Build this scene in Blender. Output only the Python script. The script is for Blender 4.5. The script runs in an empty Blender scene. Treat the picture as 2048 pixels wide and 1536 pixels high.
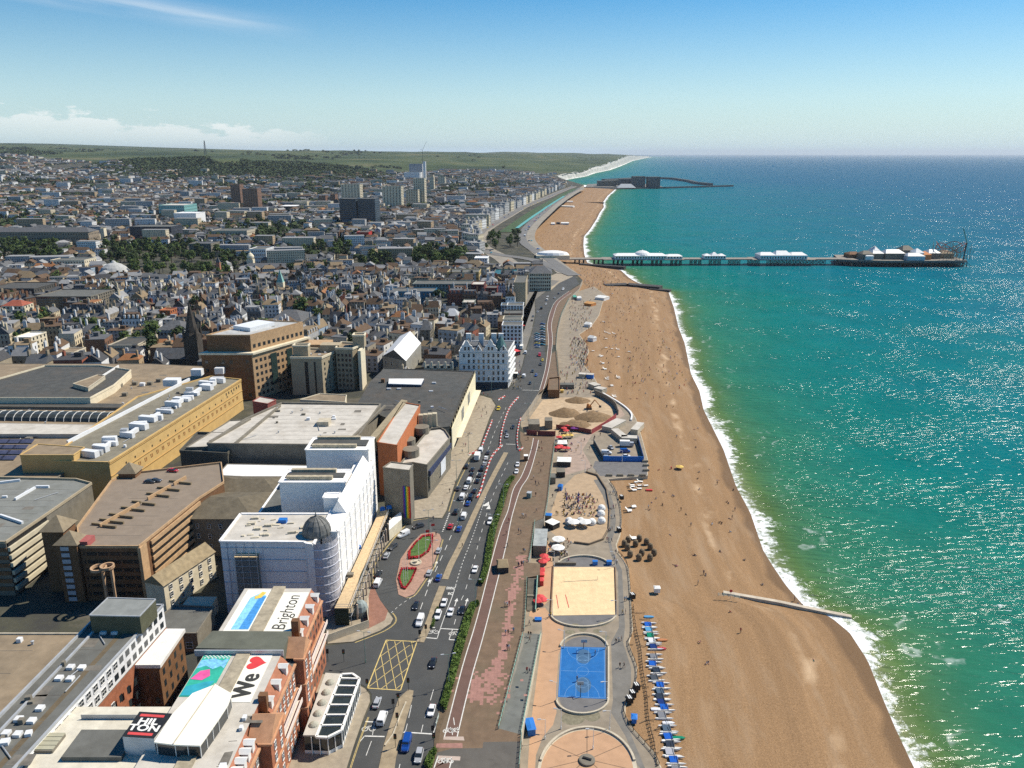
import bpy, bmesh, math, random
from mathutils import Vector, Matrix, noise
R = math.radians
random.seed(7)
S = bpy.context.scene
COL = S.collection
# ------------------------------------------------------------------ camera
CAM_H, FPX, PITCH = 140.0, 1600.0, R(16.08)
CT, ST = math.cos(PITCH), math.sin(PITCH)
cam = bpy.data.cameras.new('camera')
cam.sensor_width = 36.0
cam.lens = 36.0 * FPX / 2048
cam.clip_start, cam.clip_end = 1.0, 200000.0
cam_ob = bpy.data.objects.new('camera', cam)
COL.objects.link(cam_ob)
cam_ob.location = (0, 0, CAM_H)
cam_ob.rotation_euler = (R(90) - PITCH, 0, 0)
S.camera = cam_ob
# ------------------------------------------------------------------ sky, sun, exposure
SUN_EL, SUN_AZ = R(50), R(63)          # azimuth from +Y towards +X
SV = Vector((math.sin(SUN_AZ) * math.cos(SUN_EL), math.cos(SUN_AZ) * math.cos(SUN_EL), math.sin(SUN_EL)))
sun = bpy.data.lights.new('sun', 'SUN')
sun.energy, sun.angle, sun.color = 5.0, R(0.5), (1.0, 0.92, 0.79)
sun_ob = bpy.data.objects.new('sun', sun)
COL.objects.link(sun_ob)
sun_ob.rotation_euler = SV.to_track_quat('Z', 'Y').to_euler()
sun_ob.location = (300, 200, 600)
W = bpy.data.worlds.new('World')
S.world = W
W.use_nodes = True
wt = W.node_tree
wt.nodes.clear()
def wn(t, **k):
 n = wt.nodes.new(t)
 for a, v in k.items(): setattr(n, a, v)
 return n
wo, wb = wn('ShaderNodeOutputWorld'), wn('ShaderNodeBackground')
sky = wn('ShaderNodeTexSky', sky_type='NISHITA', sun_disc=False, sun_elevation=SUN_EL, sun_rotation=SUN_AZ,
   air_density=1.0, dust_density=0.0, ozone_density=2.0, altitude=300)
hs = wn('ShaderNodeHueSaturation')
hs.inputs['Saturation'].default_value = 1.6
hs.inputs['Value'].default_value = 0.92
tc = wn('ShaderNodeTexCoord')
sep = wn('ShaderNodeSeparateXYZ')
wt.links.new(tc.outputs['Generated'], sep.inputs[0])
def wmath(op, a, b=None, c=None, clamp=False):
 n = wn('ShaderNodeMath', operation=op, use_clamp=clamp)
 for i, v in enumerate((a, b, c)):
  if v is None: continue
  if isinstance(v, (int, float)): n.inputs[i].default_value = v
  else: wt.links.new(v, n.inputs[i])
 return n.outputs[0]
az = wmath('ARCTAN2', sep.outputs[0], sep.outputs[1])
el = wmath('ARCSINE', sep.outputs[2])
# low cumulus bank in the north east and one high cirrus streak
cmb = wn('ShaderNodeCombineXYZ')
wt.links.new(wmath('MULTIPLY', az, 14.0), cmb.inputs[0])
wt.links.new(wmath('MULTIPLY', el, 40.0), cmb.inputs[1])
nz = wn('ShaderNodeTexNoise')
nz.inputs['Scale'].default_value = 1.9
nz.inputs['Detail'].default_value = 7.0
nz.inputs['Roughness'].default_value = 0.62
wt.links.new(cmb.outputs[0], nz.inputs['Vector'])
top = wmath('MULTIPLY_ADD', az, -0.060, 0.010)                    # the bank's top sinks towards the right
dd = wmath('SUBTRACT', wmath('ADD', top, wmath('MULTIPLY', wmath('SUBTRACT', nz.outputs[0], 0.5), 0.075)), el)
m1 = wmath('MULTIPLY', dd, 160.0, clamp=True)
fade = wmath('SMOOTH_MIN', 1.0, wmath('MULTIPLY', wmath('SUBTRACT', -0.20, az), 9.0, clamp=True), 0.1)
bot = wmath('MULTIPLY', wmath('SUBTRACT', el, wmath('SUBTRACT', top, 0.035)), 28.0, clamp=True)
m1 = wmath('MULTIPLY', wmath('MULTIPLY', m1, fade), wmath('MULTIPLY', bot, 0.55))
cm2 = wn('ShaderNodeCombineXYZ')
wt.links.new(wmath('MULTIPLY', az, 3.0), cm2.inputs[0])
wt.links.new(wmath('MULTIPLY', wmath('ADD', el, wmath('MULTIPLY', az, 0.10)), 40.0), cm2.inputs[1])
n2 = wn('ShaderNodeTexNoise')
n2.inputs['Scale'].default_value = 1.3
n2.inputs['Detail'].default_value = 6.0
wt.links.new(cm2.outputs[0], n2.inputs['Vector'])
band = wmath('SUBTRACT', 1.0, wmath('MULTIPLY', wmath('ABSOLUTE', wmath('SUBTRACT', el, wmath('MULTIPLY_ADD', az, -0.10, 0.108))), 60.0), clamp=True)
m2 = wmath('MULTIPLY', wmath('MULTIPLY', band, wmath('MULTIPLY', wmath('SUBTRACT', n2.outputs[0], 0.36), 2.6, clamp=True)),
     wmath('MULTIPLY', wmath('MULTIPLY', wmath('SUBTRACT', -0.22, az), 5.0, clamp=True), 0.75))
msk = wmath('MAXIMUM', m1, m2)
mix = wn('ShaderNodeMix', data_type='RGBA')
wt.links.new(msk, mix.inputs[0])
wt.links.new(sky.outputs[0], hs.inputs['Color'])
# pale sea haze low in the sky
hzm = wn('ShaderNodeMix', data_type='RGBA')
hzf = wmath('POWER', wmath('SUBTRACT', 1.0, wmath('MULTIPLY', wmath('MAXIMUM', el, 0.0), 4.6), clamp=True), 1.7)
wt.links.new(wmath('MULTIPLY', hzf, 0.92), hzm.inputs[0])
wt.links.new(hs.outputs[0], hzm.inputs[6])
hzm.inputs[7].default_value = (4.5, 6.2, 6.9, 1)
wt.links.new(hzm.outputs[2], mix.inputs[6])
mix.inputs[7].default_value = (9.0, 8.9, 8.7, 1)
wt.links.new(mix.outputs[2], wb.inputs[0])
wb.inputs[1].default_value = 0.10
wt.links.new(wb.outputs[0], wo.inputs[0])
S.view_settings.view_transform = 'Standard'
S.view_settings.look = 'None'
S.view_settings.exposure = 0.30
S.view_settings.gamma = 1.0
S.view_settings.use_curve_mapping = False
S.cycles.max_bounces = 5
S.cycles.diffuse_bounces = 2
S.cycles.glossy_bounces = 2
S.cycles.transmission_bounces = 2
S.cycles.volume_bounces = 0
S.cycles.transparent_max_bounces = 6
S.cycles.sample_clamp_indirect = 1.5
S.cycles.sample_clamp_direct = 12
S.cycles.caustics_reflective = False
S.cycles.caustics_refractive = False
S.cycles.blur_glossy = 1.0
S.cycles.use_denoising = False
# ------------------------------------------------------------------ helpers
def P(px, py, z=0.0):
 """Where the sight line of a photo pixel (2048 x 1536) meets the level z."""
 a, b = (px - 1024) / FPX, (768 - py) / FPX
 dy, dz = CT + b * ST, -ST + b * CT
 t = (z - CAM_H) / dz
 return Vector((a * t, dy * t, z))
def KZ(py):
 b = (768 - py) / FPX
 return (-ST + b * CT) / (CT + b * ST)
def lerp(a, b, t): return a + (b - a) * t
def interp(xs, ys, x):
 if x <= xs[0]: return ys[0]
 for i in range(1, len(xs)):
  if x <= xs[i]:
   return lerp(ys[i - 1], ys[i], (x - xs[i - 1]) / (xs[i] - xs[i - 1]))
 return ys[-1]
def H_at(top, base, bz=0.0):
 """Height of a vertical edge whose top and foot are seen at these pixels."""
 g = P(base[0], base[1], bz)
 return CAM_H + g.y * KZ(top[1])
MATS = {}
def nodes(m):
 m.use_nodes = True
 nt = m.node_tree
 nt.nodes.clear()
 def N(t, ins=None, **k):
  n = nt.nodes.new(t)
  for a, v in k.items(): setattr(n, a, v)
  for a, v in (ins or {}).items():
   if hasattr(v, 'is_output') or isinstance(v, bpy.types.NodeSocket): nt.links.new(v, n.inputs[a])
   else: n.inputs[a].default_value = v
  return n
 return nt, N
def c4(c): return (c[0], c[1], c[2], 1.0)
def mat(name, rgb, rough=0.85, var=0.25, scale=0.4, spec=0.3, objcol=False, metal=0.0, bump=0.0, bscale=3.0, alpha=1.0, detail=4.0, stain=0.0, stscale=0.06, stcol=(0.1, 0.09, 0.08)):
 """Principled material with weathering noise in world space; objcol: the base colour is the object's own colour."""
 if name in MATS: return MATS[name]
 m = bpy.data.materials.new(name)
 nt, N = nodes(m)
 geo = N('ShaderNodeNewGeometry')
 nzn = N('ShaderNodeTexNoise', {'Vector': geo.outputs['Position'], 'Scale': scale, 'Detail': detail, 'Roughness': 0.6})
 if objcol: base = N('ShaderNodeObjectInfo').outputs['Color']
 else:
  base = N('ShaderNodeRGB'); base.outputs[0].default_value = c4(rgb); base = base.outputs[0]
 mr = N('ShaderNodeMapRange', {'Value': nzn.outputs[0], 'From Min': 0.28, 'From Max': 0.72, 'To Min': 1 - var, 'To Max': 1 + var})
 vm = N('ShaderNodeVectorMath', {0: base}, operation='SCALE')
 nt.links.new(mr.outputs[0], vm.inputs['Scale'])
 out = vm.outputs[0]
 if stain:
  n3 = N('ShaderNodeTexNoise', {'Vector': geo.outputs['Position'], 'Scale': stscale, 'Detail': 6.0, 'Roughness': 0.7})
  m3 = N('ShaderNodeMapRange', {'Value': n3.outputs[0], 'From Min': 0.48, 'From Max': 0.68, 'To Min': 0.0, 'To Max': stain})
  mx = N('ShaderNodeMix', {0: m3.outputs[0], 6: out, 7: c4(stcol)}, data_type='RGBA')
  out = mx.outputs[2]
 b = N('ShaderNodeBsdfPrincipled', {'Base Color': out, 'Roughness': rough, 'Specular IOR Level': spec, 'Metallic': metal, 'Alpha': alpha})
 if bump:
  n4 = N('ShaderNodeTexNoise', {'Vector': geo.outputs['Position'], 'Scale': bscale, 'Detail': 5.0})
  bp = N('ShaderNodeBump', {'Height': n4.outputs[0], 'Strength': bump, 'Distance': 0.3})
  nt.links.new(bp.outputs[0], b.inputs['Normal'])
 o = N('ShaderNodeOutputMaterial', {'Surface': b.outputs[0]})
 MATS[name] = m
 return m
class MB:
 """Collects shapes; build() links them as one mesh object."""
 def __init__(s): s.v, s.f, s.m, s.mi = [], [], [], 0
 def mtl(s, i): s.mi = i; return s
 def face(s, pts):
  n = len(s.v)
  s.v.extend([tuple(p) for p in pts]); s.f.append(list(range(n, n + len(pts)))); s.m.append(s.mi)
  return s
 def prism(s, poly, z0, z1, bottom=False, top=True):
  """poly: world points (x, y[, z ignored]); any winding."""
  A = sum(poly[i][0] * poly[(i + 1) % len(poly)][1] - poly[(i + 1) % len(poly)][0] * poly[i][1] for i in range(len(poly)))
  pl = list(poly) if A > 0 else list(poly)[::-1]
  n, k = len(s.v), len(pl)
  s.v.extend([(p[0], p[1], z0) for p in pl]); s.v.extend([(p[0], p[1], z1) for p in pl])
  for i in range(k):
   j = (i + 1) % k
   s.f.append([n + i, n + j, n + k + j, n + k + i]); s.m.append(s.mi)
  if top: s.f.append([n + k + i for i in range(k)]); s.m.append(s.mi)
  if bottom: s.f.append([n + i for i in range(k)][::-1]); s.m.append(s.mi)
  return s
 def box(s, c, size, rz=0.0, bottom=True):
  """c: centre of the base."""
  hx, hy = size[0] / 2, size[1] / 2
  ca, sa = math.cos(rz), math.sin(rz)
  pl = [(c[0] + x * ca - y * sa, c[1] + x * sa + y * ca) for x, y in ((-hx, -hy), (hx, -hy), (hx, hy), (-hx, hy))]
  return s.prism(pl, c[2], c[2] + size[2], bottom)
 def tube(s, p, q, r, k=6, r2=None, cap=True):
  p, q = Vector(p), Vector(q)
  d = (q - p).normalized()
  a = d.orthogonal().normalized(); b = d.cross(a)
  r2 = r if r2 is None else r2
  n = len(s.v)
  for c, rr in ((p, r), (q, r2)):
   for i in range(k):
    t = 2 * math.pi * i / k
    s.v.append(tuple(c + (a * math.cos(t) + b * math.sin(t)) * rr))
  for i in range(k):
   j = (i + 1) % k
   s.f.append([n + i, n + j, n + k + j, n + k + i]); s.m.append(s.mi)
  if cap:
   s.f.append([n + k + i for i in range(k)]); s.m.append(s.mi)
   s.f.append([n + i for i in range(k)][::-1]); s.m.append(s.mi)
  return s
 def lathe(s, c, prof, k=16, a0=0.0, a1=2 * math.pi, sx=1.0, sy=1.0):
  """prof: (radius, height) pairs, from below."""
  full = abs(a1 - a0 - 2 * math.pi) < 1e-6
  kk = k if full else k + 1
  n = len(s.v)
  for r, z in prof:
   for i in range(kk):
    t = a0 + (a1 - a0) * i / k
    s.v.append((c[0] + math.cos(t) * r * sx, c[1] + math.sin(t) * r * sy, c[2] + z))
  for j in range(len(prof) - 1):
   for i in range(k):
    i2 = (i + 1) % kk
    s.f.append([n + j * kk + i, n + j * kk + i2, n + (j + 1) * kk + i2, n + (j + 1) * kk + i]); s.m.append(s.mi)
  return s
 def gable(s, c, size, rise, rz=0.0, over=0.3, hip=0.0):
  """pitched roof over a rectangle; ridge along local x; hip pulls the ridge ends in."""
  hx, hy = size[0] / 2 + over, size[1] / 2 + over
  ca, sa = math.cos(rz), math.sin(rz)
  T = lambda x, y, z: (c[0] + x * ca - y * sa, c[1] + x * sa + y * ca, c[2] + z)
  a = [T(-hx, -hy, 0), T(hx, -hy, 0), T(hx, hy, 0), T(-hx, hy, 0), T(-hx + hip, 0, rise), T(hx - hip, 0, rise)]
  n = len(s.v); s.v.extend(a)
  for f in ([0, 1, 5, 4], [2, 3, 4, 5], [0, 4, 3], [1, 2, 5], [3, 2, 1, 0]):
   s.f.append([n + i for i in f]); s.m.append(s.mi)
  return s
 def ribbon(s, pts, w, closed=False):
  """flat strip along points (z from the points)."""
  L, Rr = [], []
  k = len(pts)
  for i in range(k):
   a = Vector(pts[(i - 1) % k] if closed else pts[max(i - 1, 0)]); b = Vector(pts[(i + 1) % k] if closed else pts[min(i + 1, k - 1)])
   d = (b - a); d.z = 0
   d = d.normalized() if d.length > 1e-6 else Vector((1, 0, 0))
   nrm = Vector((-d.y, d.x, 0)) * (w / 2)
   L.append(Vector(pts[i]) + nrm); Rr.append(Vector(pts[i]) - nrm)
  for i in range(k if closed else k - 1):
   j = (i + 1) % k
   s.face([Rr[i], Rr[j], L[j], L[i]])
  return s
 def wall(s, pts, z0, h, t=0.25, closed=False):
  """upright wall of thickness t along points; z0 a number or None to follow the points."""
  k = len(pts)
  for i in range(k if closed else k - 1):
   a, b = Vector(pts[i]), Vector(pts[(i + 1) % k])
   za, zb = (a.z, b.z) if z0 is None else (z0, z0)
   d = Vector((b.x - a.x, b.y - a.y, 0));
   if d.length < 1e-6: continue
   d.normalize(); nrm = Vector((-d.y, d.x, 0)) * (t / 2)
   q = [a - nrm, b - nrm, b + nrm, a + nrm]; zz = [za, zb, zb, za]
   n = len(s.v)
   s.v.extend([(p.x, p.y, z) for p, z in zip(q, zz)]); s.v.extend([(p.x, p.y, z + h) for p, z in zip(q, zz)])
   for f in ([0, 1, 5, 4], [1, 2, 6, 5], [2, 3, 7, 6], [3, 0, 4, 7], [4, 5, 6, 7]):
    s.f.append([n + j for j in f]); s.m.append(s.mi)
  return s
 def mesh(s, name, mats, off=(0, 0, 0)):
  me = bpy.data.meshes.new(name)
  ox, oy, oz = off
  me.from_pydata([(a - ox, b - oy, c - oz) for a, b, c in s.v], [], s.f)
  for mm in (mats if isinstance(mats, (list, tuple)) else [mats]): me.materials.append(mm)
  me.polygons.foreach_set('material_index', s.m)
  me.update()
  return me
 def build(s, name, mats, parent=None, smooth=False, local=False):
  off = (0, 0, 0)
  if parent is not None and not local: off = WLOC.get(parent.name, tuple(parent.location))
  me = s.mesh(name, mats, off)
  if smooth: me.shade_smooth()
  return link(name, me, parent)
WLOC = {}
def link(name, me, parent=None, loc=None):
 o = bpy.data.objects.new(name, me)
 COL.objects.link(o)
 if parent is not None:
  o.parent = parent
  WLOC[o.name] = WLOC.get(parent.name, tuple(parent.location))
 if loc is not None: o.location = loc
 return o
def tag(o, label=None, cat=None, group=None, kind=None):
 if label: o['label'] = label
 if cat: o['category'] = cat
 if group: o['group'] = group
 if kind: o['kind'] = kind
 return o
def thing(name, label, cat, loc=(0, 0, 0), rz=0.0, group=None):
 o = bpy.data.objects.new(name, None)
 o.empty_display_size = 0.5
 COL.objects.link(o)
 o.location = loc; o.rotation_euler = (0, 0, rz)
 return tag(o, label, cat, group)
def structure(name, mb, mats, smooth=False): return tag(mb.build(name, mats, None, smooth), kind='structure')
def copy_tree(o, parent=None):
 c = o.copy(); COL.objects.link(c)
 if parent is not None: c.parent = parent
 for ch in o.children: copy_tree(ch, c)
 return c
def put(proto, loc, rz, label, group=None, color=None, scale=None, first=[set()]):
 """place a prototype (the first time itself, then copies of it and its parts)."""
 if proto.name not in first[0]: first[0].add(proto.name); o = proto
 else: o = copy_tree(proto); first[0].add(o.name)
 o.location = loc; o.rotation_euler = (0, 0, rz); o['label'] = label
 if scale: o.scale = scale if isinstance(scale, (tuple, list)) else (scale,) * 3
 if group: o['group'] = group
 if color:
  o.color = c4(color)
  for ch in o.children_recursive: ch.color = c4(color)
 return o
def crv(pts, n=8):
 """Catmull-Rom through points (any dimension)."""
 out = []
 for i in range(len(pts) - 1):
  p0, p1, p2, p3 = pts[max(i - 1, 0)], pts[i], pts[i + 1], pts[min(i + 2, len(pts) - 1)]
  for j in range(n):
   t = j / n
   out.append(tuple(0.5 * (2 * b + (c - a) * t + (2 * a - 5 * b + 4 * c - d) * t * t + (3 * b - a - 3 * c + d) * t ** 3) for a, b, c, d in zip(p0, p1, p2, p3)))
 out.append(tuple(pts[-1]))
 return out
def fbm(x, y, s=1.0, o=3): return noise.fractal(Vector((x * s, y * s, 0.37)), 1.0, 2.0, o)
SEA_Z, LOW_Z = -9.0, -4.5
# ------------------------------------------------------------------ terrain, sea, beach
EDGE = [(1042,1700),(1040,1500),(1042,1469),(998,1457),(1012,1400),(1047,1267),(1050,1222),(1054,1154),(1056,1125),(1062,1100),(1070,1043),(1088,1035),(1095,998),(1101,941),(1109,884),(1110,872),(1050,868),(1041,850),(1043,830),(1061,808),(1082,778),(1096,760),(1117,752),(1115,728),(1112,695),(1115,660),(1123,628),(1138,596),(1158,574),(1165,560),(1150,545),(1120,525),(1090,505),(1062,480),(1060,465),(1075,445),(1105,415),(1140,388),(1168,374)]
SHORE = [(1900,1660),(1828,1536),(1815,1508),(1790,1455),(1765,1395),(1735,1320),(1699,1265),(1655,1229),(1609,1213),(1572,1171),(1543,1128),(1526,1100),(1501,1026),(1472,972),(1447,899),(1427,859),(1407,819),(1399,782),(1382,748),(1369,685),(1357,655),(1348,616),(1337,584),(1300,575),(1278,567),(1260,557),(1241,540),(1200,532),(1175,526),(1169,510),(1167,491),(1168,473),(1180,459),(1193,439),(1200,425),(1208,414),(1206,405),(1215,392),(1230,379)]
edge_w = [P(a, b, 0) for a, b in EDGE]
EY, EX = [p.y for p in edge_w], [p.x for p in edge_w]
shore_w = [P(a, b, SEA_Z) for a, b in SHORE]
SY, SX = [p.y for p in shore_w], [p.x for p in shore_w]
FARC = [(1112,362),(1140,357),(1165,353),(1185,346),(1215,340),(1235,333),(1248,328),(1262,322),(1285,317),(1303,314)]
far_w = [P(a, b, SEA_Z) for a, b in FARC]
FY, FX = [p.y for p in far_w], [p.x for p in far_w]
EY += FY; EX += FX
SY += [FY[0] - 250] + FY; SX += [FX[0] + 40] + [x + 12 for x in FX]
def edge_x(y): return interp(EY, EX, y)
def shore_x(y): return interp(SY, SX, y)
TD = [1000, 1500, 2000, 2600, 3300, 4000, 4800, 6000, 8000, 11000, 15000, 30000]
TC = [-200, 0, 150, 300, 420, 600, 720, 850, 1000, 1100, 1200, 1300]
TP = [[383,350,328,314,301,292,287,286],[385,352,330,316,303,294,289,288],[388,358,338,322,310,298,293,290],[392,362,321,322,312,302,297,296],
   [393,364,317,322,312,304,300,299],[394,366,331,328,316,306,303,302],[395,370,342,332,318,309,305,303],[396,374,352,336,322,312,307,304],
   [397,377,359,345,330,317,310,305],[398,379,362,350,335,321,312,306],[398,379,362,352,340,325,315,308],[398,380,364,354,342,328,318,311]]
TZ = []
for i, col in enumerate(TP):
 t = TC[i] / 1200.0
 TZ.append([0.0, lerp(9, 6, t), lerp(22, 12, t)] + [max(6.0, CAM_H + d * KZ(p)) for d, p in zip(TD[3:], col)] + [max(6.0, CAM_H + 15000 * KZ(col[-1]) - 60)])
def terr_z(x, y):
 if y <= 1000: return 0.0
 px = 1024 + FPX * x / (y * CT + 130 * ST)
 i = 0
 while i < len(TC) - 2 and px > TC[i + 1]: i += 1
 t = min(1.0, max(0.0, (px - TC[i]) / (TC[i + 1] - TC[i])))
 t = t * t * (3 - 2 * t)
 z = lerp(interp(TD, TZ[i], y), interp(TD, TZ[i + 1], y), t)
 k = min(1.0, (y - 1000) / 3000)
 return z + k * fbm(x, y, 0.0022) * min(14, z * 0.25) + (max(0, min(1, (y - 5500) / 3000)) * fbm(x, y, 0.0007) * 38 if x < edge_x(y) - 700 else 0)
# land sheet: rows along the view, columns left from the edge of the upper level
rows = sorted(set([-60, 0, 60, 100, 130] + [round(y, 2) for y in EY if y < 3700] + [1000 + 60 * i for i in range(45)] + [3700 + 120 * i for i in range(60)] + [11000 + 700 * i for i in range(30)] + FY))
offs = [0, 6, 15, 30, 50, 80, 115, 155, 200, 250, 310, 380, 460, 550, 650, 760, 880, 1010, 1150, 1300, 1460, 1640, 1840, 2060, 2300, 2580, 2900, 3300, 3800, 4500, 5500, 7000, 9500, 14000, 20000, 30000]
mb = MB()
for y in rows:
 ex = edge_x(y)
 for o in offs:
  x = ex - o
  mb.v.append((x, y, terr_z(x, y) - 0.14))
k = len(offs)
for i in range(len(rows) - 1):
 for j in range(k - 1):
  mb.f.append([i * k + j + 1, i * k + j, (i + 1) * k + j, (i + 1) * k + j + 1]); mb.m.append(0)
# ground colours: town dirt and asphalt, turning to downland fields past the last streets
m = bpy.data.materials.new('town_and_downs')
nt, N = nodes(m)
geo = N('ShaderNodeNewGeometry'); sp = N('ShaderNodeSeparateXYZ', {0: geo.outputs['Position']})
na = N('ShaderNodeTexNoise', {'Vector': geo.outputs['Position'], 'Scale': 0.05, 'Detail': 5.0, 'Roughness': 0.7})
town = N('ShaderNodeValToRGB', {0: na.outputs[0]})
cr = town.color_ramp
cr.elements[0].position = 0.38; cr.elements[0].color = (0.055, 0.055, 0.05, 1)
cr.elements[1].position = 0.66; cr.elements[1].color = (0.13, 0.115, 0.09, 1)
e = cr.elements.new(0.52); e.color = (0.075, 0.075, 0.055, 1)
nb = N('ShaderNodeTexNoise', {'Vector': geo.outputs['Position'], 'Scale': 0.0016, 'Detail': 5.0, 'Roughness': 0.65})
fld = N('ShaderNodeValToRGB', {0: nb.outputs[0]})
cr = fld.color_ramp
cr.elements[0].position = 0.35; cr.elements[0].color = (0.025, 0.04, 0.018, 1)
cr.elements[1].position = 0.72; cr.elements[1].color = (0.15, 0.13, 0.065, 1)
e = cr.elements.new(0.44); e.color = (0.04, 0.06, 0.021, 1)
e = cr.elements.new(0.56); e.color = (0.07, 0.09, 0.034, 1)
att = N('ShaderNodeAttribute', attribute_name='rural')
mx = N('ShaderNodeMix', {0: att.outputs['Fac'], 6: town.outputs[0], 7: fld.outputs[0]}, data_type='RGBA')
b = N('ShaderNodeBsdfPrincipled', {'Base Color': mx.outputs[2], 'Roughness': 0.95, 'Specular IOR Level': 0.1})
N('ShaderNodeOutputMaterial', {'Surface': b.outputs[0]})
land = structure('ground', mb, m, smooth=True)
at = land.data.attributes.new('rural', 'FLOAT', 'POINT')
def rural(x, y):
 px = 1024 + FPX * x / (y * CT + 130 * ST)
 lim = interp([0, 300, 600, 850, 1000, 1150], [5100, 3500, 3200, 4100, 4900, 4700], px)
 return min(1.0, max(0.0, (y - lim) / 500 + 0.5 * fbm(x, y, 0.003)))
at.data.foreach_set('value', [rural(v[0], v[1]) for v in mb.v])
# retaining wall at the seaward edge of the upper level
mb = MB()
pts = [(edge_x(y), y) for y in rows if 60 <= y <= 3600]
for (x0, y0), (x1, y1) in zip(pts, pts[1:]):
 mb.face([(x0, y0, -9.5), (x1, y1, -9.5), (x1, y1, terr_z(x1, y1) - 0.13), (x0, y0, terr_z(x0, y0) - 0.13)])
structure('sea_wall', mb, mat('seawall_stone', (0.34, 0.30, 0.24), var=0.3, scale=0.3))
# chalk cliffs east of the town
mb = MB()
ys = [far_w[0].y - 900 + 45 * i for i in range(60)] + [far_w[0].y + 1800 + 140 * i for i in range(180)]
ring = []
for y in ys:
 if y > FY[-1]: break
 x = edge_x(y); zt = terr_z(x, y) - 0.1
 if y < FY[0]: zt = lerp(-8, zt, max(0, (y - FY[0] + 900) / 900))
 w = fbm(y, 3.0, 0.012) * 16
 ring.append([(x - 6 + w * 0.3, y, zt + fbm(y, 9, 0.006) * 5 + 1), (x + 4 + w, y, zt * 0.55), (x + 10 + w * 0.8, y, -9.5)])
for a, b2 in zip(ring, ring[1:]):
 for j in range(2): mb.face([a[j], a[j + 1], b2[j + 1], b2[j]])
structure('chalk_cliffs', mb, mat('chalk', (0.46, 0.45, 0.41), var=0.3, scale=0.03, stain=0.35, stscale=0.02, stcol=(0.2, 0.22, 0.12)))
# ------------------------------------------------------------------ sea
syrows = sorted([-150, 0, 60] + [110 + 5 * i for i in range(190)] + [1060 + 20 * i for i in range(150)] + [4100 + 200 * i for i in range(60)] + [16500 + 1500 * i for i in range(25)] + [56000, 70000, 90000])
soffs = [-60, -20, 0, 3, 6, 10, 16, 26, 45, 75, 120, 180, 260, 370, 520, 750, 1100, 1700, 2800, 5000, 9000, 20000, 60000]
mb = MB(); sd = []
for y in syrows:
 sx = shore_x(y)
 for o in soffs:
  kk = 1.0 if y < 16000 else y / 16000
  mb.v.append((sx + o * kk, y, SEA_Z)); sd.append(o)
k = len(soffs)
for i in range(len(syrows) - 1):
 for j in range(k - 1):
  mb.f.append([i * k + j, i * k + j + 1, (i + 1) * k + j + 1, (i + 1) * k + j]); mb.m.append(0)
m = bpy.data.materials.new('sea_water')
nt, N = nodes(m)
geo = N('ShaderNodeNewGeometry'); pos = geo.outputs['Position']
sp = N('ShaderNodeSeparateXYZ', {0: pos})
att = N('ShaderNodeAttribute', attribute_name='shore').outputs['Fac']
def M(op, a, b=None, c=None, clamp=False):
 n = N('ShaderNodeMath', operation=op, use_clamp=clamp)
 for i, v in enumerate((a, b, c)):
  if v is None: continue
  if isinstance(v, (int, float)): n.inputs[i].default_value = v
  else: nt.links.new(v, n.inputs[i])
 return n.outputs[0]
big = N('ShaderNodeTexNoise', {'Vector': pos, 'Scale': 0.006, 'Detail': 5.0, 'Roughness': 0.6}).outputs[0]
med = N('ShaderNodeTexNoise', {'Vector': pos, 'Scale': 0.035, 'Detail': 4.0, 'Roughness': 0.6}).outputs[0]
sh2 = M('MULTIPLY', att, M('MULTIPLY_ADD', big, 1.5, 0.25))
lg = M('DIVIDE', M('LOGARITHM', M('MAXIMUM', sh2, 1.0), 10.0), 3.6)
rp = N('ShaderNodeValToRGB', {0: lg})
cr = rp.color_ramp
cr.elements[0].position = 0.10; cr.elements[0].color = (0.17, 0.20, 0.085, 1)
cr.elements[1].position = 0.98; cr.elements[1].color = (0.001, 0.082, 0.165, 1)
for p, c in ((0.26, (0.08, 0.15, 0.045)), (0.40, (0.026, 0.155, 0.088)), (0.55, (0.003, 0.145, 0.125)), (0.69, (0.001, 0.13, 0.165)), (0.86, (0.001, 0.09, 0.17))):
 e = cr.elements.new(p); e.color = c4(c)
# broad darker and lighter patches drifting over the water
pv = N('ShaderNodeVectorMath', {0: rp.outputs[0]}, operation='SCALE')
nt.links.new(M('MULTIPLY_ADD', med, 0.5, 0.75), pv.inputs['Scale'])
# surf along the waterline
s1 = N('ShaderNodeTexNoise', {'Vector': pos, 'Scale': 0.055, 'Detail': 3.0}).outputs[0]
s2 = N('ShaderNodeTexNoise', {'Vector': pos, 'Scale': 0.42, 'Detail': 6.0, 'Roughness': 0.75}).outputs[0]
wid = M('MULTIPLY_ADD', M('SUBTRACT', s1, 0.42), 24.0, 2.5)
far_w1 = M('MULTIPLY_ADD', sp.outputs[1], 0.0012, 0.0)
wid = M('ADD', M('MAXIMUM', wid, 2.5), M('MINIMUM', far_w1, 12.0))
foam = M('MULTIPLY', M('SUBTRACT', M('ADD', wid, M('MULTIPLY', M('SUBTRACT', s2, 0.5), 26.0)), att), 0.22, clamp=True)
# thin breaking lines behind the surf
wv = N('ShaderNodeTexNoise', {'Vector': pos, 'Scale': 0.11, 'Detail': 4.0, 'Roughness': 0.6}).outputs[0]
lines = M('SUBTRACT', 1.0, M('MULTIPLY', M('ABSOLUTE', M('SUBTRACT', M('ADD', att, M('MULTIPLY', M('SUBTRACT', s1, 0.5), 60.0)), 22.0)), 0.5), clamp=True)
lines = M('MULTIPLY', lines, M('MULTIPLY', M('SUBTRACT', wv, 0.52), 9.0, clamp=True))
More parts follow.
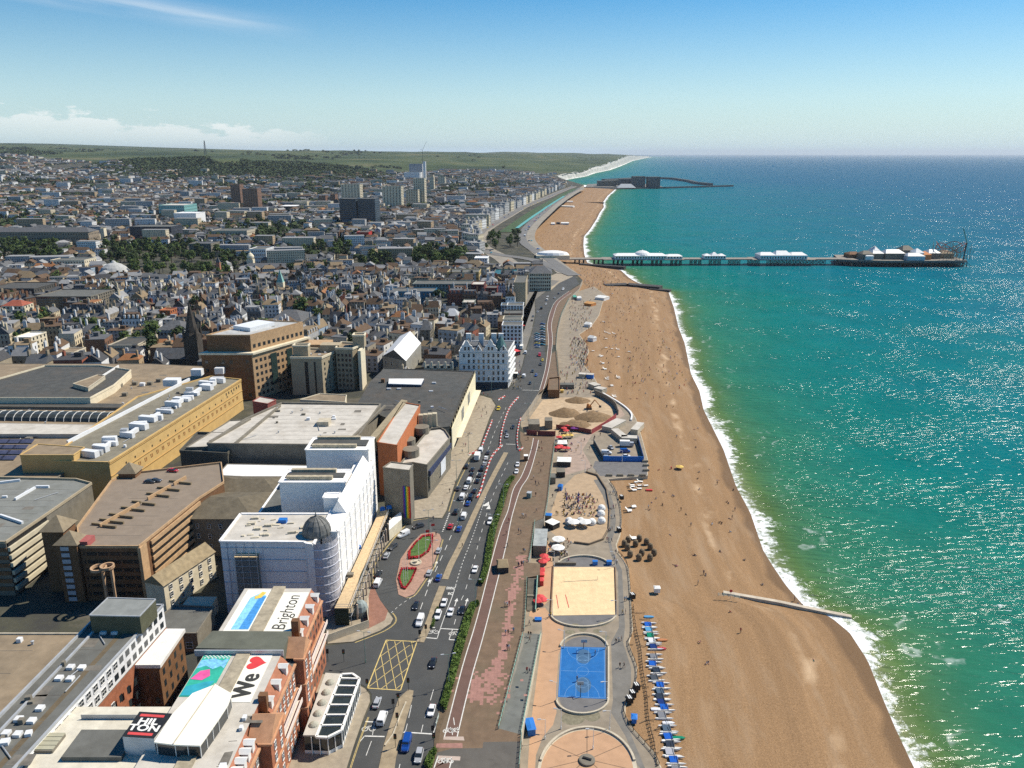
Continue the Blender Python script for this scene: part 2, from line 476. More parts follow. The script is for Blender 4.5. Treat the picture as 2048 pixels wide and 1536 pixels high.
# scattered white horses, doubling as sun glints painted into the water colour
mp = N('ShaderNodeMapping', {'Vector': pos, 'Rotation': (0, 0, R(-14)), 'Scale': (0.13, 0.42, 1)})
ch = N('ShaderNodeTexNoise', {'Vector': mp.outputs[0], 'Scale': 1.0, 'Detail': 4.0, 'Roughness': 0.7}).outputs[0]
gate = N('ShaderNodeTexNoise', {'Vector': pos, 'Scale': 0.018, 'Detail': 2.0}).outputs[0]
caps = M('MULTIPLY', M('SUBTRACT', M('MULTIPLY_ADD', gate, 0.20, ch), 0.755), 22.0, clamp=True)
caps = M('MULTIPLY', caps, M('MULTIPLY', M('SUBTRACT', att, 12.0), 0.05, clamp=True))
fm = M('MAXIMUM', foam, M('MAXIMUM', M('MULTIPLY', lines, 0.3), M('MULTIPLY', caps, 0.8)), clamp=True)
col = N('ShaderNodeMix', {0: fm, 6: pv.outputs[0], 7: (0.86, 0.88, 0.87, 1)}, data_type='RGBA')
w1 = N('ShaderNodeTexNoise', {'Vector': N('ShaderNodeMapping', {'Vector': pos, 'Rotation': (0, 0, R(-20)), 'Scale': (0.30, 1.0, 1)}).outputs[0], 'Scale': 0.42, 'Detail': 2.2, 'Roughness': 0.5}).outputs[0]
w2 = N('ShaderNodeTexNoise', {'Vector': pos, 'Scale': 1.7, 'Detail': 3.0, 'Roughness': 0.6}).outputs[0]
hgt = M('MULTIPLY', M('ADD', M('MULTIPLY', w1, 1.9), M('MULTIPLY', w2, 0.13)), M('MULTIPLY', M('SUBTRACT', gate, 0.12), 2.4))
bp = N('ShaderNodeBump', {'Height': hgt, 'Strength': 1.0, 'Distance': 1.0})
df = N('ShaderNodeBsdfDiffuse', {'Color': col.outputs[2], 'Normal': bp.outputs[0]})
gs = N('ShaderNodeBsdfAnisotropic', {'Color': (1, 1, 1, 1), 'Roughness': M('MULTIPLY_ADD', fm, 0.5, 0.12), 'Normal': bp.outputs[0]})
fac = M('MULTIPLY_ADD', M('POWER', N('ShaderNodeLayerWeight', {'Blend': 0.5}).outputs['Facing'], 4.0), 0.12, 0.016)   # rough sea: weak reflection even at grazing angles
b = N('ShaderNodeMixShader', {0: fac, 1: df.outputs[0], 2: gs.outputs[0]})
N('ShaderNodeOutputMaterial', {'Surface': b.outputs[0]})
sea = structure('sea', mb, m)
sea.data.attributes.new('shore', 'FLOAT', 'POINT').data.foreach_set('value', sd)
# ------------------------------------------------------------------ shingle beach
def beach_z(x, y):
 s = shore_x(y) - x
 z = SEA_Z + s * 0.075 if s < 26 else SEA_Z + 1.95 + (s - 26) * 0.05
 z = min(z, -4.75)
 return z
byrows = sorted([40, 80] + [110 + 4 * i for i in range(200)] + [920 + 20 * i for i in range(140)])
bo = [-12, -4, 0, 4, 8, 12, 16, 20, 24, 28, 34, 40, 48, 56, 66, 80, 100, 130, 170, 240, 330, 450]
mb = MB(); sd = []
for y in byrows:
 for o in bo:
  x = shore_x(y) - o
  r = 0.0 if o < 2 else 0.22 * fbm(x * 1.0, y * 0.25, 0.09) + (0.35 * math.exp(-((o - 24 + 5 * fbm(y, 1, 0.01)) / 4.0) ** 2))
  mb.v.append((x, y, min(beach_z(x, y) + r, -4.7))); sd.append(o)
k = len(bo)
for i in range(len(byrows) - 1):
 for j in range(k - 1):
  mb.f.append([i * k + j + 1, i * k + j, (i + 1) * k + j, (i + 1) * k + j + 1]); mb.m.append(0)
m = bpy.data.materials.new('shingle')
nt, N = nodes(m)
pos = N('ShaderNodeNewGeometry').outputs['Position']
att = N('ShaderNodeAttribute', attribute_name='shore').outputs['Fac']
fine = N('ShaderNodeTexNoise', {'Vector': pos, 'Scale': 2.6, 'Detail': 6.0, 'Roughness': 0.8}).outputs[0]
mid = N('ShaderNodeTexNoise', {'Vector': N('ShaderNodeMapping', {'Vector': pos, 'Scale': (0.16, 0.03, 1)}).outputs[0], 'Scale': 1.0, 'Detail': 5.0, 'Roughness': 0.6}).outputs[0]
lrg = N('ShaderNodeTexNoise', {'Vector': pos, 'Scale': 0.035, 'Detail': 3.0}).outputs[0]
r1 = N('ShaderNodeValToRGB', {0: fine})
r1.color_ramp.elements[0].position = 0.3; r1.color_ramp.elements[0].color = (0.15, 0.088, 0.04, 1)
r1.color_ramp.elements[1].position = 0.7; r1.color_ramp.elements[1].color = (0.40, 0.245, 0.125, 1)
r2 = N('ShaderNodeMix', {0: M('MULTIPLY', M('SUBTRACT', mid, 0.5), 2.2, clamp=True), 6: r1.outputs[0], 7: (0.36, 0.26, 0.165, 1)}, data_type='RGBA')
bnd = N('ShaderNodeTexNoise', {'Vector': N('ShaderNodeCombineXYZ', {0: M('MULTIPLY', att, 0.16), 1: M('MULTIPLY', N('ShaderNodeSeparateXYZ', {0: pos}).outputs[1], 0.006)}).outputs[0], 'Scale': 1.0, 'Detail': 6.0, 'Roughness': 0.7}).outputs[0]
bs = N('ShaderNodeVectorMath', {0: r2.outputs[2]}, operation='SCALE'); nt.links.new(M('MULTIPLY_ADD', bnd, 0.8, 0.60), bs.inputs['Scale'])
wet = M('SUBTRACT', 1.0, M('MULTIPLY', M('SUBTRACT', att, M('MULTIPLY_ADD', lrg, 14.0, -4.0)), 0.45), clamp=True)
r3 = N('ShaderNodeMix', {0: M('MULTIPLY', wet, 0.62), 6: bs.outputs[0], 7: (0.10, 0.062, 0.034, 1)}, data_type='RGBA')
# pale sandy strip thrown up along the storm ridge
st = M('SUBTRACT', 1.0, M('MULTIPLY', M('ABSOLUTE', M('SUBTRACT', M('ADD', att, M('MULTIPLY', M('SUBTRACT', lrg, 0.5), 14.0)), 19.0)), 0.28), clamp=True)
st = M('MULTIPLY', st, M('MULTIPLY', M('SUBTRACT', N('ShaderNodeTexNoise', {'Vector': N('ShaderNodeMapping', {'Vector': pos, 'Scale': (0.02, 0.06, 1)}).outputs[0], 'Scale': 1.0, 'Detail': 4.0}).outputs[0], 0.5), 6.0, clamp=True))
r4 = N('ShaderNodeMix', {0: M('MULTIPLY', st, 0.75), 6: r3.outputs[2], 7: (0.58, 0.42, 0.26, 1)}, data_type='RGBA')
bp = N('ShaderNodeBump', {'Height': fine, 'Strength': 0.5, 'Distance': 0.25})
b = N('ShaderNodeBsdfPrincipled', {'Base Color': r4.outputs[2], 'Roughness': 0.9, 'Specular IOR Level': 0.2, 'Normal': bp.outputs[0]})
N('ShaderNodeOutputMaterial', {'Surface': b.outputs[0]})
beach = structure('beach', mb, m, smooth=True)
beach.data.attributes.new('shore', 'FLOAT', 'POINT').data.foreach_set('value', sd)
# ------------------------------------------------------------------ roads, pavements, promenades
ASPH = mat('asphalt', (0.062, 0.064, 0.062), var=0.18, scale=0.12, detail=8, stain=0.45, stscale=0.05, stcol=(0.10, 0.095, 0.085))
ASPH2 = mat('old_asphalt', (0.115, 0.105, 0.09), var=0.25, scale=0.3, detail=8, stain=0.5, stscale=0.15, stcol=(0.07, 0.07, 0.065))
BUFF = mat('buff_paving', (0.33, 0.28, 0.205), var=0.22, scale=0.5, detail=7, stain=0.35, stscale=0.12, stcol=(0.2, 0.15, 0.11))
PROM = mat('promenade_paving', (0.165, 0.112, 0.07), var=0.22, scale=0.35, detail=8, stain=0.5, stscale=0.07, stcol=(0.125, 0.105, 0.065))
PINKP = mat('pink_paving', (0.33, 0.175, 0.14), var=0.2, scale=0.8)
CYCLE = mat('red_cycle_tarmac', (0.145, 0.085, 0.065), var=0.15, scale=0.4, stain=0.3, stscale=0.1, stcol=(0.1, 0.07, 0.055))
LOWP = mat('lower_prom_paving', (0.27, 0.225, 0.165), var=0.22, scale=0.25, detail=8, stain=0.4, stscale=0.09, stcol=(0.19, 0.165, 0.13))
TANP = mat('tan_paving', (0.47, 0.285, 0.165), var=0.13, scale=0.4, detail=7, stain=0.25, stscale=0.1, stcol=(0.34, 0.22, 0.14))
GREYP = mat('grey_paving', (0.17, 0.16, 0.14), var=0.2, scale=0.3, detail=7)
STONE = mat('pale_stone', (0.50, 0.44, 0.33), var=0.18, scale=0.5)
WHITE = mat('white_paint', (0.78, 0.77, 0.72), var=0.12, scale=1.5)
LINE = mat('road_line_white', (0.62, 0.61, 0.56), var=0.25, scale=1.2, detail=8)
YLINE = mat('road_line_yellow', (0.62, 0.47, 0.17), var=0.25, scale=1.2, detail=8)
def W3(pts, z): return [P(a, b, z) for a, b in pts]
def sheet(name, pts, z, m, depth=0.0):
 mb = MB(); w = W3(pts, z)
 A = sum(w[i].x * w[(i + 1) % len(w)].y - w[(i + 1) % len(w)].x * w[i].y for i in range(len(w)))
 if A < 0: w = w[::-1]
 if depth: mb.prism(w, z - depth, z)
 else: mb.face(w)
 return structure(name, mb, m)
ROAD_R = [(848,1580),(850,1528),(866,1500),(873,1451),(879,1412),(896,1353),(913,1282),(936,1216),(953,1195),(956,1168),(967,1128),(976,1069),(993,1018),(1007,972),(1023,952),(1040,922),(1041,899),(1035,880),(1036,859),(1042,836),(1061,810),(1077,785),(1088,743),(1091,715),(1088,683),(1090,655),(1096,628),(1110,603),(1136,582),(1158,568),(1150,552),(1125,532),(1098,512),(1070,488),(1062,468),(1075,448),(1103,418),(1138,390),(1166,376)]
ROAD_L = [(670,1600),(697,1536),(712,1489),(732,1432),(744,1403),(743,1388),(734,1375),(717,1366),(690,1352),(640,1345),(560,1330),(500,1325),(500,1300),(560,1300),(650,1292),(708,1285),(762,1263),(784,1248),(789,1237),(782,1226),(762,1204),(745,1180),(743,1150),(748,1126),(768,1097),(803,1055),(822,1041),(854,1036),(886,1038),(896,1021),(911,972),(928,936),(939,918),(962,893),(970,870),(982,836),(994,812),(984,795),(955,786),(955,776),(1016,779),(1035,762),(1047,728),(1053,700),(1065,662),(1072,628),(1070,600),(1097,580),(1122,563),(1130,556),(1110,540),(1080,518),(1055,492),(1050,470),(1066,444),(1095,414),(1130,388),(1160,375)]
sheet('road', ROAD_R + ROAD_L[::-1], -0.08, ASPH)
# town pavements on the north side
sheet('pavement', [(640,1600),(666,1600),(693,1536),(708,1489),(728,1432),(740,1403),(739,1389),(730,1377),(714,1368),(690,1354),(640,1347),(600,1345),(560,1400),(540,1600)], 0.04, BUFF, 0.12)
sheet('pavement', [(655,1287),(706,1283),(760,1261),(781,1247),(786,1237),(779,1227),(759,1205),(742,1181),(740,1150),(720,1120),(700,1150),(650,1240)], 0.04, BUFF, 0.12)
sheet('pavement', [(742,1150),(746,1126),(766,1097),(801,1054),(820,1039),(853,1034),(884,1036),(893,1020),(908,971),(925,935),(936,917),(959,892),(967,869),(979,835),(991,811),(982,797),(955,789),(930,786),(880,880),(830,960),(780,1030),(730,1110)], 0.04, BUFF, 0.12)
sheet('pavement', [(955,774),(1014,777),(1033,761),(1045,728),(1051,700),(1063,662),(1070,628),(1069,600),(1096,579),(1118,562),(1085,556),(1040,566),(1016,600),(1005,780)], 0.04, GREYP, 0.12)
sheet('pavement', [(1100,582),(1118,566),(1146,553),(1128,541),(1100,552),(1092,568)], -0.07, BUFF)
TR = sheet('paved_corner', [(744,1165),(760,1200),(776,1222),(770,1240),(735,1258),(725,1235),(738,1190)], 0.05, mat('red_tarmac', (0.26, 0.13, 0.09), var=0.2, scale=0.5))
# upper promenade
EU = [(a, b) for a, b in EDGE if 735 <= b <= 1700]
HEDGE_R = [(862,1580),(866,1540),(876,1506),(880,1460),(893,1424),(915,1358),(938,1285),(955,1225),(966,1190),(975,1150),(990,1085),(1008,1020),(1020,978),(1032,955),(1044,924),(1046,898),(1040,880),(1040,862)]
up = [q for q in EDGE if q[1] >= 868]
sheet('upper_promenade', [(p[0], p[1]) for p in up] + HEDGE_R[::-1], 0.0, PROM, 0.12)
sheet('hedge_bed', ROAD_R[:17] + HEDGE_R[:16][::-1], -0.02, mat('bed_soil', (0.12, 0.085, 0.05), var=0.3, scale=0.6))
sheet('upper_promenade', [(1114,700),(1117,728),(1119,752),(1098,761),(1090,776),(1079,786),(1090,744),(1093,715)], 0.0, PROM, 0.1)
sheet('upper_promenade', [(1112,690),(1092,690),(1092,655),(1098,628),(1112,603),(1138,583),(1160,569),(1160,574),(1138,596),(1123,628),(1115,660)], 0.0, PROM, 0.1)
sheet('asphalt_apron', [(850,1580),(866,1536),(874,1505),(905,1497),(965,1496),(967,1484),(1040,1483),(1036,1600)], 0.004, ASPH2)
CL = [(868,1536),(877,1511),(888,1477),(925,1333),(955,1233),(989,1100),(1004,1050),(1016,1021),(1027,978),(1044,950),(1061,904),(1067,876)]
CR = [(899,1536),(905,1513),(913,1479),(942,1358),(970,1259),(1010,1100),(1020,1050),(1027,1021),(1041,978),(1058,950),(1072,904),(1077,880)]
sheet('cycle_lane', CL[2:] + CR[2:][::-1], 0.005, CYCLE)
sheet('cycle_lane', CL[:2] + [(876,1516),(907,1518)] + CR[:2][::-1], 0.009, CYCLE)
C2L = [(1079,780),(1091,735),(1097,683),(1095,651),(1100,626),(1111,603),(1138,582)]
C2R = [(1087,778),(1098,735),(1105,683),(1103,651),(1108,628),(1118,604),(1143,585)]
sheet('cycle_lane', C2L + C2R[::-1], 0.006, CYCLE)
mb = MB()
for ln in (CL[2:], CR[2:], C2L, C2R, CL[:2], CR[:2]): mb.ribbon(crv(W3(ln, 0.011), 6), 0.28)
mb.ribbon(W3([(907,1435), (909,1450)], 0.012), 0.2); mb.ribbon(W3([(904,1456), (905,1470)], 0.012), 0.2)
structure('cycle_lane_lines', mb, LINE)
mb = MB()
for q in ([(889,1473),(927,1473),(929,1481),(886,1479)], [(876,1511),(921,1513),(920,1521),(877,1519)]): mb.face(W3(q, 0.013))
structure('tactile_strip', mb, mat('tactile_white', (0.45, 0.36, 0.3), var=0.1))
mb = MB(); mb.face(W3([(873,1487),(925,1486),(925,1496),(872,1495)], 0.0125))
structure('tactile_strip', mb, PINKP)
# pink replacement slabs let into the promenade
mb = MB(); rr = random.Random(4)
spine = crv([tuple(P(*q, 0)) for q in ((1044,1112),(1030,1170),(1025,1190),(1014,1262),(1004,1310),(985,1345),(975,1370),(965,1390),(940,1392))], 30)
seen = set()
for i, p in enumerate(spine):
 t = i / len(spine)
 wdt = 0.7 + 3.4 * math.exp(-((t - 0.78) / 0.1) ** 2)
 for _ in range(9):
  gx, gy = round((p[0] + rr.gauss(0, wdt)) / 0.9), round((p[1] + rr.gauss(0, wdt * 0.7)) / 0.9)
  if (gx, gy) in seen or rr.random() < 0.62: continue
  seen.add((gx, gy)); x, y = gx * 0.9, gy * 0.9
  mb.face([(x - .44, y - .44, 0.003), (x + .44, y - .44, 0.003), (x + .44, y + .44, 0.003), (x - .44, y + .44, 0.003)])
structure('pink_paving_slabs', mb, PINKP)
# central reservation and islands
def strip(name, pts, w, z, m, depth=0.11):
 mb = MB()
 c = crv(W3(pts, z), 6)
 L, Rr = [], []
 for i in range(len(c)):
  a, b = Vector(c[max(i - 1, 0)]), Vector(c[min(i + 1, len(c) - 1)])
  d = (b - a).normalized(); n = Vector((-d.y, d.x, 0)) * w / 2
  L.append(Vector(c[i]) + n); Rr.append(Vector(c[i]) - n)
 mb.prism(L + Rr[::-1], z - depth, z)
 return structure(name, mb, m)
strip('central_reservation', [(1012,905),(985,955),(955,1015),(920,1092),(901,1130),(890,1158)], 2.2, 0.03, mat('reservation_paving', (0.30, 0.24, 0.155), var=0.25, scale=0.5))
strip('central_reservation', [(885,1172),(872,1206),(858,1246),(840,1284)], 2.3, 0.03, MATS['reservation_paving'])
sheet('traffic_island', [(816,1379),(827,1381),(825,1397),(812,1440),(792,1515),(786,1560),(752,1560),(767,1491),(784,1436),(797,1397)], 0.04, MATS['reservation_paving'], 0.12)
mb = MB(); mb.wall(W3([(812,1405),(802,1428),(786,1470),(770,1492)], 0.04), 0.04, 0.35, 0.3); structure('island_kerb', mb, STONE)
sheet('garden_island', [(868,1064),(879,1068),(883,1078),(866,1132),(848,1160),(828,1188),(811,1195),(797,1189),(792,1160),(801,1118),(822,1088),(842,1068)], 0.04, mat('pink_island_paving', (0.36, 0.22, 0.16), var=0.2, scale=0.6), 0.12)
# road markings
mb, my = MB(), MB()
def dashes(m_, pts, on, off, w=0.16, z=-0.075, sub=6):
 c = [Vector(p) for p in crv(W3(pts, z), sub)] if len(pts) > 2 else W3(pts, z)
 pos_, seg, left, draw = 0.0, [], on, True
 cur = [c[0]]
 for a, b in zip(c, c[1:]):
  L = (b - a).length; u = 0.0
  while L - u > left:
   u += left; q = a + (b - a) * (u / L)
   if draw: m_.ribbon(cur + [q], w)
   draw = not draw; left = on if draw else off; cur = [q]
  left -= L - u
  cur.append(b)
 if draw and len(cur) > 1: m_.ribbon(cur, w)
def line(m_, pts, w=0.2, z=-0.075): m_.ribbon(crv(W3(pts, z), 5) if len(pts) > 2 else W3(pts, z), w)
dashes(mb, [(970,918),(936,984),(919,1032),(896,1086),(882,1117),(857,1174),(835,1234),(825,1257)], 4, 4, 0.2)
dashes(mb, [(1012,815),(990,862),(974,905)], 4, 4)
dashes(mb, [(1004,912),(984,955),(950,1060),(925,1126),(908,1182)], 1.2, 1.2, 0.2)
dashes(mb, [(1016,925),(982,1001),(948,1120),(931,1180),(922,1202),(908,1250)], 3, 4)
dashes(mb, [(867,1379),(858,1410),(848,1442),(842,1466)], 4.5, 2.5)
dashes(mb, [(823,1410),(816,1442),(811,1462)], 5, 2.2)
dashes(mb, [(743,1482),(727,1526),(715,1570)], 5, 4.5)
dashes(mb, [(800,1528),(788,1580)], 5, 4)
dashes(mb, [(749,1443),(745,1470)], 9, 1)
dashes(mb, [(899,1026),(892,1045),(885,1063)], 0.8, 0.8, 0.5)
dashes(mb, [(782,1226),(800,1210),(815,1200),(830,1190)], 1.2, 1.2)
dashes(mb, [(1034,940),(1012,990),(990,1060)], 1.5, 3, 0.12)
for q in ([(850,1275),(874,1277)], [(881,1257),(918,1259)], [(806,1464),(866,1468)], [(729,1472),(769,1473)], [(731,1443),(752,1444)], [(898,1279),(912,1280)], [(859,1254),(870,1255)],
    [(1012,888),(1036,889)], [(1045,780),(1078,781)]): line(mb, q, 0.4)
for q in ([(874,1277),(888,1236),(903,1197),(912,1170)], [(898,1279),(905,1259)], [(872,1451),(866,1468)], [(811,1462),(806,1464)], [(720,1483),(729,1472)], [(1000,1105),(1001,1106)]): line(mb, q, 0.2)
# lane arrows, cycle symbols
def arrow(cx, cy, L=5.0, flip=-1):
 c = P(cx, cy, -0.075); d = (P(cx + 8, cy - 25, -0.075) - c).normalized() * -flip; n = Vector((-d.y, d.x, 0))
 mb.face([c - d * L / 2 - n * .14, c + d * L * .1 - n * .14, c + d * L * .1 + n * .14, c - d * L / 2 + n * .14][::1])
 mb.face([c + d * L * .1 - n * .6, c + d * L / 2, c + d * L * .1 + n * .6])
for q in ((912,1204),(933,1204),(858,1165),(872,1128)): arrow(*q)
mb.face(W3([(964,1012),(978,1003),(978,1012)], -0.0745)); mb.face(W3([(972,1018),(979,1009),(981,1018)], -0.0745))
def bike(cx, cy, r=0.75, z=-0.075):
 c = P(cx, cy, z)
 for s in (-1, 1):
  o = c + Vector((s * r * 1.25, 0.2, 0))
  mb.ribbon([o + Vector((math.cos(t) * r, math.sin(t) * r, 0)) for t in [i * math.pi / 6 for i in range(12)]], 0.2, True)
 for a, b_ in (((-.9, .2), (-.2, 1.3)), ((-.2, 1.3), (.7, 1.1)), ((.9, .2), (.5, 1.6)), ((-.2, 1.3), (.1, .3)), ((.1, .3), (.7, 1.1))):
  mb.ribbon([c + Vector((a[0], a[1], 0)), c + Vector((b_[0], b_[1], 0))], 0.18)
bike(866,1265); bike(909,1268); bike(737,1459); bike(896,1463, .55, 0.012); bike(910,1463, .4, 0.012); bike(885,1524, .5, 0.014); bike(897,1524, .5, 0.014)
structure('road_markings', mb, LINE)
A, B, C, D = [P(*q, -0.074) for q in ((772.4,1280),(834,1283),(801,1380.5),(734.5,1376))]
def bl(u, v): return (A * (1 - u) + B * u) * (1 - v) + (D * (1 - u) + C * u) * v
for a, b in (((0, 0), (1, 0)), ((1, 0), (1, 1)), ((1, 1), (0, 1)), ((0, 1), (0, 0))): my.ribbon([bl(*a), bl(*b)], 0.3)
n = 5
for i in range(-n, n):
 t = i / n * 1.55
 def clip(f):
  s = [f(k / 60) for k in range(61)]
  s = [q for q in s if 0 <= q[0] <= 1 and 0 <= q[1] <= 1]
  return s
 for f in (lambda k: (k, t + k * 1.15), lambda k: (k, 1 + t * -1 - k * 0.75 + 0.0)):
  s = clip(f)
  if len(s) > 2: my.ribbon([bl(*s[0]) + Vector((0, 0, .0008)), bl(*s[-1]) + Vector((0, 0, .0008))], 0.17)
for o in (0.25, 0.55):
 for ln in ([(734,1434),(713,1491),(698,1536)], [(708,1285),(762,1264),(785,1249),(790,1237),(783,1226)], [(896,1023),(912,973),(929,938),(940,920)], [(745,1180),(744,1150),(749,1127),(769,1098),(804,1056),(823,1042),(854,1037)],
      [(811,1196),(828,1190),(849,1161),(867,1133),(884,1079)]):
  my.ribbon([Vector(p) + Vector((o * 0.9, 0, 0)) for p in crv(W3(ln, -0.074), 5)], 0.12)
structure('yellow_road_markings', my, YLINE)
def text_mesh(body, size=1.0, extrude=0.0, bold=False):
 cu = bpy.data.curves.new('lettering', 'FONT')
 cu.body, cu.size, cu.extrude = body, size, extrude
 cu.align_x, cu.align_y = 'CENTER', 'CENTER'
 if bold: cu.offset = 0.035 * size
 o = bpy.data.objects.new('lettering', cu); COL.objects.link(o)
 dg = bpy.context.evaluated_depsgraph_get()
 me = bpy.data.meshes.new_from_object(o.evaluated_get(dg))
 bpy.data.objects.remove(o); bpy.data.curves.remove(cu)
 return me
def lay_text(me, o, ux, uy, n=0.004):
 """map letters (x, y) onto origin + x*ux + y*uy in the world."""
 up = ux.cross(uy).normalized()
 for v in me.vertices:
  p = o + ux * v.co.x + uy * v.co.y + up * (n + v.co.z)
  v.co = p
 me.materials.clear()
 return me
for body, cy in (('CAR', 1187), ('PARKS', 1176)):
 c = P(901, cy, -0.075); d = (P(908, 1150, -0.075) - P(893, 1200, -0.075)).normalized()
 rgt = Vector((d.y, -d.x, 0))
 me = lay_text(text_mesh(body, 1.1, bold=True), c, rgt * -0.85, d * -1.9)
 me.materials.append(LINE); tag(link('road_lettering', me), kind='structure')
# ------------------------------------------------------------------ lower promenade and its courts
LOWB = [(1330,1620),(1322,1536),(1308,1506),(1265,1458),(1250,1430),(1250,1412),(1271,1370),(1274,1335),(1257,1287),(1265,1259),(1257,1137),(1237,1106),(1232,1090),(1240,1069),(1243,1040),(1241,1012),(1231,978),(1215,958),(1295,951),(1295,918),(1282,870),(1271,836),(1262,822),(1243,808),(1206,788),(1186,751),(1165,728),(1178,703),(1170,685),(1158,669),(1182,653),(1198,630),(1205,605),(1212,591),(1187,573)]
low_right = W3(LOWB, LOW_Z)
low_left = [Vector((edge_x(q.y) - 0.02, q.y, LOW_Z)) for q in [P(a, b, 0) for a, b in EDGE if 572 <= b]]
mb = MB()
mb.face([(p.x, p.y, LOW_Z) for p in low_right + low_left[::-1]])
structure('lower_promenade', mb, LOWP)
mb = MB(); mb.wall(low_right, -6.8, 6.8 + LOW_Z + 0.02, 0.3); structure('promenade_kerb', mb, STONE)
sheet('tan_promenade', [(1052,1600),(1060,1460),(1085,1268),(1083,1240),(1058,1232),(1060,1222),(1090,1215),(1108,1240),(1128,1248),(1124,1290),(1117,1310),(1112,1400),(1113,1425),(1106,1450),(1085,1475),(1072,1510),(1066,1600)], LOW_Z + .004, TANP)
sheet('tan_promenade', [(1074,1222),(1100,1200),(1106,1130),(1100,1090),(1092,1075),(1080,1110),(1078,1150)], LOW_Z + .004, TANP)
# beach volleyball court, rounded ends north and south
def ring_px(cx, cy, rx, ry, a0, a1, n=20): return [(cx + rx * math.cos(R(a)), cy - ry * math.sin(R(a))) for a in [a0 + (a1 - a0) * i / n for i in range(n + 1)]]
GS = mat('grey_court_surround', (0.155, 0.15, 0.145), var=0.15, scale=0.4)
sheet('court_surround', [(1104,1232)] + ring_px(1166,1226,64,26,190,350,24) + [(1231,1230),(1231,1138)] + ring_px(1168,1140,62,28,0,180,20) + [(1106,1140)], LOW_Z + .006, GS)
sheet('sand_court', [(1108,1134),(1228,1134),(1232,1229),(1103,1231)], LOW_Z + .05, mat('court_sand', (0.74, 0.55, 0.31), var=0.12, scale=0.5, detail=8, bump=0.4, bscale=1.5, stain=0.2, stscale=0.2, stcol=(0.55, 0.4, 0.22)))
sheet('court_surround', ring_px(1166,1398,47,28,180,360,20) + [(1213,1300)] + ring_px(1169,1300,44,27,0,180,20) + [(1119,1398)], LOW_Z + .006, GS)
sheet('basketball_court', [(1122,1293),(1210,1295),(1212,1398),(1116,1394)], LOW_Z + .012, mat('blue_court', (0.009, 0.125, 0.37), rough=0.6, var=0.1, scale=0.6, stain=0.2, stscale=0.2, stcol=(0.05, 0.2, 0.42)))
mb = MB()
def cbl(u, v):
 A, B, C, D = [P(*q, LOW_Z + .016) for q in ((1122,1293),(1210,1295),(1212,1398),(1116,1394))]
 return (A * (1 - u) + B * u) * (1 - v) + (D * (1 - u) + C * u) * v
for a, b in (((.02, .02), (.98, .02)), ((.98, .02), (.98, .98)), ((.98, .98), (.02, .98)), ((.02, .98), (.02, .02)), ((.02, .5), (.98, .5))): mb.ribbon([cbl(*a), cbl(*b)], 0.09)
for v, a0, a1, r in ((.5, 0, 360, .13), (.02, 180, 360, .36), (.98, 0, 180, .36), (.28, 0, 360, .13), (.72, 0, 360, .13)):
 mb.ribbon([cbl(.5 + r * math.cos(R(a0 + (a1 - a0) * i / 28)), v - r * .72 * math.sin(R(a0 + (a1 - a0) * i / 28))) for i in range(29)], 0.07)
for v0, v1 in ((.02, .28), (.98, .72)):
 for u in (.37, .63): mb.ribbon([cbl(u, v0), cbl(u, v1)], 0.08)
 mb.ribbon([cbl(.37, v1), cbl(.63, v1)], 0.08)
structure('court_markings', mb, mat('court_line', (0.2, 0.36, 0.55), var=0.2))
mb = MB()
for v in (.2, .76):
 mb.face([cbl(.52 + .17 * math.cos(t), v - .15 * math.sin(t)) - Vector((0, 0, .002)) for t in [2 * math.pi * i / 24 for i in range(24)]][::-1])
structure('court_key_circles', mb, mat('key_grey', (0.05, 0.12, 0.22), var=0.15, scale=0.6))
# big round compass plaza
sheet('round_plaza', ring_px(1175,1545,100,92,0,360,48)[:-1], LOW_Z + .006, STONE)
sheet('round_plaza', ring_px(1174,1546,93,86,0,360,48)[:-1], LOW_Z + .010, TANP)
mb = MB()
for a in (90, 38, 142, 0, 180, 215, 325):
 mb.ribbon([P(1174 + 16 * math.cos(R(a)), 1522 - 12 * math.sin(R(a)), LOW_Z + .014), P(1174 + 93 * math.cos(R(a)), 1540 - 84 * math.sin(R(a)), LOW_Z + .014)], 0.22)
structure('plaza_inlay', mb, mat('inlay_brown', (0.2, 0.13, 0.08), var=0.2))
# patterned paving between the courts
mb = MB(); rr = random.Random(2)
for cx, cy, rx, ry in ((1146,1437,24,13),(1146,1437,14,8),(1185,1432,16,11),(1165,1258,8,5),(1195,1262,9,4),(1140,1264,10,4),(1210,1275,9,5),(1150,1250,8,3),(1205,1248,9,4)):
 mb.face([P(cx + rx * math.cos(t), cy + ry * math.sin(t), LOW_Z + .008 + 0.002 * len(mb.f)) for t in [2 * math.pi * i / 24 for i in range(24)]][::-1])
structure('pattern_paving', mb, mat('pattern_grey', (0.2, 0.18, 0.12), var=0.3, scale=1.2))
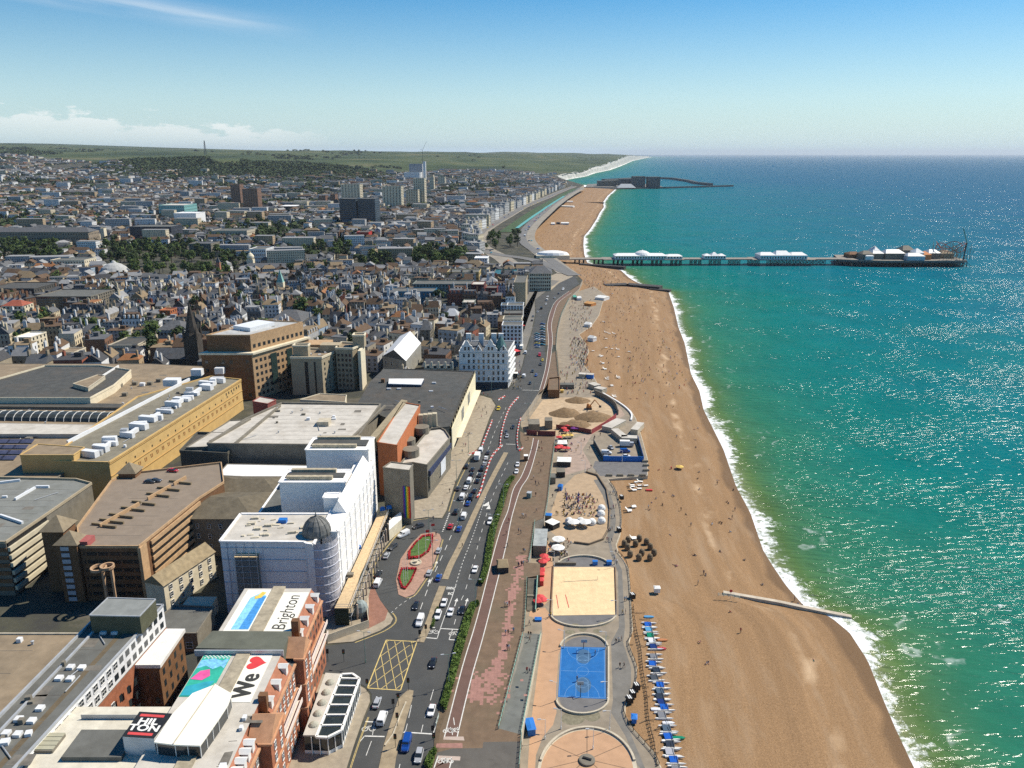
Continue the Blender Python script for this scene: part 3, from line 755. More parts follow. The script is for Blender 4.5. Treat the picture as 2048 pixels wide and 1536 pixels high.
# cafe terrace, grey yard apron, far roads
sheet('cafe_terrace', [(1100,1030),(1115,985),(1150,950),(1175,942),(1197,950),(1213,980),(1220,1020),(1218,1060),(1205,1080),(1180,1090),(1150,1086),(1120,1078),(1098,1060)], LOW_Z + .006, mat('terrace_paving', (0.40, 0.29, 0.18), var=0.15, scale=0.4))
sheet('grey_apron', [(1190,922),(1293,922),(1296,950),(1200,952),(1186,935)], LOW_Z + .006, GS)
sheet('path', [(1130,950),(1185,935),(1165,900),(1185,868),(1225,845),(1250,830),(1240,815),(1205,795),(1200,800),(1232,828),(1215,845),(1170,868),(1140,880),(1125,915)], LOW_Z + .005, mat('pink_path', (0.36, 0.27, 0.21), var=0.15, scale=0.4))
sheet('grey_path', [(1300,1560),(1258,1460),(1246,1425),(1262,1370),(1262,1335),(1246,1285),(1250,1255),(1244,1140),(1226,1104),(1222,1085),(1229,1065),(1232,1040),(1228,1010),(1218,982),(1200,958),(1187,960),(1205,990),(1216,1020),(1218,1050),(1214,1075),(1222,1110),(1236,1145),(1238,1255),(1222,1285),(1226,1400),(1222,1425),(1250,1470),(1275,1530)], LOW_Z + .007, GREYP)
# ------------------------------------------------------------------ building kit
GLASS = mat('window_glass', (0.025, 0.032, 0.036), rough=0.12, var=0.3, scale=0.2, spec=0.7)
BLIND = mat('window_blind', (0.32, 0.31, 0.28), var=0.3, scale=0.3)
FRAMEW = mat('frame_white', (0.70, 0.69, 0.65), var=0.1)
FRAMED = mat('frame_dark', (0.08, 0.085, 0.085), var=0.1)
BRICK = mat('red_brick', (0.36, 0.135, 0.07), var=0.28, scale=0.7, detail=8, stain=0.3, stscale=0.15, stcol=(0.2, 0.09, 0.06))
TERRA = mat('terracotta_band', (0.50, 0.27, 0.15), var=0.2, scale=0.6)
BROWNB = mat('brown_brick', (0.185, 0.095, 0.045), var=0.25, scale=0.6, detail=8, stain=0.3, stscale=0.1, stcol=(0.11, 0.07, 0.045))
BUFFB = mat('buff_brick', (0.47, 0.31, 0.17), var=0.18, scale=0.6, stain=0.2, stscale=0.1, stcol=(0.3, 0.2, 0.12))
YELLOWR = mat('yellow_render', (0.60, 0.40, 0.155), var=0.12, scale=0.3, stain=0.25, stscale=0.06, stcol=(0.42, 0.28, 0.12))
BEIGE = mat('beige_concrete', (0.40, 0.33, 0.22), var=0.16, scale=0.4, stain=0.3, stscale=0.1, stcol=(0.24, 0.2, 0.14))
CONC = mat('grey_concrete', (0.20, 0.18, 0.14), var=0.2, scale=0.4, stain=0.4, stscale=0.12, stcol=(0.12, 0.105, 0.085))
CREAM = mat('cream_stucco', (0.70, 0.62, 0.45), var=0.12, scale=0.5, stain=0.2, stscale=0.2, stcol=(0.42, 0.36, 0.26))
WSTUC = mat('white_stucco', (0.74, 0.74, 0.72), var=0.1, scale=0.5, stain=0.25, stscale=0.2, stcol=(0.48, 0.47, 0.44))
ROOFG = mat('roof_felt_grey', (0.13, 0.13, 0.115), var=0.22, scale=0.25, detail=8, stain=0.4, stscale=0.12, stcol=(0.075, 0.07, 0.055))
ROOFD = mat('roof_dark', (0.075, 0.075, 0.068), var=0.25, scale=0.25, detail=8, stain=0.5, stscale=0.08, stcol=(0.12, 0.095, 0.07))
ROOFT = mat('roof_tan', (0.26, 0.20, 0.13), var=0.25, scale=0.2, detail=8, stain=0.5, stscale=0.07, stcol=(0.16, 0.13, 0.09))
ROOFW = mat('roof_white_membrane', (0.52, 0.485, 0.42), var=0.15, scale=0.3, detail=8, stain=0.5, stscale=0.1, stcol=(0.31, 0.27, 0.21))
WRAP = mat('white_sheeting', (0.86, 0.84, 0.80), rough=0.55, var=0.08, scale=0.6, spec=0.3, bump=0.8, bscale=0.5)
LILAC = mat('lilac_sheeting', (0.46, 0.45, 0.48), rough=0.35, var=0.2, scale=0.8, spec=0.5, bump=1.0, bscale=0.8)
PLANK = mat('scaffold_boards', (0.58, 0.43, 0.25), var=0.2, scale=1.0, stain=0.3, stscale=0.4, stcol=(0.4, 0.3, 0.18))
METAL = mat('galvanised_metal', (0.48, 0.49, 0.49), rough=0.5, var=0.12, metal=0.3)
DKMET = mat('dark_metal', (0.035, 0.037, 0.04), rough=0.5, var=0.1)
ORANGE = mat('orange_brick', (0.47, 0.155, 0.06), var=0.18, scale=0.5, stain=0.25, stscale=0.1, stcol=(0.3, 0.11, 0.06))
PBLUE = mat('blue_paint', (0.02, 0.16, 0.50), rough=0.5, var=0.15)
PRED = mat('red_paint', (0.60, 0.05, 0.05), rough=0.5, var=0.15)
BLACKP = mat('black_paint', (0.022, 0.022, 0.022), rough=0.5, var=0.15)
HVAC = mat('white_ductwork', (0.72, 0.73, 0.73), rough=0.45, var=0.08)
SLATE = mat('slate_roof', (0.095, 0.10, 0.105), var=0.3, scale=0.5, stain=0.3, stscale=0.2, stcol=(0.15, 0.11, 0.08))
TILE = mat('clay_tile_roof', (0.30, 0.115, 0.05), var=0.3, scale=0.5, stain=0.4, stscale=0.2, stcol=(0.16, 0.1, 0.06))
WINQ, WPROTO = [], {}
def window_mesh(w, h, fm, gm, bars):
 k = (w, h, fm.name, gm.name, bars)
 if k not in WPROTO:
  g = MB(); g.box((0, -0.02, 0), (w, 0.06, h))
  me = g.mesh('window', [gm])
  f = None
  if bars >= 0:
   fb = MB(); t = 0.09 + 0.03 * (h > 2)
   fb.box((-w / 2, -0.06, -t), (t, 0.2, h + 2 * t)); fb.box((w / 2, -0.06, -t), (t, 0.2, h + 2 * t))
   fb.box((0, -0.06, h), (w - t, 0.2, t)); fb.box((0, -0.10, -t), (w - t, 0.3, t))
   for i in range(bars): fb.box((-w / 2 + w * (i + 1) / (bars + 1), -0.05, 0), (0.06, 0.14, h))
   fb.box((0, -0.055, h * 0.5), (w - t, 0.13, 0.07))
   f = fb.mesh('frame', [fm])
  WPROTO[k] = (me, f)
 return WPROTO[k]
def wins(root, a, b, cols, zs, w=1.2, h=1.7, fm=None, gm=None, bars=0, pad=0.5, skip=None):
 """rows of windows on the wall from a to b; the outside is on the right hand going a to b."""
 a, b = Vector((a[0], a[1], 0)), Vector((b[0], b[1], 0))
 d = b - a; L = d.length; d.normalize(); ang = math.atan2(d.y, d.x)
 for i in range(cols):
  u = pad + (L - 2 * pad) * (i + 0.5) / cols
  for j, z in enumerate(zs):
   if skip and skip(i, j): continue
   p = a + d * u
   WINQ.append((root, Vector((p.x, p.y, z)), ang, (w, h, fm or FRAMEW, gm or GLASS, bars)))
def flush_windows():
 by = {}
 for q in WINQ: by.setdefault(q[0].name, []).append(q)
 cp = Vector((0, 0, CAM_H))
 for rn, qs in by.items():
  root = qs[0][0]; base = Vector(WLOC.get(rn, tuple(root.location)))
  qs.sort(key=lambda q: (q[1] - cp).length)
  rest = MB()
  for i, (r, p, ang, spec) in enumerate(qs):
   me, fr = window_mesh(*spec)
   if i < 96:
    o = link('window', me, root, p - base); o.rotation_euler = (0, 0, ang)
    if fr: link('frame', fr, o)
   else:
    w, h = spec[0], spec[1]; dx, dy = math.cos(ang), math.sin(ang); n = Vector((dy, -dx, 0)) * 0.05; d = Vector((dx, dy, 0)) * (w / 2)
    q0 = p + n
    rest.face([q0 - d, q0 + d, q0 + d + Vector((0, 0, h)), q0 - d + Vector((0, 0, h))])
  if rest.f: tag(rest.build('windows', [GLASS], root), kind='stuff')
 WINQ.clear()
def bld(name, label, cat, at_, group=None):
 r = thing(name, label, cat, tuple(at_), 0, group); WLOC[r.name] = tuple(at_); return r
def blk(root, poly, z0, z1, wm, rm, par=0.0, pw=0.35, wn_='wall', rn='roof', pm=None):
 """a block: walls and a flat roof, with a parapet when par > 0. poly in world x, y."""
 w = MB(); w.prism(poly, z0, z1, top=False); w.build(wn_, wm, root)
 A = sum(poly[i][0] * poly[(i + 1) % len(poly)][1] - poly[(i + 1) % len(poly)][0] * poly[i][1] for i in range(len(poly)))
 pl = poly if A > 0 else poly[::-1]
 r = MB(); r.face([(p[0], p[1], z1) for p in pl]); r.build(rn, rm, root)
 if par:
  q = MB(); q.wall([(p[0], p[1], 0) for p in pl], z1 - 0.1, par, pw, True); q.build('parapet', pm or wm, root)
def R4(x0, x1, y0, y1): return [(x0, y0), (x1, y0), (x1, y1), (x0, y1)]
def XY(pts, z): return [(p.x, p.y) for p in W3(pts, z)]
# ------------------------------------------------------------------ red brick seafront hotel with painted roof
h = bld('seafront_hotel', 'red brick seafront hotel with painted white roof panels and lettering', 'hotel', (-63, 160, 0))
blk(h, R4(-74, -53, 116, 197.4), 0, 20.6, BRICK, ROOFG)
mb = MB()   # attic slope of brick above the cornice
for y0, y1 in ((176, 197.4), (150, 167), (116, 140)):
 mb.face([(-53.2, y0, 20.6), (-53.2, y1, 20.6), (-55.8, y1, 24), (-55.8, y0, 24)])
 mb.face([(-53.2, y0, 20.6), (-55.8, y0, 24), (-55.8, y0, 20.6)]); mb.face([(-53.2, y1, 20.6), (-55.8, y1, 20.6), (-55.8, y1, 24)])
mb.prism(R4(-74, -55.8, 116, 197.4), 20.6, 23.98)
mb.build('attic', mat('attic_tile', (0.34, 0.14, 0.08), var=0.2, scale=0.8), h)
def rectpart(name, x0, x1, y0, y1, z0, z1, m_, root): b_ = MB(); b_.prism(R4(x0, x1, y0, y1), z0, z1, True); return b_.build(name, m_, root)
rectpart('roof', -74.2, -55.6, 116, 197.6, 23.98, 24.0, ROOFW, h)
rectpart('roof_ridge', -66.2, -62.9, 128, 198, 24.0, 24.5, mat('ridge_stone', (0.36, 0.31, 0.22), var=0.3, scale=0.6), h)
PANEL = mat('panel_white', (0.82, 0.79, 0.68), var=0.07, scale=0.3, stain=0.12, stscale=0.1, stcol=(0.5, 0.45, 0.35))
p1_ = rectpart('sign_panel', -62.7, -55.9, 175.4, 195.4, 24.0, 24.1, PANEL, h)
p2_ = rectpart('sign_panel', -64.9 + 2.0, -57.6, 149.6, 167.0, 24.0, 24.1, PANEL, h)
def roof_text(body, size, cx, cy, z, m_, parent, bold=False, sx=1.0, name='lettering', ux=(0, 1, 0), uy=(-1, 0, 0), shear=0.0):
 me = text_mesh(body, size, bold=bold)
 ux, uy = Vector(ux), Vector(uy)
 base = Vector(WLOC[parent.name])
 if shear:
  for v in me.vertices: v.co.x += shear * v.co.y
 lay_text(me, Vector((cx, cy, z)) - base, ux * sx, uy, 0.03)
 me.materials.append(m_)
 return link(name, me, parent)
INK = mat('sign_ink', (0.045, 0.045, 0.04), var=0.1)
roof_text('Brighton', 4.9, -59.2, 185.7, 24.1, INK, p1_, shear=0.12, sx=0.98)
for k in range(5): roof_text('We', 6.2, -60.2 + .12 * (k % 3 - 1), 155.2 + .14 * (k - 2), 24.1 + k * .008, INK, p2_, sx=0.9)
mb = MB(); hp = []
for i in range(40):
 t = 2 * math.pi * i / 40
 hx, hy = 16 * math.sin(t) ** 3, 13 * math.cos(t) - 5 * math.cos(2 * t) - 2 * math.cos(3 * t) - math.cos(4 * t)
 hp.append((-60.6 - hy * 0.155, 163.7 + hx * 0.155, 24.14))
mb.face(hp[::-1]); o = mb.build('heart', mat('heart_red', (0.62, 0.05, 0.055), var=0.1), p2_)
if o.data.polygons[0].normal.z < 0: o.data.flip_normals()
# roof murals: a pale blue pool with a yellow float, and a pink and green coast
mu = rectpart('mural', -73.0, -66.4, 176, 196.8, 24.0, 24.1, PANEL, h)
def flat(name, pts, z, m_, parent):
 b_ = MB(); pts = [(a, b) for a, b in pts]
 A = sum(pts[i][0] * pts[(i + 1) % len(pts)][1] - pts[(i + 1) % len(pts)][0] * pts[i][1] for i in range(len(pts)))
 b_.face([(a, b, z) for a, b in (pts if A > 0 else pts[::-1])]); return b_.build(name, m_, parent)
flat('pool', [(-71.3, 177.5), (-66.8, 177.5), (-66.8, 193.5), (-69, 195), (-71, 192.5)], 24.13, mat('pool_blue', (0.24, 0.56, 0.76), var=0.35, scale=1.6, detail=8), mu)
flat('pool_shade', [(-69.3, 177.7), (-66.9, 177.7), (-66.9, 193.2), (-68.6, 193.4)], 24.16, mat('pool_deep', (0.06, 0.27, 0.60), var=0.3, scale=1.8, detail=8), mu)
flat('float', [(-69.6, 191.8), (-68, 192.5), (-67.4, 195.2), (-68.6, 195.6), (-69.3, 193.6), (-70, 193.2)], 24.19, mat('float_yellow', (0.72, 0.52, 0.10), var=0.25, scale=1.5), mu)
mg = rectpart('mural', -74.0, -67.4, 151.5, 167.0, 24.0, 24.1, mat('mural_teal', (0.03, 0.38, 0.27), var=0.2, scale=0.6), h)
flat('mural_wave', [(-73.9, 161.5), (-72, 162.6), (-70, 161.3), (-68.5, 162.5), (-67.5, 161.6), (-67.5, 165.3), (-69, 164.6), (-71, 165.4), (-73.9, 164.7)], 24.13, mat('wave_blue', (0.18, 0.48, 0.70), var=0.4, scale=1.2), mg)
mb = MB()
for i in range(7):
 for j in range(3):
  x, y = -73.4 + i * 0.9 + 0.45 * (j % 2), 165.6 + j * 0.45
  mb.face([(x - .3, y, 24.13), (x, y - .22, 24.13), (x + .3, y, 24.13), (x, y + .22, 24.13)])
mb.build('mural_diamonds', mat('mural_grey', (0.75, 0.75, 0.74), var=0.3, scale=3), mg)
flat('mural_hill', [(-73.8, 157.6), (-72.6, 160.6), (-70.6, 161.2), (-69.7, 158.8), (-71, 157.2)], 24.16, mat('mural_pink', (0.70, 0.10, 0.30), var=0.25), mg)
flat('mural_lagoon', [(-73.8, 151.8), (-69, 151.9), (-68, 157), (-70, 156.6), (-73.8, 155)], 24.15, mat('mural_blue_green', (0.03, 0.34, 0.42), var=0.2), mg)
mb = MB()   # raised felt roof crossing both ranges
mb.prism([(-76.5, 168.2), (-55.2, 167.4), (-55.2, 175.2), (-75, 175.4)], 20.6, 25.1)
mb.build('cross_roof', mat('roof_green_grey', (0.12, 0.125, 0.095), var=0.18, scale=0.3), h)
rectpart('fascia', -76.4, -55, 167.0, 167.35, 23.6, 25.2, METAL, h)
# pavilions, bays, cornices and balconies of the front
def pav(y0, y1, x1, zt, gable=True):
 rectpart('bay', -53.2, x1, y0, y1, 0, zt, BRICK, h)
 for z in (7.2, 13.9, zt - 0.5): rectpart('cornice', -53.3, x1 + 0.35, y0 - .3, y1 + .3, z, z + 0.5, TERRA, h)
 if gable:
  g = MB(); ym = (y0 + y1) / 2
  for xa, xb in ((-55.5, x1 + 0.05),):
   g.face([(xb, y0, zt), (xb, y1, zt), (xb, ym, zt + 3.6)]); g.face([(xa, y1, zt), (xa, y0, zt), (xa, ym, zt + 3.6)])
   g.face([(xb, y0, zt), (xb, ym, zt + 3.6), (xa, ym, zt + 3.6), (xa, y0, zt)]); g.face([(xb, ym, zt + 3.6), (xb, y1, zt), (xa, y1, zt), (xa, ym, zt + 3.6)])
  g.build('gable', TERRA, h)
 wins(h, (x1, y0), (x1, y1), 2, [1.5, 4.6, 8.2, 11.3, 14.8, 17.8], 1.15, 1.8, bars=1)
pav(169, 176.5, -51.0, 21.6); pav(140.2, 149.6, -50.6, 21.2); pav(118, 126, -50.8, 20.6)
rectpart('chimney', -55.6, -53.8, 176.6, 178.2, 20.6, 27.0, BROWNB, h); rectpart('chimney', -55.8, -54, 149.7, 151.2, 20.6, 25.6, BROWNB, h)
for y0, y1 in ((177, 197), (150.5, 168.3), (126.5, 139.6)):
 for z in (7.2, 13.6, 20.2): rectpart('cornice', -53.1, -52.5, y0, y1, z, z + 0.45, TERRA, h)
 n = round((y1 - y0) / 2.9)
 wins(h, (-53, y0), (-53, y1), n, [1.6, 4.7, 8.3, 11.4, 14.6, 17.6], 1.15, 1.75, bars=1)
 for i in range(n):
  y = y0 + (y1 - y0) * (i + 0.5) / n
  if i % 2 == 0 or y < 140:
   d_ = MB(); d_.box((-54.3, y, 20.9), (1.7, 1.5, 2.3)); d_.gable((-54.3, y, 23.2), (1.7, 1.5), 0.6); d_.build('dormer', FRAMEW, h)
 m2 = MB()
 for z in (10.4, 13.9) if y0 > 150 else (10.4, 13.9):
  m2.prism(R4(-52.9, -51.6, y0 + .4, y1 - .4), z - 0.25, z); m2.wall([(-51.65, y0 + .4, 0), (-51.65, y1 - .4, 0)], z, 0.95, 0.18)
 m2.build('balcony', mat('balcony_white', (0.72, 0.62, 0.55), var=0.12, scale=0.8), h)
# rooftop sign block and glazed pavilion at the near end
rectpart('terrace', -97, -60, 126, 150, 20.0, 22.6, mat('terrace_white', (0.62, 0.58, 0.47), var=0.15, scale=0.4, stain=0.4, stscale=0.15, stcol=(0.4, 0.36, 0.28)), h)
sq = [P(a, b, 27) for a, b in ((279,1424),(345,1428),(308,1477),(245,1473))]
s_ = MB(); s_.prism([(p.x, p.y) for p in sq], 22.6, 26.98, top=False); sb = s_.build('sign_block', mat('sign_wall_white', (0.60, 0.60, 0.58), var=0.12, scale=0.5), h)
s_ = MB(); s_.prism([(p.x, p.y) for p in sq], 26.98, 27.12); sgn = s_.build('sign', BLACKP, h)
ux = (sq[1] - sq[0]); uy = (sq[0] - sq[3]); W_, H_ = ux.length, uy.length; ux.normalize(); uy.normalize()
c0 = (sq[0] + sq[2]) / 2
base = Vector(WLOC[sgn.name])
for body, v in (('HIL', 0.11), ('TON', -0.15)):
 me = text_mesh(body, 3.1, bold=True)
 lay_text(me, c0 + uy * (v * H_ - 0.0) + Vector((0, 0, .12)) - base, ux * 0.95, uy * 0.80, 0.03); me.materials.append(WHITE); link('lettering', me, sgn)
for v in (0.36, -0.38):
 b_ = MB(); q = [c0 + ux * (sx * W_ * .36) + uy * ((v + sy * .05) * H_) + Vector((0, 0, .15)) for sx, sy in ((-1, -1), (1, -1), (1, 1), (-1, 1))]
 b_.face(q); o = b_.build('sign_bar', mat('sign_red', (0.60, 0.07, 0.07), var=0.1), sgn)
pv_ = [P(a, b, 27.2) for a, b in ((431,1369),(464,1388),(456,1410),(438,1438),(400,1492),(347,1490),(308,1485),(345,1428),(385,1387))]
s_ = MB(); s_.prism([(p.x, p.y) for p in pv_], 27.0, 27.3, bottom=True); s_.build('pavilion_roof', PANEL, h)
s_ = MB(); s_.ribbon([pv_[0] + Vector((0, 0, .35)), (pv_[5] + Vector((0, 0, .35)))], 0.3); s_.build('roof_seam', STONE, h)
ins = [p.lerp(sum(pv_, Vector()) / len(pv_), 0.05) for p in pv_]
s_ = MB(); s_.prism([(p.x, p.y) for p in ins], 22.6, 27.0, top=False); s_.build('pavilion_glazing', GLASS, h)
for a, b in zip(ins, ins[1:] + ins[:1]):
 n = max(1, int((b - a).length / 2.2))
 for i in range(n):
  q = a.lerp(b, i / n); s_ = MB(); s_.box((q.x, q.y, 22.6), (0.16, 0.16, 4.4)); s_.build('glazing_bar', FRAMEW, h)
q = P(400,1492,23); rectpart('gutter', q.x - .2, q.x + .9, q.y - 1, q.y + 17, 22.4, 23.2, FRAMEW, h)
rectpart('terrace_roof', -90.5, -78.5, 133.5, 141.5, 22.6, 23.6, ROOFG, h)
mb = MB(); mb.wall([(-93, 146, 0), (-79, 146, 0)], 22.6, 1.1, 0.08); mb.build('handrail', METAL, h)
# the hotel's rear wing: grey roof, white attic, brick bays
hw = bld('hotel_rear_wing', 'grey roofed rear hotel wing with white attic windows and brick bays', 'hotel wing', (-101, 158, 0))
blk(hw, [(-111.5, 116), (-98.6, 116), (-93, 189), (-108, 189)], 0, 17.4, BRICK, ROOFG)
blk(hw, [(-111.5, 116), (-98.8, 116), (-93.2, 189), (-108, 189)], 17.4, 24, WSTUC, ROOFG, 0.4, 0.5, pm=METAL)
wins(hw, (-98.8, 117), (-93.2, 189), 26, [18.2, 21.2], 1.7, 1.7, bars=1)
wins(hw, (-98.6, 117), (-93, 172), 17, [2, 5.8, 9.6, 13.4], 1.2, 2.0, bars=1)
rectpart('bay', -95.6, -88.5, 173, 188, 0, 16.2, BROWNB, hw); rectpart('cornice', -96, -87.9, 172.6, 188.5, 16.2, 17.2, FRAMEW, hw)
wins(hw, (-88.5, 173), (-88.5, 188), 4, [2, 5.6, 9.2, 12.6], 1.2, 1.9, bars=1); wins(hw, (-93.5, 173), (-88.5, 173), 2, [5.6, 9.2, 12.6], 1.1, 1.8, bars=1)
rectpart('bay', -97, -93.2, 140, 160, 0, 13, BRICK, hw); rectpart('bay_roof', -97, -92.7, 139.6, 160.4, 13, 13.5, METAL, hw)
wins(hw, (-93.2, 140), (-93.2, 160), 6, [2, 5.6, 9.2], 1.2, 2.0, bars=1)
blk(hw, XY([(216,1196),(311,1199),(279,1233),(179,1231)], 29), 24, 29, mat('plant_room_green', (0.10, 0.10, 0.06), var=0.2), mat('plant_roof', (0.22, 0.23, 0.215), var=0.15, scale=0.4), 0.3, 0.25, wn_='plant_room_wall', rn='plant_room_roof', pm=METAL)
for a, b in ((208,1263),(230,1263),(141,1333),(163,1334),(118,1355),(140,1356),(80,1415),(37,1437),(63,1440),(12,1465),(35,1467)):
 q = P(a, b, 24.5); s_ = MB(); s_.box((q.x, q.y, 24.0), (1.5, 1.5, .7)); s_.build('skylight', mat('skylight_white', (0.7, 0.7, 0.68), rough=0.3), hw)
s_ = MB(); s_.ribbon([(-101.5, 120, 24.012), (-98, 183, 24.012)], 1.3); s_.build('roof_walkway', mat('walkway_brown', (0.13, 0.10, 0.06), var=0.2), hw)
s_ = MB(); s_.wall([(-107.6, 120, 0), (-105, 186, 0)], 24, 0.5, 0.5); s_.wall([(-110.6, 120, 0), (-107.7, 188, 0)], 24, 0.7, 0.3); s_.build('pipe_run', METAL, hw)
s_ = MB(); s_.box((-96.5, 138.2, 20), (6, 5, 3.2)); s_.build('stair_head', CONC, hw)
for i in range(4): rectpart('stair_head_roof', -99.3, -93.6, 136 + i * 1.25, 137.1 + i * 1.25, 23.2, 23.35, mat('roof_panel_buff', (0.4, 0.38, 0.27), var=0.1), hw)
# low tan roof beside it
b0 = bld('annexe', 'low annexe with stained tan flat roof beside the grey hotel wing', 'annexe', (-125, 165, 0))
blk(b0, [(-160, 120), (-111.7, 120), (-108.5, 181), (-160, 181)], 0, 20.4, CONC, ROOFT, 0.5, 0.4, pm=STONE)
for y in (133, 143): rectpart('roof_vent', -140, -118, y, y + 2, 20.4, 21.6, ROOFW, b0)
rectpart('roof_edge', -119, -112, 150, 176, 20.4, 20.9, ROOFT, b0)
# ------------------------------------------------------------------ conservatory
cv = bld('conservatory', 'white framed glass conservatory with domed skylights at foot of brick hotel', 'conservatory', (-44, 172, 0))
op = [P(a, b, 5.2) for a, b in ((651,1345),(705,1346),(719,1357),(683,1460),(655,1474),(606,1472))]
cx_ = sum((p.x for p in op)) / 6; cy_ = sum((p.y for p in op)) / 6
s_ = MB(); s_.prism([(lerp(p.x, cx_, .015), lerp(p.y, cy_, .015)) for p in op], 0.0, 1.0, top=False); s_.build('plinth', WHITE, cv)
s_ = MB(); s_.prism([(lerp(p.x, cx_, .03), lerp(p.y, cy_, .03)) for p in op], 1.0, 5.0, top=False); s_.build('glazed_wall', GLASS, cv)
fl = [P(a, b, 5.3) for a, b in ((651,1346),(683,1348),(632,1471),(606,1471))]
s_ = MB(); s_.prism([(p.x, p.y) for p in fl], 5.0, 5.4, bottom=True); s_.build('flat_roof', ROOFW, cv)
rb = MB()
fr_ = [P(a, b, 5.4) for a, b in ((683,1348),(632,1472))]; fo = [P(a, b, 5.4) for a, b in ((705,1347),(719,1357),(683,1460),(655,1474),(632,1473))]
for a, b in zip([fr_[0]] + fo, fo + [fr_[0]]): rb.wall([a, b], 5.0, 0.5, 0.6)
dI, dO = [], []
for t in (0.07, 0.2, 0.36, 0.52, 0.68, 0.84):
 a = fr_[0].lerp(fr_[1], t); b = fo[1].lerp(fo[2], max(0, (t - .07) / .85)); dI.append(a); dO.append(b); rb.wall([a, b], 5.0, 0.5, 0.45)
rb.build('roof_frame', WHITE, cv)
s_ = MB(); s_.prism([(p.x, p.y) for p in [fr_[0]] + fo], 4.95, 5.08); s_.build('glass_roof', mat('roof_glass', (0.03, 0.035, 0.028), rough=0.1, spec=0.6, var=0.4, scale=0.5), cv)
for i in range(5):
 q = (fl[0].lerp(fl[3], 0.17 + i * 0.17)).lerp(fl[1].lerp(fl[2], 0.17 + i * 0.17), 0.52)
 s_ = MB(); s_.lathe((q.x, q.y, 5.4), [(1.25, 0), (1.1, .35), (.75, .7), (.3, .92), (0.02, 1.0)], 12)
 s_.build('dome_skylight', mat('skylight_glass', (0.40, 0.38, 0.30), rough=0.15, var=0.3), cv)
for a, b in zip(op[1:], op[2:]):
 n = max(1, int((b - a).length / 1.8))
 for i in range(n):
  q = a.lerp(b, i / n); s_ = MB(); s_.box((q.x, q.y, 0), (0.2, 0.2, 5.0)); s_.build('glazing_bar', WHITE, cv)
# ------------------------------------------------------------------ hotel wrapped in white sheeting for works
wr = bld('wrapped_building', 'long building wrapped in white scaffold sheeting with grey dome on the corner', 'building', (-70, 255, 0))
def blkW(poly, z0, z1, rm=WRAP, par=0.5): blk(wr, poly, z0, z1, WRAP, rm, par, 0.8, wn_='sheeted_wall', pm=WRAP)
blkW([(-90, 223.5), (-64, 223.0), (-63, 222), (-60.8, 221.4), (-60, 243), (-90, 243)], 0, 25, ROOFW)
blkW([(-60, 229), (-55.0, 229), (-53.6, 262), (-53.6, 290), (-60, 290), (-60.2, 243)], 0, 25.5)
s_ = MB(); s_.face([(-54.9, 243, 25.5), (-53.7, 284, 25.5), (-56.5, 284, 30), (-57.5, 243, 30)]); s_.face([(-60, 243, 25.5), (-57.5, 243, 30), (-56.5, 284, 30), (-60, 284, 25.5)]); s_.face([(-60, 243, 25.5), (-54.9, 243, 25.5), (-57.5, 243, 30)])
s_.build('sheeted_roof', WRAP, wr)
for x0, x1, y0, y1, z1 in ((-81, -58, 258, 269.5, 30), (-79, -55, 287, 301, 31), (-90, -60, 243, 287, 17), (-63, -58, 246, 250, 29.5)):
 blkW(R4(x0, x1, y0, y1), 0, z1, ROOFG if z1 < 20 else WRAP, 0.3)
 if z1 > 29.8:
  for yy in (y0 + 2, y1 - 3):
   rectpart('ridge_cover', x0 + 2, x1 - 5, yy, yy + 1.6, z1, z1 + 1.3, mat('cover_tan', (0.42, 0.36, 0.25), var=0.3, scale=0.8), wr)
  rectpart('roof_valley', x0 + 1, x1 - 1.5, y0 + 4, y1 - 3.5, z1 + 0.01, z1 + 0.4, ROOFD, wr)
s_ = MB(); s_.lathe((-59.5, 226.2, 0), [(4.9, 0), (4.9, 25.2)], 14, R(200), R(372)); s_.build('corner_sheeting', LILAC, wr)
s_ = MB()
for z in range(2, 25, 3): s_.lathe((-59.5, 226.2, z), [(5.0, -.1), (5.1, .1), (5.0, .3)], 14, R(200), R(372))
s_.build('sheeting_ties', mat('tie_pale', (0.62, 0.62, 0.68), var=0.1), wr)
s_ = MB(); s_.lathe((-61.4, 229.0, 25), [(4.4, 0), (4.45, 1.0), (4.1, 2.4), (3.4, 3.8), (2.3, 5.0), (1.0, 5.7), (.35, 5.9), (.3, 6.4), (.05, 7.4)], 24)
dm = s_.build('dome', mat('lead_dome', (0.15, 0.15, 0.14), rough=0.55, var=0.35, scale=0.6), wr, smooth=False)
s_ = MB()
for i in range(12):
 a = 2 * math.pi * i / 12
 pr = [(4.5, 0.1), (4.5, 1.0), (4.15, 2.4), (3.45, 3.8), (2.35, 5.05), (1.0, 5.75)]
 for (r0, z0), (r1, z1) in zip(pr, pr[1:]): s_.tube((-61.4 + r0 * math.cos(a), 229 + r0 * math.sin(a), 25 + z0), (-61.4 + r1 * math.cos(a), 229 + r1 * math.sin(a), 25 + z1), .09, 4)
s_.build('rib', ROOFG, dm)
s_ = MB(); SE = mat('seam_grey', (.55, .57, .6))
for z in range(3, 25, 4): s_.wall([(-89.9, 223.4, 0), (-64, 222.9, 0)], z, .12, .3); s_.wall([(-54.9, 229.3, 0), (-53.5, 262, 0), (-53.5, 290, 0)], z, .12, .3)
for i in range(9): s_.tube((lerp(-88, -66, i / 8), 223.3, 0), (lerp(-88, -66, i / 8), 223.3, 25), .1, 4); s_.tube((lerp(-54.8, -53.5, min(1, i / 4)), 231 + i * 7, 0), (lerp(-54.8, -53.5, min(1, i / 4)), 231 + i * 7, 25), .1, 4)
s_.build('sheet_seams', SE, wr)
tw = bld('scaffold_tower', 'mesh clad scaffold tower standing against the white sheeted wall', 'scaffold', (-82, 222, 0))
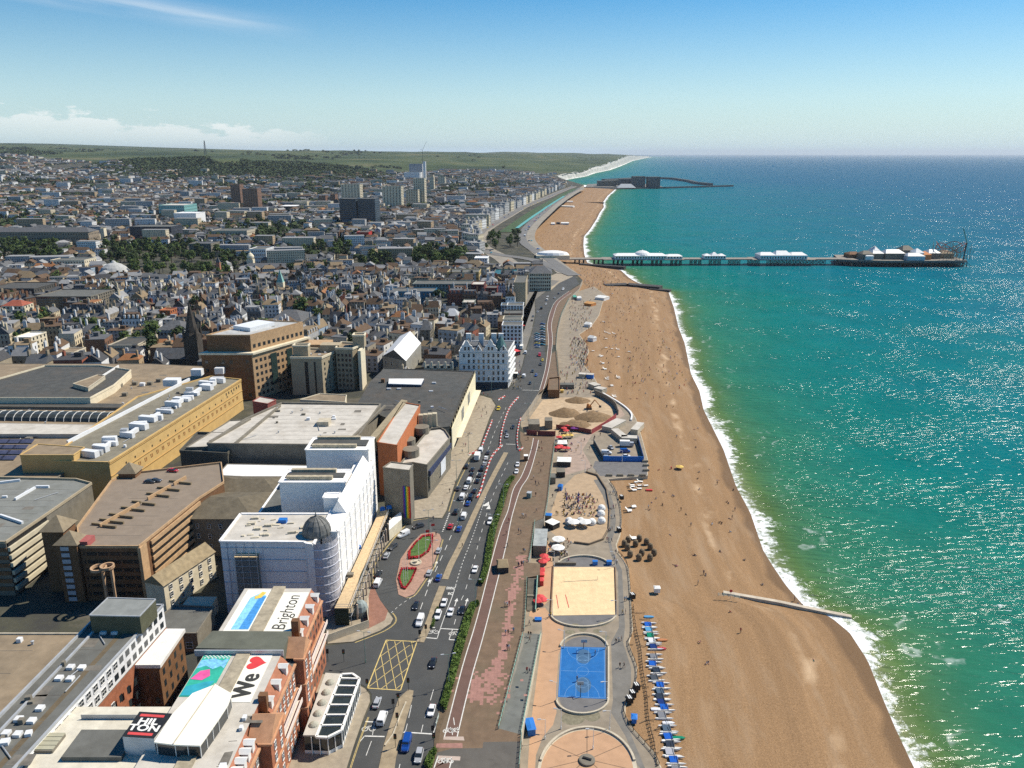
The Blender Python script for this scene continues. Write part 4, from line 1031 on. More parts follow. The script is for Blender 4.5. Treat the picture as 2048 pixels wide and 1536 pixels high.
rectpart('netting', -85, -78.4, 221.0, 223.3, 0, 21, mat('debris_net', (0.17, 0.175, 0.16), var=0.35, scale=2.5), tw)
s_ = MB()
for x in (-85.1, -82.9, -80.6, -78.3):
 for y in (220.8, 223.4): s_.tube((x, y, 0), (x, y, 23.5), .09, 5)
for z in range(2, 24, 2): s_.tube((-85.2, 220.8, z), (-78.2, 220.8, z), .07, 5); s_.tube((-85.1, 220.8, z), (-82.9, 220.8, z + 2), .05, 4)
s_.build('poles', METAL, tw); rectpart('boards', -85.2, -78.2, 220.7, 223.4, 21, 21.2, PLANK, tw)
mb_ = MB(); rr = random.Random(8)
for i in range(26):
 x, y = rr.uniform(-86, -66), rr.uniform(226, 240)
 mb_.box((x, y, 25.0), (rr.uniform(.6, 3), rr.uniform(.4, 1.6), rr.uniform(.15, .8)), rr.uniform(0, .3))
mb_.build('roof_materials', mat('roof_clutter', (0.55, 0.49, 0.37), var=0.35, scale=1.2), wr)
rectpart('tarpaulin', -75.6, -73, 236, 238, 25.0, 26.2, PBLUE, wr)
# scaffold deck along its seaward front
dk = bld('scaffold_deck', 'boarded scaffold deck on poles along the foot of white sheeted building', 'scaffold', (-50, 250, 0))
dp = [P(a, b, 6) for a, b in ((669,1216),(702,1216),(708,1196),(720,1150),(745,1100),(778,1024),(763,1012))]
s_ = MB(); s_.prism([(p.x, p.y) for p in dp], 5.7, 6.0, bottom=True); s_.build('deck', PLANK, dk)
s_ = MB()
for i in range(20):
 q = dp[1].lerp(dp[5], i / 19) if i else dp[1]
 s_.tube((q.x - .1, q.y, 0), (q.x - .1, q.y, 7.4), .09, 5); s_.tube((q.x - 2.6, q.y, 0), (q.x - 2.6, q.y, 5.7), .07, 5)
for z in (3, 6.6, 7.3): s_.tube((dp[1].x - .1, dp[1].y, z), (dp[5].x - .1, dp[5].y, z), .07, 5); s_.tube((dp[0].x, dp[0].y, z), (dp[1].x, dp[1].y, z), .07, 5)
s_.build('poles', METAL, dk)
s_ = MB(); s_.wall([dp[1] + Vector((-3.2, 0, 0)), dp[5] + Vector((-3.2, 0, 0))], 0, 5.6, 0.2); s_.wall([dp[0], dp[1] - Vector((.8, 0, 0))], 0, 5.6, .2); s_.build('backing_net', mat('dark_green_net', (0.03, 0.045, 0.03), var=0.5, scale=1.5), dk)
for i in range(14):
 q = dp[1].lerp(dp[5], (i + .7) / 14.5); s_ = MB(); s_.box((q.x + 1.1, q.y, 0), (.45, .45, 5.2)); s_.build('pillar', mat('pillar_cream', (0.6, 0.47, 0.36), var=0.15), dk)
for a, b in ((722,1097),(770,1020),(783,1017)):
 q = P(a, b, 6.0); s_ = MB(); s_.box((q.x - 1, q.y, 6.0), (2.0, 1.4, .9), .3); s_.box((q.x - .9, q.y + .2, 6.9), (1.3, .9, .3), .1); tag(s_.build('tarpaulin', PBLUE), 'blue tarpaulin bundle on the scaffold boards, ' + {722: 'nearest the dome', 770: 'at the far inner end', 783: 'at the far outer corner'}[a], 'tarpaulin', 'blue tarpaulins on the scaffold')
s_ = MB(); q = P(700,1152,6); s_.box((q.x, q.y, 6.0), (2.2, 1.6, .9)); s_.box((q.x, q.y, 6.9), (2.4, 1.8, .12)); tag(s_.build('site_box', CONC), 'small grey site box standing on the scaffold boards', 'box')
hz_ = bld('site_hoarding', 'pale site hoarding wrapping the pavement corner under the scaffold', 'hoarding', (-40, 214, 0))
s_ = MB(); s_.wall(W3([(655,1285),(690,1272),(738,1255),(735,1235),(737,1208)], 0.05), 0.05, 2.6, 0.15); s_.build('panel', mat('hoarding_cream', (0.58, 0.5, 0.36), var=0.15), hz_)
s_ = MB(); q = P(722,1218,2); s_.lathe((q.x, q.y, 0), [(2.3, 0), (2.4, 2), (2.0, 3.6), (1.2, 4.6), (0.05, 5.0)], 10); s_.build('shrouded_porch', mat('shroud', (0.28, 0.32, 0.30), var=0.4, scale=1.2, rough=0.4), hz_)
kb = bld('site_cabin', 'white topped site cabin beside the flag painted concrete tower', 'cabin', (-37, 278, 0))
cq = XY([(778,1060),(803,1038),(803,1022),(778,1042)], 4.5)
s_ = MB(); s_.prism([tuple(p) for p in cq], 0, 4.3, top=False); s_.build('wall', CREAM, kb); s_ = MB(); s_.prism(cq, 4.3, 4.6); s_.build('roof', WHITE, kb)
# ------------------------------------------------------------------ multi-storey car parks
cp = bld('car_park', 'brown brick multi storey car park with fins along its open roof deck', 'car park', (-135, 255, 0))
cpp = [(-138, 231), (-119.2, 231), (-114, 268), (-110, 283), (-118, 303), (-152, 291), (-153.5, 284), (-146, 245)]
blk(cp, cpp, 0, 19.0, BROWNB, mat('deck_tan', (0.24, 0.19, 0.14), var=0.12, scale=0.3, detail=7, stain=0.3, stscale=0.1, stcol=(0.17, 0.14, 0.11)), 0.9, 0.4, pm=BUFFB)
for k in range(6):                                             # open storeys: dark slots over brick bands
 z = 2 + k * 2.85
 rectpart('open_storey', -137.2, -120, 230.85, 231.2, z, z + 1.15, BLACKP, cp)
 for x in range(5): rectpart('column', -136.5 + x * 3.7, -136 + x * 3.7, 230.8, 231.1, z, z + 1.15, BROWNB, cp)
s_ = MB()
d0, d1 = Vector((-119.2, 231, 0)), Vector((-114, 268, 0))
rectpart('corner_brick', -119.6, -118.6, 230.7, 236.5, 0, 19.0, BUFFB, cp)
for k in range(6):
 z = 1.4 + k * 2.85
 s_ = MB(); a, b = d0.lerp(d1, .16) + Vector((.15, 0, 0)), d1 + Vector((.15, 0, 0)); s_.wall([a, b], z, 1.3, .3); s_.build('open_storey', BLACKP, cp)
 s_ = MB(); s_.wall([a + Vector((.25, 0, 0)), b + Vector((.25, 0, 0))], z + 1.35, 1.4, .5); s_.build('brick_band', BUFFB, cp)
q0, q1 = P(200,1052,19.5), P(372,955,19.5)
for a, b in ((0.0, .42), (.52, .80), (.84, 1.0)):
 s_ = MB(); s_.wall([q0.lerp(q1, a), q0.lerp(q1, b)], 19.0, 1.3, .5); s_.build('deck_wall', BUFFB, cp)
for t in (0.02, .1, .2, .33, .45, .62, .75, .9):
 c = q0.lerp(q1, t)
 s_ = MB(); s_.wall([c + Vector((.5, -.6, 0)), c + Vector((5.5, -1.6, 0))], 19.0, .9, .6); s_.wall([c + Vector((-.5, .5, 0)), c + Vector((-4.0, 1.2, 0))], 19.0, .8, .6); s_.build('deck_fin', mat('fin_brown', (0.22, 0.17, 0.10), var=0.2), cp)
def pyr_tower(root, x0, x1, y0, y1, z1, rise):
 rectpart('stair_tower', x0, x1, y0, y1, 0, z1, BROWNB, root)
 s_ = MB(); o = .7; xm, ym = (x0 + x1) / 2, (y0 + y1) / 2
 c = [(x0 - o, y0 - o, z1), (x1 + o, y0 - o, z1), (x1 + o, y1 + o, z1), (x0 - o, y1 + o, z1)]
 for i in range(4): s_.face([c[i], c[(i + 1) % 4], (xm, ym, z1 + rise)])
 s_.face(c[::-1]); return s_.build('tower_roof', mat('tower_roof_tile', (0.23, 0.185, 0.12), var=0.2, scale=0.5), root)
pyr_tower(cp, -145, -138.4, 230, 236, 20.6, 3.6); pyr_tower(cp, -153, -146, 236.5, 244, 22, 4.2); pyr_tower(cp, -152.5, -146, 288, 294, 21, 3.5)
for k in range(9):
 z = 0.5 + k * 2.25
 rectpart('stair_panel', -143.6, -141, 229.8, 230.05, z, z + 1.35, mat('panel_lilac', (0.48, 0.48, 0.50), var=0.1), cp)
 rectpart('stair_window', -143.5, -141.1, 229.9, 230.04, z + 1.4, z + 2.2, GLASS, cp)
rectpart('red_bay', -138.3, -135.5, 231.2, 236, 19, 21, mat('dull_red', (0.34, 0.10, 0.09), var=0.2), cp)
cb = bld('car_park', 'car park with pale banded parapets and long grey roof beside pyramid stair tower', 'car park', (-185, 255, 0))
cbp = [(-240, 234), (-163.5, 234), (-160, 282), (-168, 286), (-240, 290)]
blk(cb, cbp, 0, 19, CONC, mat('deck_grey', (0.20, 0.205, 0.185), var=0.15, scale=0.3, stain=0.4, stscale=0.1, stcol=(0.14, 0.14, 0.11)), 0.9, 0.5, pm=BEIGE)
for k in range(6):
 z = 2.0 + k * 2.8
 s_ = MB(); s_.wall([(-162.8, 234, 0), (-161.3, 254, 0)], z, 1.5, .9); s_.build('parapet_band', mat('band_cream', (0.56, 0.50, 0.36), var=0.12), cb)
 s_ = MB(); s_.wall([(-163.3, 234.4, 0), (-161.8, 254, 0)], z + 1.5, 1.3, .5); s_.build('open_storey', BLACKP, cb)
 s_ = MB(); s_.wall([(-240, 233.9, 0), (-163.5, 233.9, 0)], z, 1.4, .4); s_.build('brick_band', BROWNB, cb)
s_ = MB()
for a, b in (((0,1030),(45,1045)),((0,965),(40,960)),((30,998),(70,975)),((72,973),(98,973))): s_.wall([P(*a, 19.5), P(*b, 19.5)], 19, .9, .7)
s_.build('roof_duct', HVAC, cb)
sp_ = bld('spiral_ramp_sculpture', 'tan looped concrete stair turret standing by the brown car park', 'stair turret', tuple(P(225,1190,0)))
q = P(226,1215,0)
s_ = MB()
for dx in (-1.4, 1.4): s_.box((q.x + dx, q.y, 0), (.7, .9, 14))
s_.box((q.x, q.y, 0), (3.6, 2.2, 2)); s_.build('legs', mat('turret_tan', (0.5, 0.33, 0.2), var=0.15), sp_)
s_ = MB()
for c, r in (((q.x - 2.6, q.y, 14), 2.2), ((q.x + .2, q.y, 14.6), 1.9)):
 pts = [(c[0] + r * math.cos(t), c[1] + r * math.sin(t), c[2]) for t in [2 * math.pi * i / 20 for i in range(20)]]
 s_.wall(pts, c[2] - .4, .9, .5, True)
s_.build('ring', MATS['turret_tan'], sp_)
# ------------------------------------------------------------------ yellow shopping block with white ductwork
yb = bld('shopping_block', 'long yellow rendered shopping block with white ductwork over its roof', 'shopping block', (-170, 370, 0))
ypx = [(218,926),(482,760),(405,742),(300,790),(150,862),(62,897),(90,910)]
yp = XY(ypx, 17.4); yp = [(-194, 309.5), yp[0], yp[1], (-172, 440), (-196, 400)]
blk(yb, yp, 0, 17.4, YELLOWR, mat('yellow_block_roof', (0.21, 0.19, 0.14), var=0.2, scale=0.3, stain=0.4, stscale=0.1, stcol=(0.13, 0.12, 0.09)), 0.7, 0.6)
blk(yb, [(-203, 309), (-181, 309), (-181, 318), (-203, 322)], 0, 20.3, YELLOWR, ROOFT, 0.4, .4, wn_='stair_block', rn='stair_block_roof')
a, b = Vector((*yp[1], 0)), Vector((*yp[2], 0)); dd_ = (b - a).normalized()
for z in (5.6, 11.2, 16.6):
 s_ = MB(); s_.wall([a + Vector((.1, 0, 0)), b + Vector((.1, 0, 0))], z, .3, .35); s_.build('string_course', mat('yellow_trim', (0.50, 0.31, 0.11), var=0.1), yb)
s_ = MB()
for i in range(22):
 o = a.lerp(b, .12 + i * .039) + Vector((.12, 0, 0)); z = 8.2 + .0 * i
 s_.wall([o + dd_ * .2, o + dd_ * 1.4], z, .5, .1); s_.wall([o + dd_ * 1.2, o + dd_ * 1.6], z, 1.6, .1); s_.wall([o + dd_ * .0, o + dd_ * .5], z + .8, .9, .1)
s_.build('wall_relief', mat('relief_ochre', (0.42, 0.22, 0.08), var=0.2), yb)
wins(yb, yp[1], yp[2], 16, [12.6], .9, .9, FRAMED, pad=8, bars=-1)
wins(yb, a.lerp(b, .82), b, 6, [14.0], 1.0, 1.4, FRAMED, pad=2, bars=-1)
rr = random.Random(5)
def duct(root, pts, w, z, hh): s_ = MB(); s_.wall(pts, z, hh, w); s_.build('duct', HVAC, root)
for i, t in enumerate((.05, .1, .16, .24, .33, .42, .52, .60, .68, .76, .84, .90, .95)):
 c = a.lerp(b, t) + Vector((-6 - rr.random() * 4, 0, 0))
 duct(yb, [c, c + Vector((-9 + rr.random() * 3, 2, 0))], 1.6 + rr.random() * 1.3, 17.5, 1.6 + rr.random() * 1.2)
 if i % 2: duct(yb, [c + Vector((-3, 0, 0)), c + Vector((-2.4, 9, 0))], 1.5, 17.5, 1.9)
 s_ = MB(); s_.box((c.x - 6 + rr.random() * 5, c.y + 3, 17.4), (3 + rr.random() * 3, 2.4, 2 + rr.random() * 1.6), .1); s_.build('plant_box', HVAC if i % 3 else METAL, yb)
for px, py, s1 in ((345,768,8),(395,748,6),(440,745,5)):
 q = P(px, py, 18); s_ = MB(); s_.box((q.x, q.y, 17.4), (s1, s1 * .7, 3.6)); s_.build('plant_box', HVAC, yb)
s_ = MB(); s_.wall([(-195, 330, 0), (-181, 432, 0)], 17.4, 1.6, .8); s_.build('roof_screen', HVAC, yb)
# shopping centre roofs behind it
sc = bld('shopping_centre', 'sprawling low shopping centre of tan and dark flat roofs with glazed barrel vault', 'shopping centre', (-250, 400, 0))
def rf(px, z, z0, wm, rm, par=0.5, **k): blk(sc, XY(px, z), z0, z, wm, rm, par, .4, **k)
rf([(-150,985),(70,985),(195,900),(300,805),(445,735),(300,728),(-150,728)], 12.5, 0, CONC, ROOFT, .3)
rf([(-40,798),(180,798),(228,772),(262,742),(200,733),(90,733),(-40,770)], 16.5, 12.5, CREAM, ROOFD, 1.0, pm=CREAM)
rf([(146,768),(176,776),(210,752),(196,750)], 18.5, 12.5, STONE, ROOFT)
rf([(-40,868),(190,868),(205,850),(-40,846)], 14.5, 12.5, ROOFW, ROOFW, .2)
rf([(-40,812),(240,815),(246,808),(-40,803)], 14.0, 12.5, CONC, ROOFD, .2)
s_ = MB(); a_, b_ = P(-60,832,13), P(222,836,13)
n = 34
for i in range(n):
 p, q = a_.lerp(b_, i / n), a_.lerp(b_, (i + 1) / n)
 for j in range(6):
  t0, t1 = math.pi * j / 6, math.pi * (j + 1) / 6
  f = lambda o, t: o + Vector((0, -5.5 * math.cos(t), 3.2 * math.sin(t) - .4))
  s_.face([f(p, t0), f(q, t0), f(q, t1), f(p, t1)])
s_.build('barrel_vault', mat('vault_glass', (0.05, 0.055, 0.05), rough=0.2, var=0.4, scale=0.6), sc)
s_ = MB()
for i in range(0, n + 1, 2):
 p = a_.lerp(b_, i / n)
 for j in range(6):
  t0, t1 = math.pi * j / 6, math.pi * (j + 1) / 6
  f = lambda o, t: o + Vector((0, -5.6 * math.cos(t), 3.3 * math.sin(t) - .4))
  s_.tube(f(p, t0), f(p, t1), .14, 4)
s_.build('vault_rib', WHITE, sc)
for i in range(6):
 for j in range(5):
  q = P(-55 + i * 24 - j * 12, 872 + j * 11, 13.2); s_ = MB(); s_.face([(q.x - 3.2, q.y - 1.3, 13.0), (q.x + 3.2, q.y - 1.3, 13.0), (q.x + 3.2, q.y + 1.3, 13.9), (q.x - 3.2, q.y + 1.3, 13.9)]); s_.build('solar_panel', mat('solar_blue', (0.07, 0.075, 0.12), rough=0.2, spec=0.6), sc)
for px, py in ((215,770),(240,772),(250,790),(145,790),(135,783),(25,775),(58,880),(285,770),(300,768),(270,768),(318,762),(230,768)):
 q = P(px, py, 13); s_ = MB(); s_.box((q.x, q.y, 12.5), (2.6, 2.2, 1.8)); s_.build('roof_plant', HVAC if px % 2 else CONC, sc)
s_ = MB(); s_.wall([P(180,775,15), P(238,738,15)], 12.5, 5.0, .5); s_.build('white_wall', WSTUC, sc)
# brick office block and beige hotel towers
bo_ = bld('office_block', 'tall brown brick office block with projecting cornice and twin green glass strips', 'office block', (-143, 470, 0))
bp = [(-153, 452), (-130.5, 452), (-124, 500), (-160, 500), (-182, 452)]
bp = [(-181, 452), (-151.5, 452), (-129, 494), (-160, 500)]
blk(bo_, bp, 0, 27.5, BROWNB, ROOFG)
b2 = [(-178, 455), (-152.6, 455), (-131.5, 493), (-158, 498)]
blk(bo_, b2, 27.5, 38, BROWNB, mat('office_roof', (0.42, 0.42, 0.40), var=0.2, scale=0.3), .8, .4, pm=BUFFB)
s_ = MB(); c_ = [(-182, 451), (-150.3, 451), (-127.4, 494.5), (-160, 501)]; s_.prism(c_, 27.5, 28.6, bottom=True); s_.build('cornice', CREAM, bo_)
A_, B_ = Vector((-151.3, 451.8, 0)), Vector((-128.8, 493.9, 0))
s_ = MB(); s_.wall([A_, B_], 0, 27.5, .5); s_.build('front_wall', BUFFB, bo_)
s_ = MB(); s_.wall([Vector((-152.4, 454.8, 0)), Vector((-131.3, 492.9, 0))], 28.6, 9.2, .4); s_.build('attic_front', BUFFB, bo_)
for t0, t1 in ((.30, .40), (.58, .68)):
 s_ = MB(); o = Vector((.3, -.15, 0)); s_.wall([A_.lerp(B_, t0) + o, A_.lerp(B_, t1) + o], 6, 19, .25); s_.build('glass_strip', mat('green_glass', (0.03, 0.055, 0.05), rough=0.15, spec=0.6), bo_)
f_ = lambda i, j: i in (4, 8)
wins(bo_, A_ + Vector((.25, -.1, 0)), B_ + Vector((.25, -.1, 0)), 13, [2, 6, 10, 14, 18, 22.2], 1.8, 2.0, FRAMED, pad=1, bars=-1, skip=lambda i, j: i in (4, 8))
wins(bo_, (-152.2, 454.7), (-131.1, 492.8), 11, [30.5], 2.0, 2.2, FRAMED, bars=-1)
wins(bo_, (-181, 451.9), (-151.5, 451.9), 6, [2, 7, 12, 17, 22], 1.8, 2.0, FRAMED, bars=-1, skip=lambda i, j: i % 3 == 1)
s_ = MB(); s_.box((-157, 478, 38), (14, 20, 2.4), -.5); s_.build('plant_roof', HVAC, bo_)
rectpart('side_wing', -133, -116, 492, 506, 0, 24, BUFFB, bo_)
wins(bo_, (-133, 491.9), (-116, 491.9), 5, [3, 7, 11, 15, 19], 1.7, 2.0, FRAMED, bars=-1)
bh = bld('hotel_tower', 'beige concrete hotel block of two wings with dark vertical slots', 'hotel', (-100, 480, 0))
blk(bh, [(-132, 462), (-113.5, 462), (-107, 482), (-130, 486)], 0, 22.5, BEIGE, ROOFT, 1.3, .7, pm=CREAM)
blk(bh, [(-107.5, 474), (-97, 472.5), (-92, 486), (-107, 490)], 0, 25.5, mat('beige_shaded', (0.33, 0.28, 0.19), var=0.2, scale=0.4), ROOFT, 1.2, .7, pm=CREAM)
rectpart('lift_tower', -131, -122, 465, 471, 22.5, 29, BEIGE, bh); s_ = MB(); s_.wall([(-131, 465, 0), (-122, 465, 0), (-122, 471, 0), (-131, 471, 0)], 29, 1, .7, True); s_.build('tower_parapet', CREAM, bh)
rectpart('lift_tower', -98, -91, 480, 487, 25, 32, BEIGE, bh); s_ = MB(); s_.wall([(-98, 480, 0), (-91, 480, 0), (-91, 487, 0), (-98, 487, 0)], 32, 1, .7, True); s_.build('tower_parapet', CREAM, bh)
rectpart('plant_room', -118, -106, 478, 486, 22.5, 27, BEIGE, bh)
for x in (-123.8, -118.2): rectpart('slot', x, x + (1.9 if x < -120 else .9), 461.85, 462.2, 0.5, 20.5, BLACKP, bh)
rectpart('fin', -93.6, -91.8, 471.5, 486.3, 0, 25, CREAM, bh)
wins(bh, (-113.4, 462), (-107, 482), 4, [2, 5.2, 8.4, 11.6, 14.8, 18], 1.1, 1.6, FRAMED, bars=-1)
wins(bh, (-107.5, 473.9), (-97, 472.4), 4, [2, 5.2, 8.4, 11.6, 14.8, 18, 21], 1.2, 1.6, FRAMED, bars=-1)
# ------------------------------------------------------------------ conference centre on the front
bc = bld('conference_centre', 'concrete conference centre with white flat roof and orange brick stage house', 'conference centre', (-80, 340, 0))
blk(bc, [(-132, 326), (-69, 324), (-66, 383), (-116, 385), (-126, 360)], 0, 18.6, CONC, ROOFW, 1.0, .8, pm=CONC)
blk(bc, XY([(755,886),(794,892),(840,812),(806,806)], 23.5), 0, 23.5, ORANGE, ROOFW, .6, .4, wn_='stage_house_wall', rn='stage_house_roof')
q = XY([(741,872),(752,876),(815,801),(803,799)], 24); blk(bc, q, 18, 24, mat('beam_brown', (0.24, 0.185, 0.11), var=0.2), mat('beam_top', (0.33, 0.27, 0.17), var=0.2), wn_='roof_beam', rn='roof_beam_top')
q = XY([(826,927),(854,932),(900,877),(890,862),(871,852),(850,870),(800,930)], 14.5); blk(bc, q, 0, 14.5, CONC, ROOFW, .8, .5, wn_='foyer_wall', rn='foyer_roof')
rc = [P(a, b, 10) for a, b in ((828,940),(857,950),(899,893))]
s_ = MB(); s_.wall([rc[1] + Vector((.3, 0, 0)), rc[2] + Vector((.3, 0, 0))], 9.6, 2.2, 1.4); s_.build('blue_canopy', mat('canopy_navy', (0.03, 0.045, 0.10), rough=0.4, var=0.2), bc)
s_ = MB(); s_.wall([rc[0], rc[1]], 9.0, 2.4, 1.0); s_.build('corner_band', CONC, bc)
a, b = rc[1], rc[2]
for i in range(30):
 p = a.lerp(b, (i + .5) / 30) + Vector((.5, 0, 0)); s_ = MB(); s_.box((p.x, p.y, 3.5), (.5, .8, 5.6)); s_.build('fin', STONE, bc)
s_ = MB(); s_.wall([a + Vector((.25, 0, 0)), b + Vector((.25, 0, 0))], 3.8, 5.2, .1); s_.build('window_band', GLASS, bc)
p, q = a.lerp(b, .45), a.lerp(b, .68); s_ = MB(); s_.wall([p + Vector((1, 0, 0)), q + Vector((1, 0, 0))], 3.2, 6.2, .1); s_.build('banner', mat('banner_white', (0.66, 0.68, 0.70), var=0.1), bc)
s_ = MB(); s_.wall([rc[0] - Vector((0, .3, 0)), rc[1] - Vector((0, .3, 0))], 2.5, 2.6, .1); s_.wall([rc[0] - Vector((0, .3, 0)), rc[1] - Vector((0, .3, 0))], 6.2, 1.6, .1); s_.build('corner_glazing', GLASS, bc)
q = XY([(766,936),(819,942),(826,930),(782,925)], 22.5); blk(bc, q, 0, 22.5, CONC, ROOFW, .5, .4, wn_='flag_tower', rn='flag_tower_roof')
t0, t1 = Vector((*q[0], 0)), Vector((*q[1], 0))
fl_ = thing('rainbow_flag', 'tall rainbow striped flag hanging on the grey concrete tower', 'flag', tuple(t0.lerp(t1, .8) + Vector((0, -.2, 2.5)))); WLOC[fl_.name] = tuple(fl_.location)
for i, c in enumerate(((0.14, 0.03, 0.20), (0.02, 0.05, 0.35), (0.02, 0.22, 0.06), (0.68, 0.52, 0.03), (0.62, 0.20, 0.02), (0.50, 0.02, 0.02))):
 s_ = MB(); u = .72 + i * .045; s_.wall([t0.lerp(t1, u) + Vector((0, -.25, 0)), t0.lerp(t1, u + .045) + Vector((0, -.25, 0))], 2.6, 13.4, .06)
 s_.build('stripe', mat('flag_' + 'violet blue green yellow orange red'.split()[i], c, var=0.08), fl_)
for px, py in ((843,860),(815,885),(822,905)):
 c = P(px, py, 16); s_ = MB(); s_.lathe((c.x, c.y, 14.5), [(3.6, 0), (3.6, 3.2), (3.7, 3.3), (0.01, 3.4)], 14); s_.build('drum', CONC, bc)
for i in range(4):
 c = P(842 + i * 9, 835 - i * 1, 20); s_ = MB(); s_.box((c.x, c.y, 0), (2.2, 2.6, 21.5)); s_.build('pier', mat('pier_cream', (0.50, 0.44, 0.31), var=0.15), bc)
c = P(648,845,19.5); s_ = MB(); s_.box((c.x, c.y, 18.6), (5.5, 6, 2.2)); s_.build('roof_plant', STONE, bc)
for px0, py0, px1, py1 in ((420,884,500,838),(470,888,560,812),(700,880,770,812)):
 s_ = MB(); s_.wall([P(px0, py0, 19), P(px1, py1, 19)], 18.6, 1.0, 1.0); s_.build('roof_kerb', CONC, bc)
blk(bc, XY([(372,896),(455,893),(498,840),(460,842)], 16.5), 0, 16.5, CONC, ROOFW, .5, .4, wn_='side_wall', rn='side_roof')
blk(bc, XY([(360,905),(455,910),(490,870),(395,868)], 15.5), 0, 15.5, mat('dark_concrete', (0.10, 0.095, 0.075), var=0.2), ROOFD, 1.2, .5, wn_='rear_wall', rn='rear_roof')
blk(bc, XY([(600,800),(690,805),(693,791),(640,788)], 14), 0, 14, CREAM, ROOFT, .5, .4, wn_='low_block', rn='low_roof')
blk(bc, XY([(505,803),(535,808),(552,800),(520,794)], 15), 0, 15, mat('dull_brick_red', (0.32, 0.1, 0.08), var=0.2), ROOFW, .4, .4, wn_='red_block', rn='red_block_roof')
# dark hip roofed blocks between the wrapped building and the car park
mq = bld('back_range', 'dark hip roofed back range behind the white wrapped building', 'building', (-103, 268, 0))
blk(mq, [(-120, 262), (-93, 260), (-91.5, 282), (-120, 284)], 0, 15, CONC, ROOFD)
s_ = MB(); s_.gable((-106, 272, 15.02), (27, 23), 3.2, .0, .4, 9); s_.build('hip_roof', mat('brown_felt', (0.13, 0.11, 0.075), var=0.25, scale=0.4), mq)
blk(mq, [(-118, 284.5), (-92, 283), (-91, 300), (-118, 303)], 0, 14, CONC, ROOFD); s_ = MB(); s_.gable((-104, 293, 14.02), (26, 17), 2.6, .0, .4, 7); s_.build('hip_roof', MATS['brown_felt'], mq)
wins(mq, (-119.5, 261.9), (-93.2, 259.9), 6, [3, 7, 11], 1.1, 1.6)
s_ = MB(); s_.wall([(-120, 262, 0), (-119.5, 300, 0)], 13, 3.4, .5); s_.build('glass_screen', METAL, mq)
bcx = bld('white_parapet_block', 'flat block with bright white roof lip behind the dark hip roofs', 'building', (-100, 312, 0))
blk(bcx, [(-122, 304), (-80, 304), (-80, 318), (-122, 320)], 0, 12, CONC, WSTUC, .3, .4)
blk(bcx, [(-78, 302), (-64, 302), (-64, 318), (-78, 318)], 0, 17, CONC, ROOFG, .8, .5, wn_='tank_room', rn='tank_roof')
s_ = MB()
for i in range(7): s_.tube((-77 + i * 2, 305, 17), (-77 + i * 2, 305, 20.5 + (i % 3)), .07, 4)
s_.tube((-77, 305, 19.5), (-64, 305, 20), .06, 4); s_.build('aerial', METAL, bcx)
ch_ = bld('terrace_house', 'cream cottage with brown pitched roof below the brown car park', 'house', (-109, 231, 0))
blk(ch_, [(-116.5, 226.5), (-109.5, 224), (-101.5, 246), (-108.5, 248.5)], 0, 9.5, CREAM, ROOFT)
s_ = MB(); s_.gable((-109, 236.2, 9.52), (23.5, 7.6), 3, math.atan2(22, 8), .4); s_.build('roof', mat('lichen_tile', (0.28, 0.22, 0.13), var=0.25, scale=0.6), ch_)
wins(ch_, (-109.4, 224), (-101.4, 246), 5, [1.5, 4.4, 7], 1.2, 1.5)
lw_ = bld('low_workshop', 'low pale roofed workshop in the yard beside wrapped building', 'workshop', (-98, 214, 0))
blk(lw_, [(-108, 203), (-91.5, 203), (-91.5, 217), (-104, 218)], 0, 6.0, CONC, ROOFG, .5, .4); s_ = MB(); s_.box((-98, 222, 0), (9, 6, 5)); s_.build('lean_to', STONE, lw_)
wins(lw_, (-108, 202.9), (-91.5, 202.9), 4, [1.4], 2.0, 1.8)
# ------------------------------------------------------------------ cinema and casino block with sawtooth cream front
od = bld('cinema_block', 'cinema block with broad dark roof and sawtooth cream front to the square', 'cinema', (-50, 410, 0))
ol = XY([(768,734),(946,741),(898,850),(835,858),(712,808)], 16); blk(od, ol, 0, 15, CONC, ROOFD, .5, .5, pm=ROOFD)
s_ = MB(); rr_ = [Vector((p[0], p[1], 15.02)) for p in ol]; mid1 = rr_[0].lerp(rr_[4], .52); mid2 = rr_[1].lerp(rr_[2], .52)
s_.face([rr_[0], mid1 + Vector((0, 0, 3)), mid2 + Vector((0, 0, 3)), rr_[1]]); s_.face([mid1 + Vector((0, 0, 3)), rr_[4], rr_[3], rr_[2], mid2 + Vector((0, 0, 3))])
s_.face([rr_[0], rr_[4], mid1 + Vector((0, 0, 3))]); s_.face([rr_[1], mid2 + Vector((0, 0, 3)), rr_[2]])
o = s_.build('pitched_roof', ROOFD, od)
for f in o.data.polygons:
 if f.normal.z < 0: f.flip()
a, b = Vector((*ol[2], 0)), Vector((*ol[1], 0)); a += Vector((1.2, 0, 0)); b += Vector((1.2, 0, 0))
s_ = MB(); n = 16
for i in range(n):
 p, q = a.lerp(b, i / n), a.lerp(b, (i + 1) / n)
 s_.wall([p, q], 3.2, 11.0, .4)
 m_ = p.lerp(q, .3); s_.face([(p.x, p.y, 14.2), (q.x, q.y, 14.2), (m_.x + .8, m_.y, 17.4)]); s_.face([(q.x - .3, q.y, 14.2), (p.x - .3, p.y, 14.2), (m_.x + .5, m_.y, 17.4)])
s_.build('sawtooth_front', mat('sawtooth_cream', (0.74, 0.67, 0.47), var=0.08), od)
s_ = MB(); s_.prism([(a.x, lerp(a.y, b.y, .15)), (a.x + 3.5, lerp(a.y, b.y, .15)), (b.x + 3.5, lerp(a.y, b.y, .98)), (b.x, lerp(a.y, b.y, .98))], 4.0, 4.4, bottom=True); s_.build('canopy', CREAM, od)
